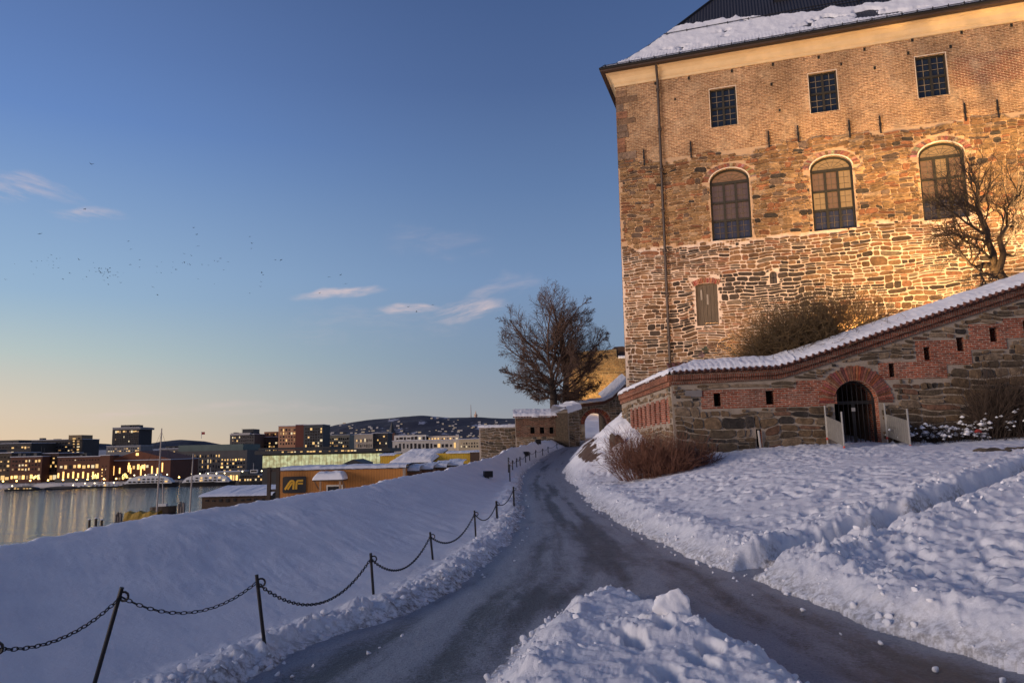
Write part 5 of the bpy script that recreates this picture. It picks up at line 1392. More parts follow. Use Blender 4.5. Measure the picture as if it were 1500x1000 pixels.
# snow dusted shrubs by the wall at the right
def snowy_bush(label, px, py, w, h, seed, y=None):
    rng = random.Random(seed); p = wp(fuv(px, py)[0] - .2, -.55); p.z = ground_at(p.x, p.y); r = empty('snowy_shrub', p); tag(r, label, 'shrub', 'snow covered shrubs along the wall')
    m = MB(); sn = MB()
    for k in range(90):
        a = rng.uniform(0, 6.28); q = rng.random() ** .5; s = Vector((math.cos(a) * q * w * .5, math.sin(a) * q * .4, -.05)); d = Vector((math.cos(a) * q * .7, math.sin(a) * q * .5, .8)).normalized()
        tips = []; grow(m, s, d, h * rng.uniform(.6, 1.1), .007, 0, rng, [(5, .5, .7, 3, 3, .16, .0, .3), (3, .5, .8, 3, 2, .2, 0)], None, tips)
        for t_, _d in tips:
            if rng.random() < .5 and t_.z < h * rng.uniform(.2, .75):
                s_ = rng.uniform(.03, .11); bb = sn.addv([t_ + Vector((s_ * math.cos(q_) * rng.uniform(.7, 1.4), s_ * math.sin(q_) * rng.uniform(.7, 1.4), 0)) for q_ in (0, 1.26, 2.5, 3.8, 5.0)]); tp_ = sn.addv([t_ + Vector((0, 0, s_ * .8)), t_ - Vector((0, 0, s_ * .4))])
                for i in range(5): sn.face((bb + i, bb + (i + 1) % 5, tp_)); sn.face((bb + (i + 1) % 5, bb + i, tp_ + 1))
    m.build('stems', MATS['black_twigs'], r); o = sn.build('snow', SNOW, r, smooth=True); o['kind'] = 'stuff'
snowy_bush('low snow dusted shrub beside the right barrier', 1352, 640, .9, .95, 1)
snowy_bush('snow dusted shrub between the barrier and the red topped post', 1392, 634, 1.3, .60, 2)
snowy_bush('snowy shrub just right of the red topped post', 1452, 632, 1.3, .85, 3)
snowy_bush('tallest snow dusted shrub at the right end of the wall foot', 1492, 628, 1.3, 1.35, 4)
_p = wp(fuv(1478, 600)[0], -.35); _p.z = ground_at(_p.x, _p.y)
bush('wall_shrub', 'tall dark leafless shrub against the wall at the right edge', 'shrub', _p, [(-.9, 0, 0, .35), (0, .05, 0, .35), (.8, .05, 0, .35)], 150, 2.3, .008, mat('brown_black_twigs', (.045, .028, .018), .9, .3, bump=0), 51, .75, .005)
# little red topped post
_p = wp(fuv(1426, 644)[0] - .3, -.9); _p.z = ground_at(_p.x, _p.y); r = empty('marker_post', _p); tag(r, 'short black post with a red cap in the snow by the wall', 'post')
m = MB(); m.tube([(0, 0, -.1), (0, 0, .22)], .035, 8); m.build('shaft', IRON, r)
m = MB(); m.tube([(-.10, 0, .27), (-.04, 0, .31), (.04, 0, .31), (.10, 0, .27)], [.035, .055, .055, .035], 8); m.build('cap', mat('red_cap', (.30, .03, .022), .6, .2, bump=0), r)
m = MB(); m.tube([(.08, 0, .29), (.22, 0, .30), (.30, 0, .27)], [.03, .05, .02], 6); m.build('arm', IRON, r)
# flat dark stone edging showing through the snow
def rock(label, px, py, w, d, h, seed):
    p = on_field(px, py); bm = bmesh.new(); bmesh.ops.create_icosphere(bm, subdivisions=3, radius=1); rng = random.Random(seed)
    for v in bm.verts:
        c = v.co; k = 1 + .75 * fbm(np.array([c.x * 1.8 + seed]), np.array([c.y * 1.4 + c.z * 1.8]), 4, seed)[0]; v.co = Vector((c.x * w * k, c.y * d * k, c.z * h * k))
    me = bpy.data.meshes.new('rock'); bm.to_mesh(me); bm.free(); me.materials.append(mat('dark_rock', (.07, .055, .042), .9, .4, 4, .8, 12, .03))
    return tag(link('rock', me, None, (p.x, p.y, p.z + h * .12)), label, 'rock')
rock('long dark flat stone in the snow right of the gate', 1452, 664, .48, .3, .13, 2); rock('smaller dark stone at the right edge beside the long flat one', 1490, 660, .40, .3, .10, 5)
rock('dark bare outcrop on the steep snow left of the wall corner', 903, 655, .26, .3, .42, 8)

# ------------------------------------------------------------------ far walls round the arch
def far_plane(px, y, h): o = at_y(px, 640, y); o.z = 0; return Plane(o, h)
FST = dict(mortar=lambda u, v: .02)
def palW(u, v, r):
    k = r.random(); base = (.15, .105, .065) if k < .4 else (.10, .078, .052) if k < .7 else (.19, .13, .08) if k < .9 else (.06, .05, .04)
    f = r.uniform(.8, 1.2); return tuple(x * f for x in base)
def stone_wall(name, label, P, L, top, bot, thick, seed, big=.42, pal=palW, holes_=(), mats=None, category='wall', relief=.05):
    r = empty(name, mat=P.matrix()); tag(r, label, category)
    m = MB(); m.mi = 0
    def tv(u): return float(np.interp(u, [t[0] for t in top], [t[1] for t in top]))
    out = [(0, bot), (L, bot)] + [(u, v) for u, v in reversed(top)]
    wall_plate(m, out, [h for h in holes_], .35, reveal_mi=0, back=[1] * len(holes_), back_mi=2)
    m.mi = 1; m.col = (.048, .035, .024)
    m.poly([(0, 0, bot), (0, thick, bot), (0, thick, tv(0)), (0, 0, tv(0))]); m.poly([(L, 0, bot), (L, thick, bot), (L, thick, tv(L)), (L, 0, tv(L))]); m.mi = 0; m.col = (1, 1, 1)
    for (a, b_), (c, d) in zip(top, top[1:]): m.poly([(a, 0, b_), (c, 0, d), (c, thick, d), (a, thick, b_)])
    m.poly([(0, thick, bot), (L, thick, bot)] + [(u, thick, v) for u, v in reversed(top)])
    m.mi = 1; rr = random.Random(seed)
    bx = [(min(p[0] for p in h), max(p[0] for p in h), min(p[1] for p in h), max(p[1] for p in h)) for h in holes_]
    rubble(m, (0, L, bot, max(t[1] for t in top)), lambda u, v: u < .02 or u > L - .02 or v > tv(u) - .05 or any(a < u < b_ and c < v < d for a, b_, c, d in bx), rr, 1.0, lambda u, v: big, FST['mortar'], pal, relief, 2.3, .18)
    m.build('masonry', mats or [FMO, STONE, DARK], r, colors=True)
    return r, tv
# low stone wall at the left
P3 = far_plane(702, 57, -.04); a0 = P3.uv(702, 626); a1 = P3.uv(757, 622); L3 = a1[0]
r3, tv3 = stone_wall('low_stone_wall', 'low snow capped rubble wall left of the tiled bastion', P3, L3, [(0, a0[1]), (L3, a0[1])], -6, 1.0, 61, pal=palW, mats=[mortar_mat('pale_far_mortar', (.40, .33, .27), (.2, .15, .11)), STONE, DARK])
coping_snow('coping_snow', r3, lambda u: a0[1] - .02, -.1, L3 + .1, 1.0, .08, .04, .14, .0, 60, 12)
# bastion with a tiled roof
P4 = far_plane(755, 55.5, .0); b0 = P4.uv(755, 612); b1 = P4.uv(832, 610); L4 = b1[0]; t4 = (b0[1] + b1[1]) / 2
hs = []
for px in (780, 794, 808): c = P4.uv(px, 630); hs.append(rect(c[0] - .16, c[0] + .16, c[1] - .24, c[1] + .24))
r4, tv4 = stone_wall('tiled_bastion', 'brick and stone bastion with a snowy tiled roof below the bare trees', P4, L4, [(0, t4), (L4, t4)], -2, 3.0, 62, holes_=hs, category='bastion')
m = MB(); m2 = MB(); bb_ = [[(x, y) for x, y in h] for h in hs]
wall_plate(m2, rect(.05, L4 - .05, hs[0][0][1] - .25, t4 - .02), [h for h in bb_], .0, y0=-.06); bb = m.addv(m2.v)
for f in m2.f: m.face([bb + i for i in f])
m.build('brick_band', brick_mat('dark_brick', (.19, .075, .042), (.11, .045, .028), (.20, .16, .12), bw=.26, bh=.08, smear=.2), r4)
m = MB(); coping(m, [(-.15, t4), (L4 + .15, t4)], .55, 1.6, .25, th=.08); m.build('roof', TILE, r4)
coping_snow('roof_snow', r4, lambda u: t4 + .02, -.15, L4 + .15, 1.6, .24, .55, .16, .0, 200, 14)
# dark end of the bastion with its snowy gable
P5 = far_plane(833, 54.5, -.75); c0 = P5.uv(833, 597); c1 = P5.uv(848, 592); L5 = max(1.2, c1[0])
r5, tv5 = stone_wall('gatehouse_pier', 'dark stone pier with a snowy top where the bastion meets the arch', P5, L5, [(0, c0[1] - .35), (L5, c1[1] - .3)], -2, 1.6, 63, category='pier')
coping_snow('coping_snow', r5, lambda u: c0[1] - .38 + (c1[1] - c0[1]) * u / L5, -.15, L5 + .15, 1.6, .15, .12, .45, .0, 60, 15)
# wall with the arch over the path
P6 = far_plane(846, 64, .0); L6 = P6.uv(918, 600)[0]
top6 = [(0, P6.uv(846, 592)[1]), (P6.uv(885, 587)[0], P6.uv(885, 587)[1]), (P6.uv(897, 580)[0], P6.uv(897, 581)[1]), (L6, P6.uv(918, 562)[1])]
ar = (P6.uv(857, 630)[0], P6.uv(890, 630)[0], .3, P6.uv(873, 604)[1])
rA = empty('arch_wall', mat=P6.matrix()); tag(rA, 'stone wall with a rounded archway over the path and a stepped snowy coping', 'wall')
m = MB(); m.mi = 0
wall_plate(m, [(0, -1), (L6, -1)] + [t_ for t_ in reversed(top6)], [arch_poly(*ar, 14)], 1.4, reveal_mi=2)
for (a, b_), (c, d) in zip(top6, top6[1:]): m.poly([(a, 0, b_), (c, 0, d), (c, 1.4, d), (a, 1.4, b_)])
m.poly([(0, 0, -1), (0, 1.4, -1), (0, 1.4, top6[0][1]), (0, 0, top6[0][1])])
m.mi = 1; ac = ((ar[0] + ar[1]) / 2, ar[3] - (ar[1] - ar[0]) / 2); aR = (ar[1] - ar[0]) / 2
tv6 = lambda u: float(np.interp(u, [t_[0] for t_ in top6], [t_[1] for t_ in top6]))
rubble(m, (0, L6, -.5, 7), lambda u, v: u < .02 or v > tv6(u) - .3 or (u - ac[0]) ** 2 + (v - ac[1]) ** 2 < (aR + .36) ** 2 or (abs(u - ac[0]) < aR + .05 and v < ac[1]), random.Random(64), .9, lambda u, v: .4, lambda u, v: .02, palW, .05, 2.3, .16)
voussoirs(m, ac, aR + .01, aR + .36, 0, math.pi, 25, random.Random(3), -.03, .08)
m.build('masonry', [FMO, STONE, BR], rA, colors=True)
m = MB()
for (a, b_), (c, d) in zip(top6, top6[1:]): m.prism([(a, -.08, b_ - .28), (c, -.08, d - .28), (c, -.08, d - .01), (a, -.08, b_ - .01)], (0, .1, 0))
m.build('brick_cornice', BRC, rA)
coping_snow('coping_snow', rA, tv6, 0, L6, 1.4, .12, .12, .20, .0, 160, 16)
# the ramp wall with snow that climbs beyond the arch to the castle
P7 = far_plane(884, 66.6, -.35); q0 = P7.uv(884, 588); q1 = P7.uv(917, 558); L7 = q1[0]
r7, tv7 = stone_wall('ramp_wall', 'short snow topped wall climbing steeply to the castle corner', P7, L7, [(0, q0[1]), (L7, q1[1])], 0, .8, 65)
coping_snow('coping_snow', r7, tv7, 0, L7, .8, .12, .55, .22, .0, 60, 17)
# tall yellow lit wall behind the trees
P8 = far_plane(833, 86, .0); L8 = P8.uv(940, 560)[0]; tt8 = P8.uv(870, 514)[1]
YST = lambda u, v, r: tuple(x * q_ for q_ in (r.uniform(.65, 1.2),) for x in ((.27, .175, .085) if r.random() < .8 else (.18, .12, .065)))
r8, tv8 = stone_wall('lit_tower', 'broad stone tower lit yellow behind the bare trees', P8, L8, [(0, tt8 - .3), (L8 * .25, tt8), (L8 * .68, tt8 + .15), (L8 * .68 + .01, tt8 - .8), (L8, tt8 - .9)], 1, 6, 66, .5, pal=YST, category='tower', mats=[mortar_mat('yellow_mortar', (.30, .24, .15), (.2, .15, .09)), STONE, DARK])
m = MB(); m.prism([(L8 * .66, .5, tt8 - .9), (L8, .5, tt8 - .9), (L8, .5, tt8 - .3), (L8 * .78, .5, tt8 + .55), (L8 * .66, .5, tt8 + .5)], (0, 4, 0)); m.build('side_roof', MATS['dark_eave'], r8)
coping_snow('roof_snow', r8, lambda u: tt8 - .95, L8 * .7, L8, .5, .1, .1, .25, 0, 40, 18)
_t = P8.matrix() @ Vector((P8.uv(880, 570)[0], 0, P8.uv(880, 570)[1])); _l = P8.matrix() @ Vector((P8.uv(872, 592)[0], -5.5, P8.uv(872, 592)[1] - .6))
floodlight('small floodlight at the foot of the yellow lit tower', _l, _t, 3000, math.radians(100), 1.0, (1.0, .62, .22))
# snow slope seen through and behind the arch
X_, Y_ = np.meshgrid(np.linspace(-6, 34, 90), np.linspace(64.2, 92, 60)); _mid = XL(np.clip(Y_, 0, 88)) * .5 + XR(np.clip(Y_, 0, 88)) * .5
Z_ = zpath(np.minimum(Y_, 66)) - .3 + .17 * np.maximum(Y_ - 66, 0) + .35 * np.maximum(X_ - _mid - .6, 0) * sstep(Y_, 64, 67) * .8 - 2.5 * np.maximum(_mid - 3.2 - X_, 0); Z_ = np.minimum(Z_, 6.2) + fbm(X_, Y_, 3, 111) * .12
tag(link('upper_snow', grid_mesh('upper_snow', np.stack([X_, Y_, Z_], -1), SNOW)), 'snow covered rise beyond the arch', None, None, 'structure')
# ------------------------------------------------------------------ harbour, town and hills
WATER, QUAY = -12.0, -10.4
def water_mat():
    m = bpy.data.materials.new('harbour_water'); m.use_nodes = True; t = NT(m.node_tree); bs = t.n['Principled BSDF']
    co = t.add('ShaderNodeTexCoord').outputs['Object']
    bs.inputs['Base Color'].default_value = (.018, .024, .030, 1); bs.inputs['Roughness'].default_value = .07; bs.inputs['IOR'].default_value = 1.33
    b = t.add('ShaderNodeBump'); b.inputs['Strength'].default_value = .8; b.inputs['Distance'].default_value = .3
    h = t.math('ADD', t.noise(t.mapping(co, (.5, 1.1, 1)), .8, 4, .6), t.math('MULTIPLY', t.noise(t.mapping(co, (.08, .16, 1)), 1, 3, .5), 1.5))
    t.put(b.inputs['Height'], h); t.put(bs.inputs['Normal'], b.outputs[0]); return m
def sheet(name, pts, m, label):
    mb = MB(); mb.poly(pts); return tag(mb.build(name, m), label, None, None, 'structure')
sheet('water', [(-2500, -400, WATER), (-30, -400, WATER), (-30, 60, WATER), (60, 320, WATER), (60, 420, WATER), (-400, 420, WATER), (-2500, 420, WATER)], water_mat(), 'calm dark harbour water reflecting the lit quay')
GROUNDM = mat('town_ground', (.12, .12, .13), .9, .4, .05, 0, col2=(.5, .5, .54))
m = MB(); xs = -62
m.prism([(-32, -60, QUAY), (80, -60, QUAY), (300, 340, QUAY), (60, 340, QUAY), (-70, 128, QUAY), (-42, 118, QUAY), (-24, 88, QUAY)], (0, 0, -2.5))
tag(m.build('quay', mat('quay_snow', (.42, .42, .45), .9, .3, .3, .3, 3, .05)), 'snowy quay below the bank', None, None, 'structure')
# far ground rising inland, one sheet to the horizon
yy = np.concatenate([[338, 338.5], 338.5 + 12000 * np.linspace(0, 1, 60)[1:] ** 2.2]); xx = np.linspace(-1, 1, 80)
Xg = xx[None, :] * (700 + yy[:, None] * 1.6) ; Yg = np.repeat(yy[:, None], 80, 1); Zg = QUAY + .012 * np.maximum(Yg - 420, 0) ** 1.02 * np.clip(1 - (Yg - 420) / 16000, .2, 1); Zg[0] = WATER - 1
tag(link('town_ground', grid_mesh('town_ground', np.stack([Xg, Yg, Zg], -1), GROUNDM)), 'snowy ground the town stands on', None, None, 'structure')
def town_z(y): return QUAY + .012 * max(y - 420, 0) ** 1.02
# hills
def hill(name, label, prof, D, depth, m, seed):
    P = [at_y(a, b, D) for a, b in prof]; xs = np.linspace(P[0].x, P[-1].x, 220); zs = np.interp(xs, [p.x for p in P], [p.z for p in P]); zb = town_z(D - depth) - 40
    s = np.linspace(0, 1, 40); Xh = np.repeat(xs[None, :], 40, 0); up = sstep(s, 0, 1)[:, None] ** .8
    Yh = D - depth + depth * s[:, None] + 0 * Xh; Zh = zb + (zs[None, :] - zb) * up + fbm(Xh / 260, Yh / 260, 5, seed) * 26 * np.sin(np.pi * s)[:, None]
    Zb = zb + (zs[None, :] - zb) * 0; A = np.stack([Xh, Yh, Zh], -1); B = np.stack([Xh[:1], Yh[-1:] + 900, Zb], -1)
    return tag(link(name, grid_mesh(name, np.concatenate([A, B]), m)), label, None, None, 'structure'), (xs, zs, zb, s, Zh, Yh)
HM = mat('wooded_hill', (.016, .021, .038), .95, .5, .004, 0, col2=(.030, .036, .058))
def hill_mat():
    m = bpy.data.materials.new('wooded_snow_hill'); m.use_nodes = True; t = NT(m.node_tree); bs = t.n['Principled BSDF']
    co = t.add('ShaderNodeTexCoord').outputs['Object']; n = t.noise(t.mapping(co, (1, .5, 2.2)), .006, 7, .68); n2 = t.noise(co, .03, 4, .6)
    t.put(bs.inputs['Base Color'], t.mix(t.smooth(n, .57, .64), t.mix(n2, (.010, .014, .028, 1), (.038, .045, .072, 1)), (.30, .32, .40, 1))); bs.inputs['Roughness'].default_value = .95; return m
hill('far_hill', 'low dark hill beyond the town at the left', [(-200, 664), (40, 668), (90, 655), (125, 648), (160, 650), (185, 656), (215, 662), (240, 648), (270, 644), (300, 646), (330, 652), (420, 660)], 5200, 900, HM, 3)
_, hd = hill('ridge_hill', 'long dark wooded ridge with snowy clearings and houses', [(330, 668), (400, 655), (470, 630), (500, 622), (540, 615), (580, 612), (620, 609), (660, 612), (700, 611), (740, 613), (800, 612), (900, 616), (1100, 630)], 6000, 1500, hill_mat(), 5)
xs, zs, zb, s_, Zh, Yh = hd
rng = random.Random(6); m = MB()
for k in range(240):
    i = rng.randrange(26, 120); j = int(min(36, max(3, rng.gauss(14, 8)))); sz = rng.uniform(5, 11); x, y, z = xs[i] + rng.uniform(-12, 12), Yh[j, 0], Zh[j, i]; m.mi = 0 if rng.random() < .5 else 1
    m.box(x - sz, x + sz, y - 6, y + 6, z - 2, z + sz * .8)
tag(m.build('hillside_houses', [glowmat('hill_house_glow', (1, .74, .48), .25), mat('far_house', (.5, .48, .46), .9, .2, bump=0)]), 'tiny lit houses scattered over the wooded ridge', 'houses', None, 'stuff')
# mast and tower on the ridge
p = at_y(690, 612, 5900); r = empty('radio_mast', p); tag(r, 'thin radio mast standing on the wooded ridge', 'mast')
m = MB(); m.tube([(0, 0, -20), (0, 0, 105)], [5, 1.6], 5); m.build('lattice', mat('pale_steel', (.28, .24, .24), .6, .2, bump=0), r)
p = at_y(697, 611, 5900); r = empty('ridge_tower', p); tag(r, 'small lit tower building beside the radio mast on the ridge', 'tower')
m = MB(); m.tube([(0, 0, -10), (0, 0, 14), (0, 0, 18), (0, 0, 28), (0, 0, 50)], [12, 12, 16, 6, 1.5], 8); m.build('shaft', mat('warm_far_stone', (.6, .42, .3), .8, .2, bump=0), r)

# ---- buildings
WG = [glowmat('window_glow_amber', (1.0, .60, .20), 1.0), glowmat('window_glow_pale', (1.0, .80, .48), .85), glowmat('window_glow_dim', (.9, .50, .18), .32), glass_mat('town_glass', (.012, .014, .018), .15)]
WGS = glowmat('window_glow_strong', (1.0, .55, .16), 2.4)
def unit(m_): b = MB(); b.box(-.5, .5, -.5, .5, -.5, .5); return b.mesh('window', m_)
WMESH = [unit(g) for g in WG]; WSTR = unit(WGS)
SN2 = mat('town_roof_snow', (.55, .56, .62), .9, .2, .2, 0)
def P_at(px, py, D): return at_y(px, py, D)
rb = random.Random(17)
class Bld:
    def __init__(self, name, label, px0, px1, pyt, D, col, depth=18, base=None, cat='building', snow=True, group=None, rot=0.0):
        a, b = P_at(px0, pyt, D), P_at(px1, pyt, D); self.D = D; self.w = b.x - a.x; self.top = (a.z + b.z) / 2
        self.base = (QUAY if D < 425 else town_z(D) - 2) if base is None else base
        self.r = empty(name, ((a.x + b.x) / 2, D, self.base), rot); tag(self.r, label, cat, group); self.h = self.top - self.base; self.depth = depth
        col = tuple(min(.7, c_ * .85) for c_ in col); m = MB(); m.box(-self.w / 2, self.w / 2, 0, depth, -3, self.h); self.mat = mat('facade_' + name + '_%d_%d' % (px0, pyt), col, .85, .22, .25, .2, 1.5, .05); m.build('wall', self.mat, self.r)
        if snow:
            m = MB(); t = .35; m.box(-self.w / 2 - .25, self.w / 2 + .25, -.3, depth + .3, self.h + .002, self.h + t); m.build('roof_snow', SN2, self.r)
        if snow and self.w > 14:
            for k in range(rb.randint(2, 4)):
                x = rb.uniform(-.42, .36) * self.w; ww = rb.uniform(.04, .12) * self.w; hh = rb.uniform(.8, 2.4); m = MB(); m.box(x, x + ww, 2, 2 + rb.uniform(2, 6), self.h + .36, self.h + hh); m.build('roof_plant', DKM, self.r)
            for k in range(rb.randint(1, 3)):
                x = rb.uniform(-.45, .45) * self.w; m = MB(); m.tube([(x, 3, self.h), (x, 3, self.h + rb.uniform(2, 5))], .09, 3); m.build('aerial', DKM, self.r)
    def X(self, px): return P_at(px, 660, self.D).x - self.r.location.x
    def Zp(self, px, py): return P_at(px, py, self.D).z - self.base
    def windows(self, px0, px1, py0, py1, nx, ny, lit, fw=.62, fh=.6, strong=0.0, y=0.0, dark=True):
        x0, x1 = self.X(px0), self.X(px1); mid = (px0 + px1) / 2; z1, z0 = self.Zp(mid, py0), self.Zp(mid, py1)
        for j in range(ny):
            for i in range(nx):
                k = rb.random(); ww, hh = (x1 - x0) / nx, (z1 - z0) / ny
                if k < lit: me = WSTR if rb.random() < strong else WMESH[rb.choice((0, 0, 1, 2))]
                elif dark: me = WMESH[3]
                else: continue
                link('window', me, self.r, (x0 + ww * (i + .5 + rb.uniform(-.07, .07)), y - .02, z0 + hh * (j + .5 + rb.uniform(-.08, .08))), None, (ww * fw * rb.uniform(.55, 1.12), .12, hh * fh * rb.uniform(.5, 1.1)))
        return self
    def block(self, name, px0, px1, py0, py1, y0, y1, m_, z0=None):
        x0, x1 = self.X(px0), self.X(px1); mid = (px0 + px1) / 2; b = MB(); b.box(x0, x1, y0, y1, self.Zp(mid, py1) if z0 is None else z0, self.Zp(mid, py0)); return b.build(name, m_, self.r)
    def gable(self, name, px0, pxm, px1, pye, pym, m_, ov=.4):
        x0, xm, x1 = self.X(px0), self.X(pxm), self.X(px1); ze, zm = self.Zp(px0, pye), self.Zp(pxm, pym)
        b = MB(); b.prism([(x0 - ov, -.3, ze), (x1 + ov, -.3, ze), (xm, -.3, zm)], (0, self.depth, 0)); return b.build(name, m_, self.r)
BRK = (.13, .050, .030); DK = (.045, .042, .042); GR = (.12, .115, .115); CRM = (.50, .42, .32)
DKM = mat('dark_roof_metal', (.030, .032, .036), .6, .3, .3, 0); CRMM = mat('cream_render', (.55, .46, .36), .85, .2, .4, 0); WHM = mat('white_render', (.62, .58, .52), .85, .15, .4, 0)
# back rows, far to near
B = Bld('apartment_terrace', 'dark stepped apartment blocks far left behind the brick quay houses', -60, 46, 650, 560, DK, 30); B.windows(-50, 44, 652, 690, 20, 5, .38, .7, .45)
B.block('upper_storey', -60, 20, 645, 650, 4, 20, DKM)
B = Bld('long_apartment_block', 'long dark apartment house with a taller lit end left of the tower', 46, 121, 644, 590, (.06, .055, .055), 24); B.windows(50, 116, 646, 668, 15, 4, .36, .7, .45)
o = B.block('end_tower', 101, 120, 637, 644, -1.5, 14, mat('ochre_render', (.22, .16, .09), .85, .2, .4, 0)); B.windows(106, 119, 640, 664, 2, 6, .6, .6, .5, y=-1.6)
B = Bld('tower_block', 'dark square office tower standing alone above the skyline', 165, 204, 626, 720, (.040, .038, .042), 26); B.windows(167, 202, 630, 634, 12, 1, .9, .85, .8); B.windows(167, 202, 635, 654, 14, 6, .05, .6, .8); B.windows(167, 202, 654, 658, 10, 1, .8, .8, .7)
B.block('roof_plant', 172, 196, 622, 626, 4, 16, DKM); B.block('crown_band', 164, 205, 626, 629, -1, 27, mat('tower_band', (.20, .19, .19), .7, .2, bump=0))
B = Bld('tower_podium', 'pale low podium at the foot of the dark tower', 156, 206, 653, 700, (.22, .21, .21), 24); B.windows(158, 204, 655, 662, 14, 2, .45, .7, .5)
B = Bld('grey_terrace_block', 'grey stepped block between the gabled hall and the green roofed office', 233, 276, 657, 470, (.15, .14, .14), 24); B.windows(236, 274, 659, 684, 11, 5, .45, .75, .4); B.block('upper_storey', 238, 268, 653, 657, 4, 18, DKM)
B = Bld('penthouse_tower', 'grey office tower with a stepped glowing penthouse', 337, 373, 636, 520, (.10, .092, .09), 24); B.windows(339, 371, 638, 690, 10, 11, .16, .7, .5); B.block('penthouse', 352, 368, 628, 636, 3, 16, DKM); B.block('light_band', 338, 366, 634, 637, -1, 20, mat('pale_band', (.45, .42, .40), .7, .2, bump=0))
B = Bld('terraced_office', 'stepped dark office with an orange lit top storey', 370, 410, 640, 540, (.07, .055, .05), 26); B.windows(371, 409, 646, 662, 12, 3, .65, .75, .5, .15); B.block('upper_storey', 385, 404, 632, 640, 2, 16, mat('orange_render', (.36, .17, .085), .85, .2, .4, 0))
B.windows(386, 403, 633.5, 638, 6, 1, .4, .7, .6, y=1.9)
B = Bld('orange_lit_grid_house', 'framed office block with orange evening light in its facade colour left of the brick stair tower', 408, 434, 624, 520, (.52, .27, .15), 22); B.windows(409, 433, 627, 652, 6, 5, .28, .62, .66)  # orange of the evening light is put into the facade colour
B = Bld('brick_tower', 'dark red windowless brick tower between the orange lit and glass blocks', 433, 446, 622, 515, (.15, .045, .030), 20)
B = Bld('glass_block', 'dark gridded glass block with a snowy top right of the brick tower', 445, 473, 622, 512, (.075, .08, .082), 20); B.windows(446, 472, 626, 655, 7, 7, .22, .8, .8)
B = Bld('cream_top_block', 'low cream topped block right of the gridded glass block', 472, 512, 637, 560, (.30, .27, .2), 20); B.windows(473, 511, 640, 656, 12, 3, .4, .7, .5)
B = Bld('cream_corner_block', 'cream lit block with dark columns near the church spire', 519, 546, 636, 520, CRM, 20); B.windows(521, 545, 641, 656, 8, 2, .3, .5, .7)
B = Bld('dark_corner_block', 'dark office block joined to the cream lit block', 545, 568, 634, 522, (.06, .058, .058), 20); B.windows(546, 567, 637, 656, 7, 4, .14, .8, .5)
p = at_y(574, 640, 620); r = empty('church_spire', (p.x, 620, town_z(620))); tag(r, 'slender dark church spire rising between the town blocks', 'church')
zt = at_y(574, 617, 620).z - town_z(620); zs_ = at_y(574, 634, 620).z - town_z(620); m = MB(); m.tube([(0, 0, zs_), (0, 0, zt)], [3.0, .1], 8); m.build('spire', DKM, r); m = MB(); m.box(-3, 3, -3, 3, 0, zs_); m.build('tower', mat('church_brick', (.12, .06, .045), .9, .2, bump=0), r)
B = Bld('white_framed_block', 'white framed block with two rows of large dark windows below the ridge', 575, 672, 645, 430, (.60, .55, .48), 20); B.windows(577, 669, 648.5, 657, 16, 1, .12, .74, .86); B.block('upper_storey', 577, 624, 637, 645, .6, 14, WHM); B.windows(579, 623, 639, 644.5, 8, 1, .12, .8, .8, y=.55)
B.block('cream_upper_storey', 624, 672, 638, 645, 2, 14, CRMM); B.windows(626, 671, 640, 644, 10, 1, .7, .6, .6, y=1.9)
B = Bld('cream_arcade_house', 'small pale yellow arcaded house beside the low stone wall', 672, 703, 643, 420, (.62, .50, .32), 16); B.windows(674, 701, 647, 656, 7, 2, .4, .5, .6)
# waterfront row
B = Bld('quay_brick_house', 'brick quay house with large lit ground floor arches at the left', 16, 62, 669, 352, BRK, 22); B.windows(18, 61, 672, 690, 9, 3, .40, .55, .55); B.windows(17, 62, 694, 703, 8, 1, 1, .82, .8, .5)
B = Bld('balcony_house', 'dark balconied apartment house at the left edge of the quay', -60, 17, 664, 356, (.08, .06, .04), 22); B.windows(-58, 16, 667, 692, 14, 4, .45, .6, .5); B.windows(-58, 16, 696, 705, 12, 1, .9, .8, .8, .4)
B = Bld('quay_glass_house', 'brick and glass quay house between the arched house and the long hall', 62, 86, 664, 358, (.10, .055, .035), 20); B.windows(63, 85, 668, 692, 6, 4, .4, .7, .6); B.windows(63, 85, 695, 704, 4, 1, .9, .8, .8)
B = Bld('brick_hall', 'long red brick hall with lit pilasters and glowing upper windows', 85, 150, 669, 346, BRK, 26); B.windows(88, 147, 679, 687, 9, 1, .75, .7, .75, .3); B.windows(88, 147, 672, 675, 14, 1, .05, .5, .6)
for k in range(9): px = 88 + k * 7.2; link('pilaster_light', WSTR, B.r, (B.X(px), -.15, B.Zp(px, 696)), None, (.7, .15, 3.5 if k % 2 else 2.2))
B.block('plinth', 85, 150, 700, 709, -1, 4, DKM, 0)
B = Bld('brick_turret', 'square brick turret with a lit foot at the corner of the halls', 147, 161, 667, 342, (.16, .06, .034), 8); B.windows(149, 159, 680, 704, 2, 5, .55, .3, .5, .4)
B = Bld('gabled_hall', 'wide gabled brick hall with rows of lit vertical strips', 160, 250, 674, 346, (.15, .055, .032), 30); B.gable('gable', 160, 203, 250, 674, 660, mat('gable_brick', (.16, .060, .036), .9, .2, .4, 0)); B.windows(187, 220, 679, 688, 5, 1, .85, .75, .8, .3)
for k, px in enumerate((163, 168, 177, 190, 193, 208, 213, 224, 232, 239)): link('pilaster_light', WSTR, B.r, (B.X(px), -.15, B.Zp(px, 689 if k % 3 else 684)), None, (.55, .15, 4.2 if k % 2 else 2.6))
link('gable_lamp', WSTR, B.r, (B.X(202), -.4, B.Zp(202, 665)), None, (1.2, .2, 1.2)); B.windows(164, 248, 697, 703, 16, 1, .5, .7, .7, .4)
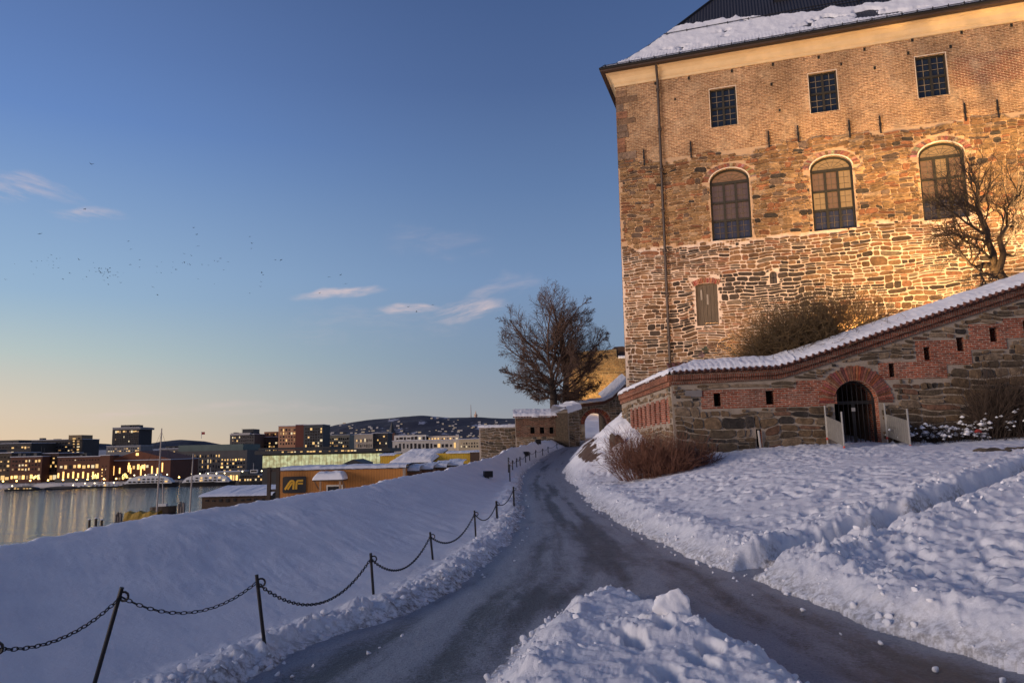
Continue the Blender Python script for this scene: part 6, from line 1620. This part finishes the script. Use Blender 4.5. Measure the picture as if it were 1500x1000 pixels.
B = Bld('green_roof_office', 'long grey office with a flat green roof and evenly lit windows', 262, 362, 660, 400, (.115, .108, .105), 30, snow=False); B.block('green_roof', 260, 355, 651, 660, 1, 28, mat('copper_roof', (.10, .14, .13), .7, .2, .3, 0)); B.windows(264, 323, 664, 695, 15, 4, .16, .42, .62); B.windows(324, 360, 670, 692, 9, 4, .72, .72, .55, .1)
B = Bld('pale_quay_pavilion', 'small pale pavilion with a glowing front between ferries and the long glass hall', 318, 352, 691, 330, (.3, .27, .2), 10); B.windows(320, 350, 694, 704, 7, 1, .95, .8, .85, .5)
B = Bld('long_glass_hall', 'long low hall with a pale glowing glass front behind the orange barrack', 385, 562, 663, 250, (.06, .06, .06), 22, snow=False)
GH = glowmat('hall_glass_glow', (.80, .84, .46), .72, True); x0, x1 = B.X(385), B.X(562)
for i in range(34):
    a = x0 + (x1 - x0) * i / 34; c = x0 + (x1 - x0) * (i + 1) / 34
    b = MB(); b.box(a + .06, c - .06, -.15, -.02, B.Zp(470, 683), B.Zp(470, 665.5)); o = b.build('glass_panel', GH, B.r)
B.block('roof_slab', 375, 572, 658, 663.5, -1.2, 24, DKM); B.windows(395, 560, 659.2, 661.8, 36, 1, .5, .8, .8, y=-1.25, dark=False)
B.block('roof_storey', 374, 480, 655, 658, 3, 20, DKM)

# the orange boarded barrack with its sign
def board_mat(name, col, step=.2):
    m = bpy.data.materials.new(name); m.use_nodes = True; t = NT(m.node_tree); bs = t.n['Principled BSDF']
    co = t.add('ShaderNodeTexCoord').outputs['Object']; sp = t.add('ShaderNodeSeparateXYZ'); t.put(sp.inputs[0], co)
    g = t.math('ABSOLUTE', t.math('SUBTRACT', t.math('FRACT', t.math('DIVIDE', sp.outputs[0], step)), .5)); ln = t.smooth(g, .40, .48)
    n = t.noise(t.mapping(co, (5, 5, .6)), 1.2, 4, .6)
    c = t.mix(n, (col[0] * .75, col[1] * .75, col[2] * .75, 1), (*col, 1)); c = t.mix(t.math('MULTIPLY', ln, .55), c, (col[0] * .4, col[1] * .35, col[2] * .3, 1))
    t.put(bs.inputs['Base Color'], c); bs.inputs['Roughness'].default_value = .7
    b = t.add('ShaderNodeBump'); b.inputs['Strength'].default_value = .7; b.inputs['Distance'].default_value = .03; t.put(b.inputs['Height'], t.math('SUBTRACT', 1.0, ln)); t.put(bs.inputs['Normal'], b.outputs[0]); return m
DB = 62.0
ORB = board_mat('orange_boards', (.46, .185, .035), .22); YEL = board_mat('yellow_boards', (.62, .40, .035), .3)
B = Bld('orange_barrack', 'orange boarded site barrack with a dark square letter sign and snowy flat roof', 410, 593, 687.5, DB, (.4, .2, .05), 6, snow=False)
bpy.data.objects.remove([o for o in B.r.children if o.name.startswith('wall')][0]); m = MB(); m.box(-B.w / 2, B.w / 2, 0, 6, 0, B.h); o = m.build('wall', ORB, B.r)
m = MB(); m.box(-B.w / 2 - .1, B.w / 2 + .1, -.12, 6.1, B.h + .002, B.h + .08); m.build('roof_edge', DKM, B.r)
coping_snow('roof_snow', B.r, lambda u: B.h + .04, -B.w / 2 - .1, B.w / 2 + .1, 6, .14, .02, .22, 0, 120, 21)
m = MB(); m.box(B.X(590), B.X(594), -.06, -.001, 0, B.h); m.build('corner_post', mat('grey_corner', (.25, .2, .16), .8, .2, bump=0), B.r)
# sign with the letters A F
sx0, sx1, sz0, sz1 = B.X(415.5), B.X(449.5), B.Zp(432, 721.5), B.Zp(432, 697.5)
def rrect(x0, x1, z0, z1, r, y, n=5):
    P = []
    for cx_, cz_, a0 in ((x1 - r, z1 - r, 0), (x0 + r, z1 - r, 90), (x0 + r, z0 + r, 180), (x1 - r, z0 + r, 270)):
        P += [(cx_ + r * math.cos(math.radians(a0 + 90 * k / n)), y, cz_ + r * math.sin(math.radians(a0 + 90 * k / n))) for k in range(n + 1)]
    return P
m = MB(); m.prism(rrect(sx0, sx1, sz0, sz1, .14, -.10), (0, .099, 0)); sg = m.build('sign', mat('dark_sign', (.022, .020, .020), .6, .1, bump=0), B.r)
def sp_(x, y): return (sx0 + (sx1 - sx0) * x, -.125, sz0 + (sz1 - sz0) * y)
m = MB()
def stroke(mb, pts, wd):
    """flat stroke of even width with mitred bends"""
    P = [Vector((x * 1.42, y)) for x, y in pts]; Lf, Rt = [], []
    for i, p in enumerate(P):
        d0 = (P[i] - P[i - 1]).normalized() if i else (P[1] - P[0]).normalized(); d1 = (P[i + 1] - P[i]).normalized() if i < len(P) - 1 else d0
        t = (d0 + d1).normalized(); nrm = Vector((-t.y, t.x)); k = wd / 2 / max(.4, nrm.dot(Vector((-d0.y, d0.x))))
        Lf.append(p + nrm * k); Rt.append(p - nrm * k)
    for i in range(len(P) - 1):
        q = [Rt[i], Rt[i + 1], Lf[i + 1], Lf[i]]; mb.prism([sp_(v.x / 1.42, v.y) for v in q], (0, .024, 0))
stroke(m, [(.105, .22), (.29, .63), (.325, .70), (.375, .74), (.425, .74), (.465, .70), (.475, .62), (.465, .22)], .125)
stroke(m, [(.225, .22), (.385, .57), (.425, .61)], .105)
stroke(m, [(.585, .22), (.595, .62), (.61, .69), (.655, .74), (.88, .74)], .125)
stroke(m, [(.655, .565), (.87, .565)], .11)
m.build('lettering', mat('sign_yellow', (.78, .42, .03), .5, .1, bump=0), sg)
# porch: snowy canopy on posts over a window
px0, px1 = 466, 509
xa, xb = B.X(px0), B.X(px1); zc = B.Zp(487, 703)
m = MB(); m.box(xa, xb, -1.5, -.01, zc, zc + .12); cp = m.build('porch_canopy', mat('dark_boards', (.06, .035, .022), .8, .2, bump=0), B.r)
uu = np.linspace(xa - .05, xb + .05, 40); ss = np.linspace(0, 1, 24); U_, S__ = np.meshgrid(uu, ss, indexing='ij'); ed = np.minimum(np.minimum(S__, 1 - S__ * .6), np.minimum((U_ - uu[0]) / (xb - xa), (uu[-1] - U_) / (xb - xa)) * 1.6)
link('snow', grid_mesh('porch_snow', np.stack([U_, -1.55 + 1.54 * S__, zc + .10 + .62 * np.sqrt(np.clip(ed, 0, .2) / .2) * (1 + .15 * fbm(U_ * 2, S__ * 3, 3, 5)) * (.75 + .35 * S__)], -1), SNOWROOF), cp)
m = MB()
for x in (B.X(476), B.X(504)): m.box(x - .07, x + .07, -1.4, -1.26, zc - 3, zc)
for x in (xa + .1, xb - .1): m.tube([(x, -1.4, zc), (x, -.1, zc - .7)], .05, 4)
m.build('porch_post', mat('pale_wood', (.30, .2, .13), .8, .2, bump=0), cp)
m = MB(); x0, x1 = B.X(479), B.X(503); z1 = B.Zp(491, 709.5); m.box(x0, x1, -.08, -.002, z1 - .14, z1); m.box(x0, x0 + .12, -.08, -.002, z1 - 1.6, z1 - .14); m.box(x1 - .12, x1, -.08, -.002, z1 - 1.6, z1 - .14); fr = m.build('window', WHM, B.r)
m = MB(); m.box(x0 + .12, x1 - .12, -.05, -.003, z1 - 1.6, z1 - .14); m.build('pane', GL_DARK, fr)
# dark steel frame at the barrack's left end
r = empty('post_frame', (P_at(400, 690, DB - 1).x, DB - 1, QUAY)); tag(r, 'tall dark steel frame of two posts at the left end of the orange barrack', 'frame')
m = MB(); zt = P_at(400, 684, DB - 1).z - QUAY
for px in (394.5, 407.5):
    x = P_at(px, 690, DB - 1).x - r.location.x; m = MB(); m.box(x - .13, x + .13, -.13, .13, 0, zt); m.build('post', mat('rust_dark_steel', (.030, .018, .012), .7, .2, bump=0), r)
m = MB()
for py in (689, 718): z = P_at(400, py, DB - 1).z - QUAY; m.box(P_at(396.8, 690, DB - 1).x - r.location.x, P_at(405.2, 690, DB - 1).x - r.location.x, -.08, .08, z - .1, z + .1)
m.build('cross_bar', MATS['rust_dark_steel'], r)
# brown row of sheds receding at the right of the barrack
for k, (pa, pb, pt, D, lab) in enumerate(((594, 614, 689, 63.5, 'brown shed bay with snowy roof next to the orange barrack'), (614, 634, 686.5, 65.5, 'brown shed bay with snowy roof, second along from the barrack'), (634, 654, 684, 68, 'brown shed bay with snowy roof, third along from the barrack'), (654, 678, 681, 71, 'brown shed bay with snowy roof, last before the snow crest'))):
    B = Bld('brown_shed', lab, pa, pb, pt, D, (.11, .050, .026), 6, snow=False, cat='shed', group='brown shed bays beside the barrack')
    coping_snow('roof_snow', B.r, lambda u, B=B: B.h, -B.w / 2 - .05, B.w / 2 + .05, 6, .25, .25, .22, .0, 40, 30 + k)
    m = MB(); m.box(-B.w / 2 - .05, B.w / 2 + .05, -.24, 0, B.h - .10, B.h); m.build('eave', DKM, B.r)
# yellow huts with a big snowy roof
B = Bld('yellow_hut', 'small yellow boarded hut left of the thick snowy roof', 557, 578, 667, 96, (.5, .3, .05), 6, snow=False, cat='hut'); bpy.data.objects.remove([o for o in B.r.children][0]); m = MB(); m.box(-B.w / 2, B.w / 2, 0, 6, 0, B.h); m.build('wall', YEL, B.r); coping_snow('roof_snow', B.r, lambda u, B=B: B.h, -B.w / 2 - .15, B.w / 2 + .15, 6, .2, .1, .18, 0, 40, 40)
B = Bld('yellow_house', 'yellow boarded house with a thick snow covered pitched roof', 574, 690, 664, 92, (.5, .3, .05), 8, snow=False, cat='house'); bpy.data.objects.remove([o for o in B.r.children][0])
xr_ = B.X(645); m = MB(); m.box(B.X(576), B.w / 2, 1.0, 8, 0, B.h); m.build('wall', YEL, B.r)
z0, z1 = B.Zp(600, 677), B.Zp(620, 658.5); xq = [B.X(571), B.X(633), B.X(653), B.X(598)]
m = MB(); m.prism([(xq[0], -.6, z0), (xq[1], -.6, z0), (xq[2], 3.0, z1), (xq[3], 3.0, z1)], (0, .1, -.12)); m.build('roof', DKM, B.r)
nu, nv = 60, 40; a, b_ = np.meshgrid(np.linspace(0, 1, nu), np.linspace(0, 1, nv), indexing='ij'); xl_ = xq[0] + (xq[3] - xq[0]) * b_; xr2 = xq[1] + (xq[2] - xq[1]) * b_
edge = np.minimum(np.minimum(a, 1 - a) * 8, np.minimum(b_, 1 - b_) * 5); th = .38 * np.sqrt(np.clip(edge, 0, 1)) * (1 + .25 * fbm(a * 9, b_ * 6, 3, 9))
link('roof_snow', grid_mesh('yellow_roof_snow', np.stack([xl_ + (xr2 - xl_) * a, -.62 + 3.6 * b_, z0 + (z1 - z0) * b_ + th], -1), SNOWROOF), B.r)
m = MB(); m.box(B.X(688), B.X(703), .6, 7, 0, B.Zp(695, 662)); m.build('dark_end', MATS['dark_boards'], B.r)
coping_snow('roof_edge_snow', B.r, lambda u, B=B: B.h - .05, B.X(652), B.X(704), 7, -.8, .1, .16, 0, 40, 41)
B = Bld('dark_gabled_hut', 'small dark gabled hut roof just behind the orange barrack', 504, 532, 679, 72, (.03, .028, .027), 5, snow=False, cat='hut'); B.gable('gable', 508, 518, 528, 679, 672.5, DKM)
# low shed with a snowy roof by the water
B = Bld('quay_shed', 'low brown quay shed with a wide snow covered roof left of the barrack', 296, 396, 726, 112, (.075, .045, .03), 12, snow=False, cat='shed'); B.windows(300, 392, 729, 735, 9, 1, .12, .55, .8)
coping_snow('roof_snow', B.r, lambda u, B=B: B.h, -B.w / 2 - .4, B.w / 2 + .4, 12, .5, .9, .22, .0, 120, 44)

# ---- quay lamps, lit trees
for k, (px, py) in enumerate(((4, 711), (24, 709), (44, 708), (70, 709), (92, 708), (112, 708), (128, 706), (152, 706), (170, 705), (262, 706), (312, 703), (330, 704), (357, 700), (377, 703))):
    D = 336; p = P_at(px, py, D); r = empty('quay_lamp', (p.x, D, QUAY)); tag(r, 'small glowing lamp in the row along the far quay', 'lamp', 'lamps along the far quay')
    m = MB(); m.tube([(0, 0, 0), (0, 0, max(1.2, p.z - QUAY - .3))], .09, 5); m.build('pole', IRON, r)
    bm = bmesh.new(); bmesh.ops.create_icosphere(bm, subdivisions=2, radius=.36); me = bpy.data.meshes.new('globe'); bm.to_mesh(me); bm.free(); me.materials.append(glowmat('lamp_globe', (1.0, .56, .16), 8)); link('globe', me, r, (0, 0, max(1.5, p.z - QUAY)))
for px, py, lab in ((53, 701, 'glowing light strung tree before the arched brick quay house'), (139, 701, 'glowing light strung tree at the foot of the brick turret'), (183, 699, 'glowing light strung tree before the gabled hall')):
    D = 334; p = P_at(px, py, D); r = empty('lit_tree', (p.x, D, QUAY)); tag(r, lab, 'tree', 'trees wound with lights on the quay'); h = max(3.0, p.z - QUAY + 1)
    rg = random.Random(px); m = MB(); m2 = MB(); m.tube([(0, 0, 0), (0, 0, h * .5)], [.16, .1], 5)
    for q in range(60):
        a, e = rg.uniform(0, 6.28), rg.uniform(-.5, 1.5); R_ = 1.5 * rg.uniform(.5, 1); v = Vector((R_ * math.cos(a) * math.cos(e), R_ * math.sin(a) * math.cos(e), h * .75 + R_ * math.sin(e)))
        m.tube([(0, 0, h * .5), v], [.04, .015], 3); m2.box(v.x - .09, v.x + .09, v.y - .09, v.y + .09, v.z - .09, v.z + .09)
    m.build('trunk', BARK, r); o = m2.build('fairy_lights', glowmat('fairy_light', (1, .70, .22), 3.5), r); o['kind'] = 'stuff'

# ---- boats
def hull(mb, L, W, H, bow=.28, y0=0.0):
    """pointed hull along x, z 0..H"""
    st = []
    for f, wk, zk in ((0, .72, .1), (.12, .95, 0), (.5, 1, 0), (1 - bow, .8, .02), (1 - bow * .4, .42, .12), (1, .02, .35)):
        x = -L / 2 + L * f; st.append(mb.addv([(x, y0 - W / 2 * wk, H * (1 + .12 * f)), (x, y0 - W / 2 * wk * .75, H * .15 + H * zk), (x, y0, H * zk * .6), (x, y0 + W / 2 * wk * .75, H * .15 + H * zk), (x, y0 + W / 2 * wk, H * (1 + .12 * f))]))
    for a, b in zip(st, st[1:]):
        for k in range(4): mb.face((a + k, a + k + 1, b + k + 1, b + k))
        mb.face((a + 4, a, b, b + 4))
    mb.face([st[0] + k for k in range(5)])
WHB = mat('boat_white', (.62, .62, .62), .4, .1, 1, 0); BLK = mat('boat_black', (.018, .018, .022), .5, .1, bump=0)
def ferry(px0, px1, pyw, pyt, D, label, name='ferry', flip=1, dark=False, domes=True, lamps=4, group=None):
    a, b = P_at(px0, pyw, D), P_at(px1, pyw, D); L = b.x - a.x; H = P_at((px0 + px1) / 2, pyt, D).z - WATER
    r = empty(name, ((a.x + b.x) / 2, D, WATER - .3), 0 if flip > 0 else math.pi); tag(r, label, 'boat', group)
    m = MB(); hull(m, L, L * .2, H * .30); m.build('hull', BLK, r)
    m = MB(); prof = []
    n = 14; Wd = L * .17
    for k in range(n + 1):
        f = k / n; x = -L * .46 + L * .86 * f; z = H * .32 + H * (.55 if domes else .42) * min(1, math.sin(math.pi * min(1, max(0, f * 1.0))) ** .45 * 1.0 + .02); prof.append((x, z))
    b0 = m.addv([(x, -Wd / 2, H * .28) for x, z in prof] + [(x, -Wd / 2 * .8, z) for x, z in prof] + [(x, Wd / 2 * .8, z) for x, z in prof] + [(x, Wd / 2, H * .28) for x, z in prof]); q = n + 1
    for k in range(n):
        for s in range(3): m.face((b0 + s * q + k, b0 + s * q + k + 1, b0 + (s + 1) * q + k + 1, b0 + (s + 1) * q + k))
    m.build('cabin', BLK if dark else WHB, r)
    nw = 9
    for k in range(nw):
        x = -L * .36 + L * .66 * k / (nw - 1)
        link('window', WMESH[3] if rb.random() < (.3 if dark else .75) else WMESH[rb.choice((0, 1))], r, (x, -Wd / 2 - .02, H * .42), None, (L * .045, .25, H * .10))
        if dark or (.2 < k / nw < .8): link('window', WMESH[3] if rb.random() < .7 else WMESH[0], r, (x, -Wd / 2 * .88 - .05, H * .60), None, (L * .04, .3, H * .09))
    m = MB(); m.box(-L * .06, L * .16, -Wd * .28, Wd * .28, H * .80, H * .98); wh = m.build('wheelhouse', WHB, r); link('window', WMESH[3], wh, (L * .05, -Wd * .29, H * .90), None, (L * .18, .1, H * .09))
    m = MB(); m.tube([(L * .02, 0, H * .95), (L * .02, 0, H * 1.35)], .07, 4); m.build('mast', WHB, r)
    for k in range(lamps):
        bm = bmesh.new(); bmesh.ops.create_icosphere(bm, subdivisions=1, radius=.30); me = bpy.data.meshes.new('deck_lamp'); bm.to_mesh(me); bm.free(); me.materials.append(glowmat('deck_lamp_glow', (1, .82, .5), 4)); link('deck_lamp', me, r, (-L * .3 + L * .6 * k / max(1, lamps - 1), -Wd * .3, H * .9))
    return r
ferry(182, 262, 713, 692, 318, 'white ferry with a rounded cabin top moored before the gabled hall', lamps=4)
ferry(266, 346, 712, 690, 318, 'second white ferry with a rounded cabin top below the green roofed office', lamps=5)
ferry(346, 393, 712, 686, 300, 'dark windowed tour boat with two decks beside the steel frame', 'tour_boat', 1, True, False, 2)
ferry(8, 62, 724, 709, 312, 'long low dark boat at the left end of the quay', 'moored_boat', 1, True, False, 1)
ferry(60, 116, 722, 709, 316, 'second low dark boat moored before the brick halls', 'moored_boat', -1, True, False, 1)
ferry(112, 182, 718, 705, 322, 'low white boat under bright lamps by the brick turret', 'moored_boat', 1, False, False, 4)
def sailboat(pxb, pyb, pxt, pyt, D, L, label, boom=False, tarp=None):
    b = P_at(pxb, pyb, D); t = P_at(pxt, pyt, D); r = empty('sailing_boat', (b.x, D, WATER - .3)); tag(r, label, 'boat')
    m = MB(); hull(m, L, L * .28, 1.7); m.build('hull', mat('hull_wood', (.05, .034, .026), .5, .2, bump=0), r)
    top = t - Vector(r.location); m = MB(); m.tube([(0, 0, .5), top * .6, top], [.17, .14, .10], 7); ms = m.build('mast', mat('pale_spar', (.42, .36, .32), .5, .2, bump=0), r)
    m = MB()
    for e in ((-L * .5, 0, 1.7), (L * .5, 0, 2.0), (-L * .1, -L * .13, 1.7)): m.tube([top * .97, e], .022, 3)
    m.build('rigging', IRON, ms)
    m = MB(); m.box(-L * .22, L * .12, -L * .08, L * .08, 1.6, 2.4); m.build('cabin', WHB, r)
    if tarp:
        m = MB(); n = 9; R0 = m.addv([(tarp[0] + (tarp[1] - tarp[0]) * k / n, -1.6, 1.6) for k in range(n + 1)]); R1 = m.addv([(tarp[0] + (tarp[1] - tarp[0]) * k / n, -.9, 3.1 + .25 * math.sin(k * 2.1)) for k in range(n + 1)]); R2 = m.addv([(tarp[0] + (tarp[1] - tarp[0]) * k / n, .9, 3.2 + .25 * math.sin(k * 2.1 + 1)) for k in range(n + 1)]); R3 = m.addv([(tarp[0] + (tarp[1] - tarp[0]) * k / n, 1.6, 1.6) for k in range(n + 1)])
        for a_, c_ in ((R0, R1), (R1, R2), (R2, R3)):
            for k in range(n): m.face((a_ + k, a_ + k + 1, c_ + k + 1, c_ + k))
        m.build('tarpaulin', mat('yellow_tarp', (.36, .22, .025), .7, .35, .8, .6, 3, .2), r)
    return r
sailboat(229, 756, 237, 627, 142, 13, 'sailing boat with the tallest mast and a yellow tarpaulin over its deck', tarp=(-5.5, .6))
sailboat(278, 748, 283, 664, 150, 9, 'smaller sailing boat with a shorter mast right of the yellow tarpaulin')
sailboat(240, 738, 238, 700, 176, 6, 'small boat with a short dark mast behind the yellow tarpaulin')
for k, (px, py, h) in enumerate(((131, 764, 8), (136, 763, 7), (140, 766, 6))):
    p = P_at(px, py, 136); r = empty('mooring_post', (p.x, 136 + k, WATER - 1)); tag(r, 'short dark mooring post in the water just beyond the snow crest', 'post', 'mooring posts'); m = MB(); m.tube([(0, 0, 0), (0, 0, p.z - WATER + 1 + .4)], .22, 7); m.build('pile', MATS['hull_wood'], r); m = MB(); m.tube([(0, 0, p.z - WATER + 1.4), (0, 0, p.z - WATER + 1.55)], [.26, .15], 7); m.build('snow', SNOW, r)
for px, py, w, lab in ((174, 756, 9, 'stack of grey timber posts on the quay left of the yellow tarpaulin'), (266, 741, 10, 'grey quay bollards and boards right of the yellow tarpaulin')):
    p = P_at(px, py, 138); r = empty('timber_stack', (p.x, 138, p.z - 3.2)); tag(r, lab, 'timber'); m = MB()
    for k in range(5): x = (k - 2) * w * .024; m.box(x - .10, x + .10, -.3 + .1 * (k % 2), .3, 0, 3.6 + .5 * math.sin(k * 2.3))
    m.build('planks', mat('grey_timber', (.20, .17, .15), .9, .3, bump=0), r)
# flag over the offices
p = P_at(295, 640, 420); r = empty('flag_pole', (p.x, 420, QUAY)); tag(r, 'thin roof flagpole with a small flag above the green roofed office', 'flagpole'); zt = P_at(295, 632, 420).z - QUAY
m = MB(); m.tube([(0, 0, 20), (0, 0, zt)], .14, 5); m.build('pole', WHB, r); m = MB(); m.box(.1, 1.9, -.05, .05, zt - 1.6, zt - .2); m.build('flag', mat('flag_red', (.3, .04, .04), .8, .1, bump=0), r)

# ---- birds, a loose flock high over the harbour
def bird_mesh(i, rng):
    m = MB(); m.tube([(0, -.24, 0), (0, -.12, .01), (0, .05, .01), (0, .2, 0), (0, .27, .01)], [.02, .06, .07, .045, .02], 6)
    up = rng.uniform(-.12, .35)
    for s in (-1, 1):
        m.poly([(s * .05, .10, .02), (s * .32, .16, .02 + up * .5), (s * .62, .02, up), (s * .34, -.06, .02 + up * .45), (s * .05, -.08, .02)])
    m.poly([(-.03, -.2, 0), (.03, -.2, 0), (.07, -.38, 0), (-.07, -.38, 0)])
    return m.mesh('bird', mat('bird_grey', (.030, .032, .040), .9, .1, bump=0))
rngb = random.Random(9); BM = [bird_mesh(i, rngb) for i in range(6)]
spots = [(133.5, 240.5, 1.5), (124, 306.5, 1.3), (58.5, 342.5, 1.2), (188, 353.5, 1), (192, 365, .9), (283.5, 333.5, 1), (288, 343.5, 1), (290, 360.5, 1.1), (366, 346.5, 1), (369, 356.5, 1.2), (368, 364, 1), (412, 380.5, 1.2), (403.5, 380.5, .8), (383.5, 399.5, 1.1), (385.5, 402.5, .9), (382, 412.5, .9), (381.5, 419.5, .9), (366, 429.5, .8), (482, 405.5, 1.1), (499, 402.5, 1.1), (506.5, 415.5, 1.1), (468, 429.5, 1), (598, 449.5, 1.2), (610, 456.5, 1.1), (634, 446.5, .8), (224, 420.5, 1), (230.5, 431.5, 1), (290, 408.5, 1), (92, 408.5, .9), (46, 383, .9), (116, 380.5, 1.1), (190.5, 387.5, 1.1), (204.5, 380.5, 1), (204, 391.5, .8), (236, 399.5, 1), (258, 394.5, 1), (269.5, 371.5, 1), (270, 384, 1), (323, 378.5, 1), (334, 383.5, 1), (319, 383, .9), (83, 378.5, .9), (75, 373.5, .7), (21.5, 386.5, .7), (8, 409.5, .8), (314, 416, .7)]
for k in range(42): spots.append((rngb.gauss(152, 22), rngb.gauss(400, 6.5), rngb.uniform(.6, .85)))
for k in range(14): spots.append((rngb.gauss(290, 25), rngb.gauss(388, 8), rngb.uniform(.55, .8)))
for k in range(12): spots.append((rngb.gauss(75, 18), rngb.gauss(390, 8), rngb.uniform(.55, .8)))
for px, py, s in spots:
    D = rngb.uniform(150, 190); p = P_at(px, py, D)
    big = s > 1.05 and py < 362
    o = link('bird', rngb.choice(BM), None, p, (rngb.uniform(-.2, .2), rngb.uniform(-.35, .35), rngb.uniform(0, 6.28)), (s * .72,) * 3)
    tag(o, 'small dark bird flying in the loose flock over the harbour' if px < 440 and not (px, py) in ((133.5, 240.5), (124, 306.5)) else {(133.5, 240.5): 'highest dark bird, flying alone above the pink cloud', (124, 306.5): 'dark bird flying just before the small pink cloud'}.get((px, py), 'small dark bird flying apart from the flock near the middle cloud streaks'), 'bird', 'birds of the flock')
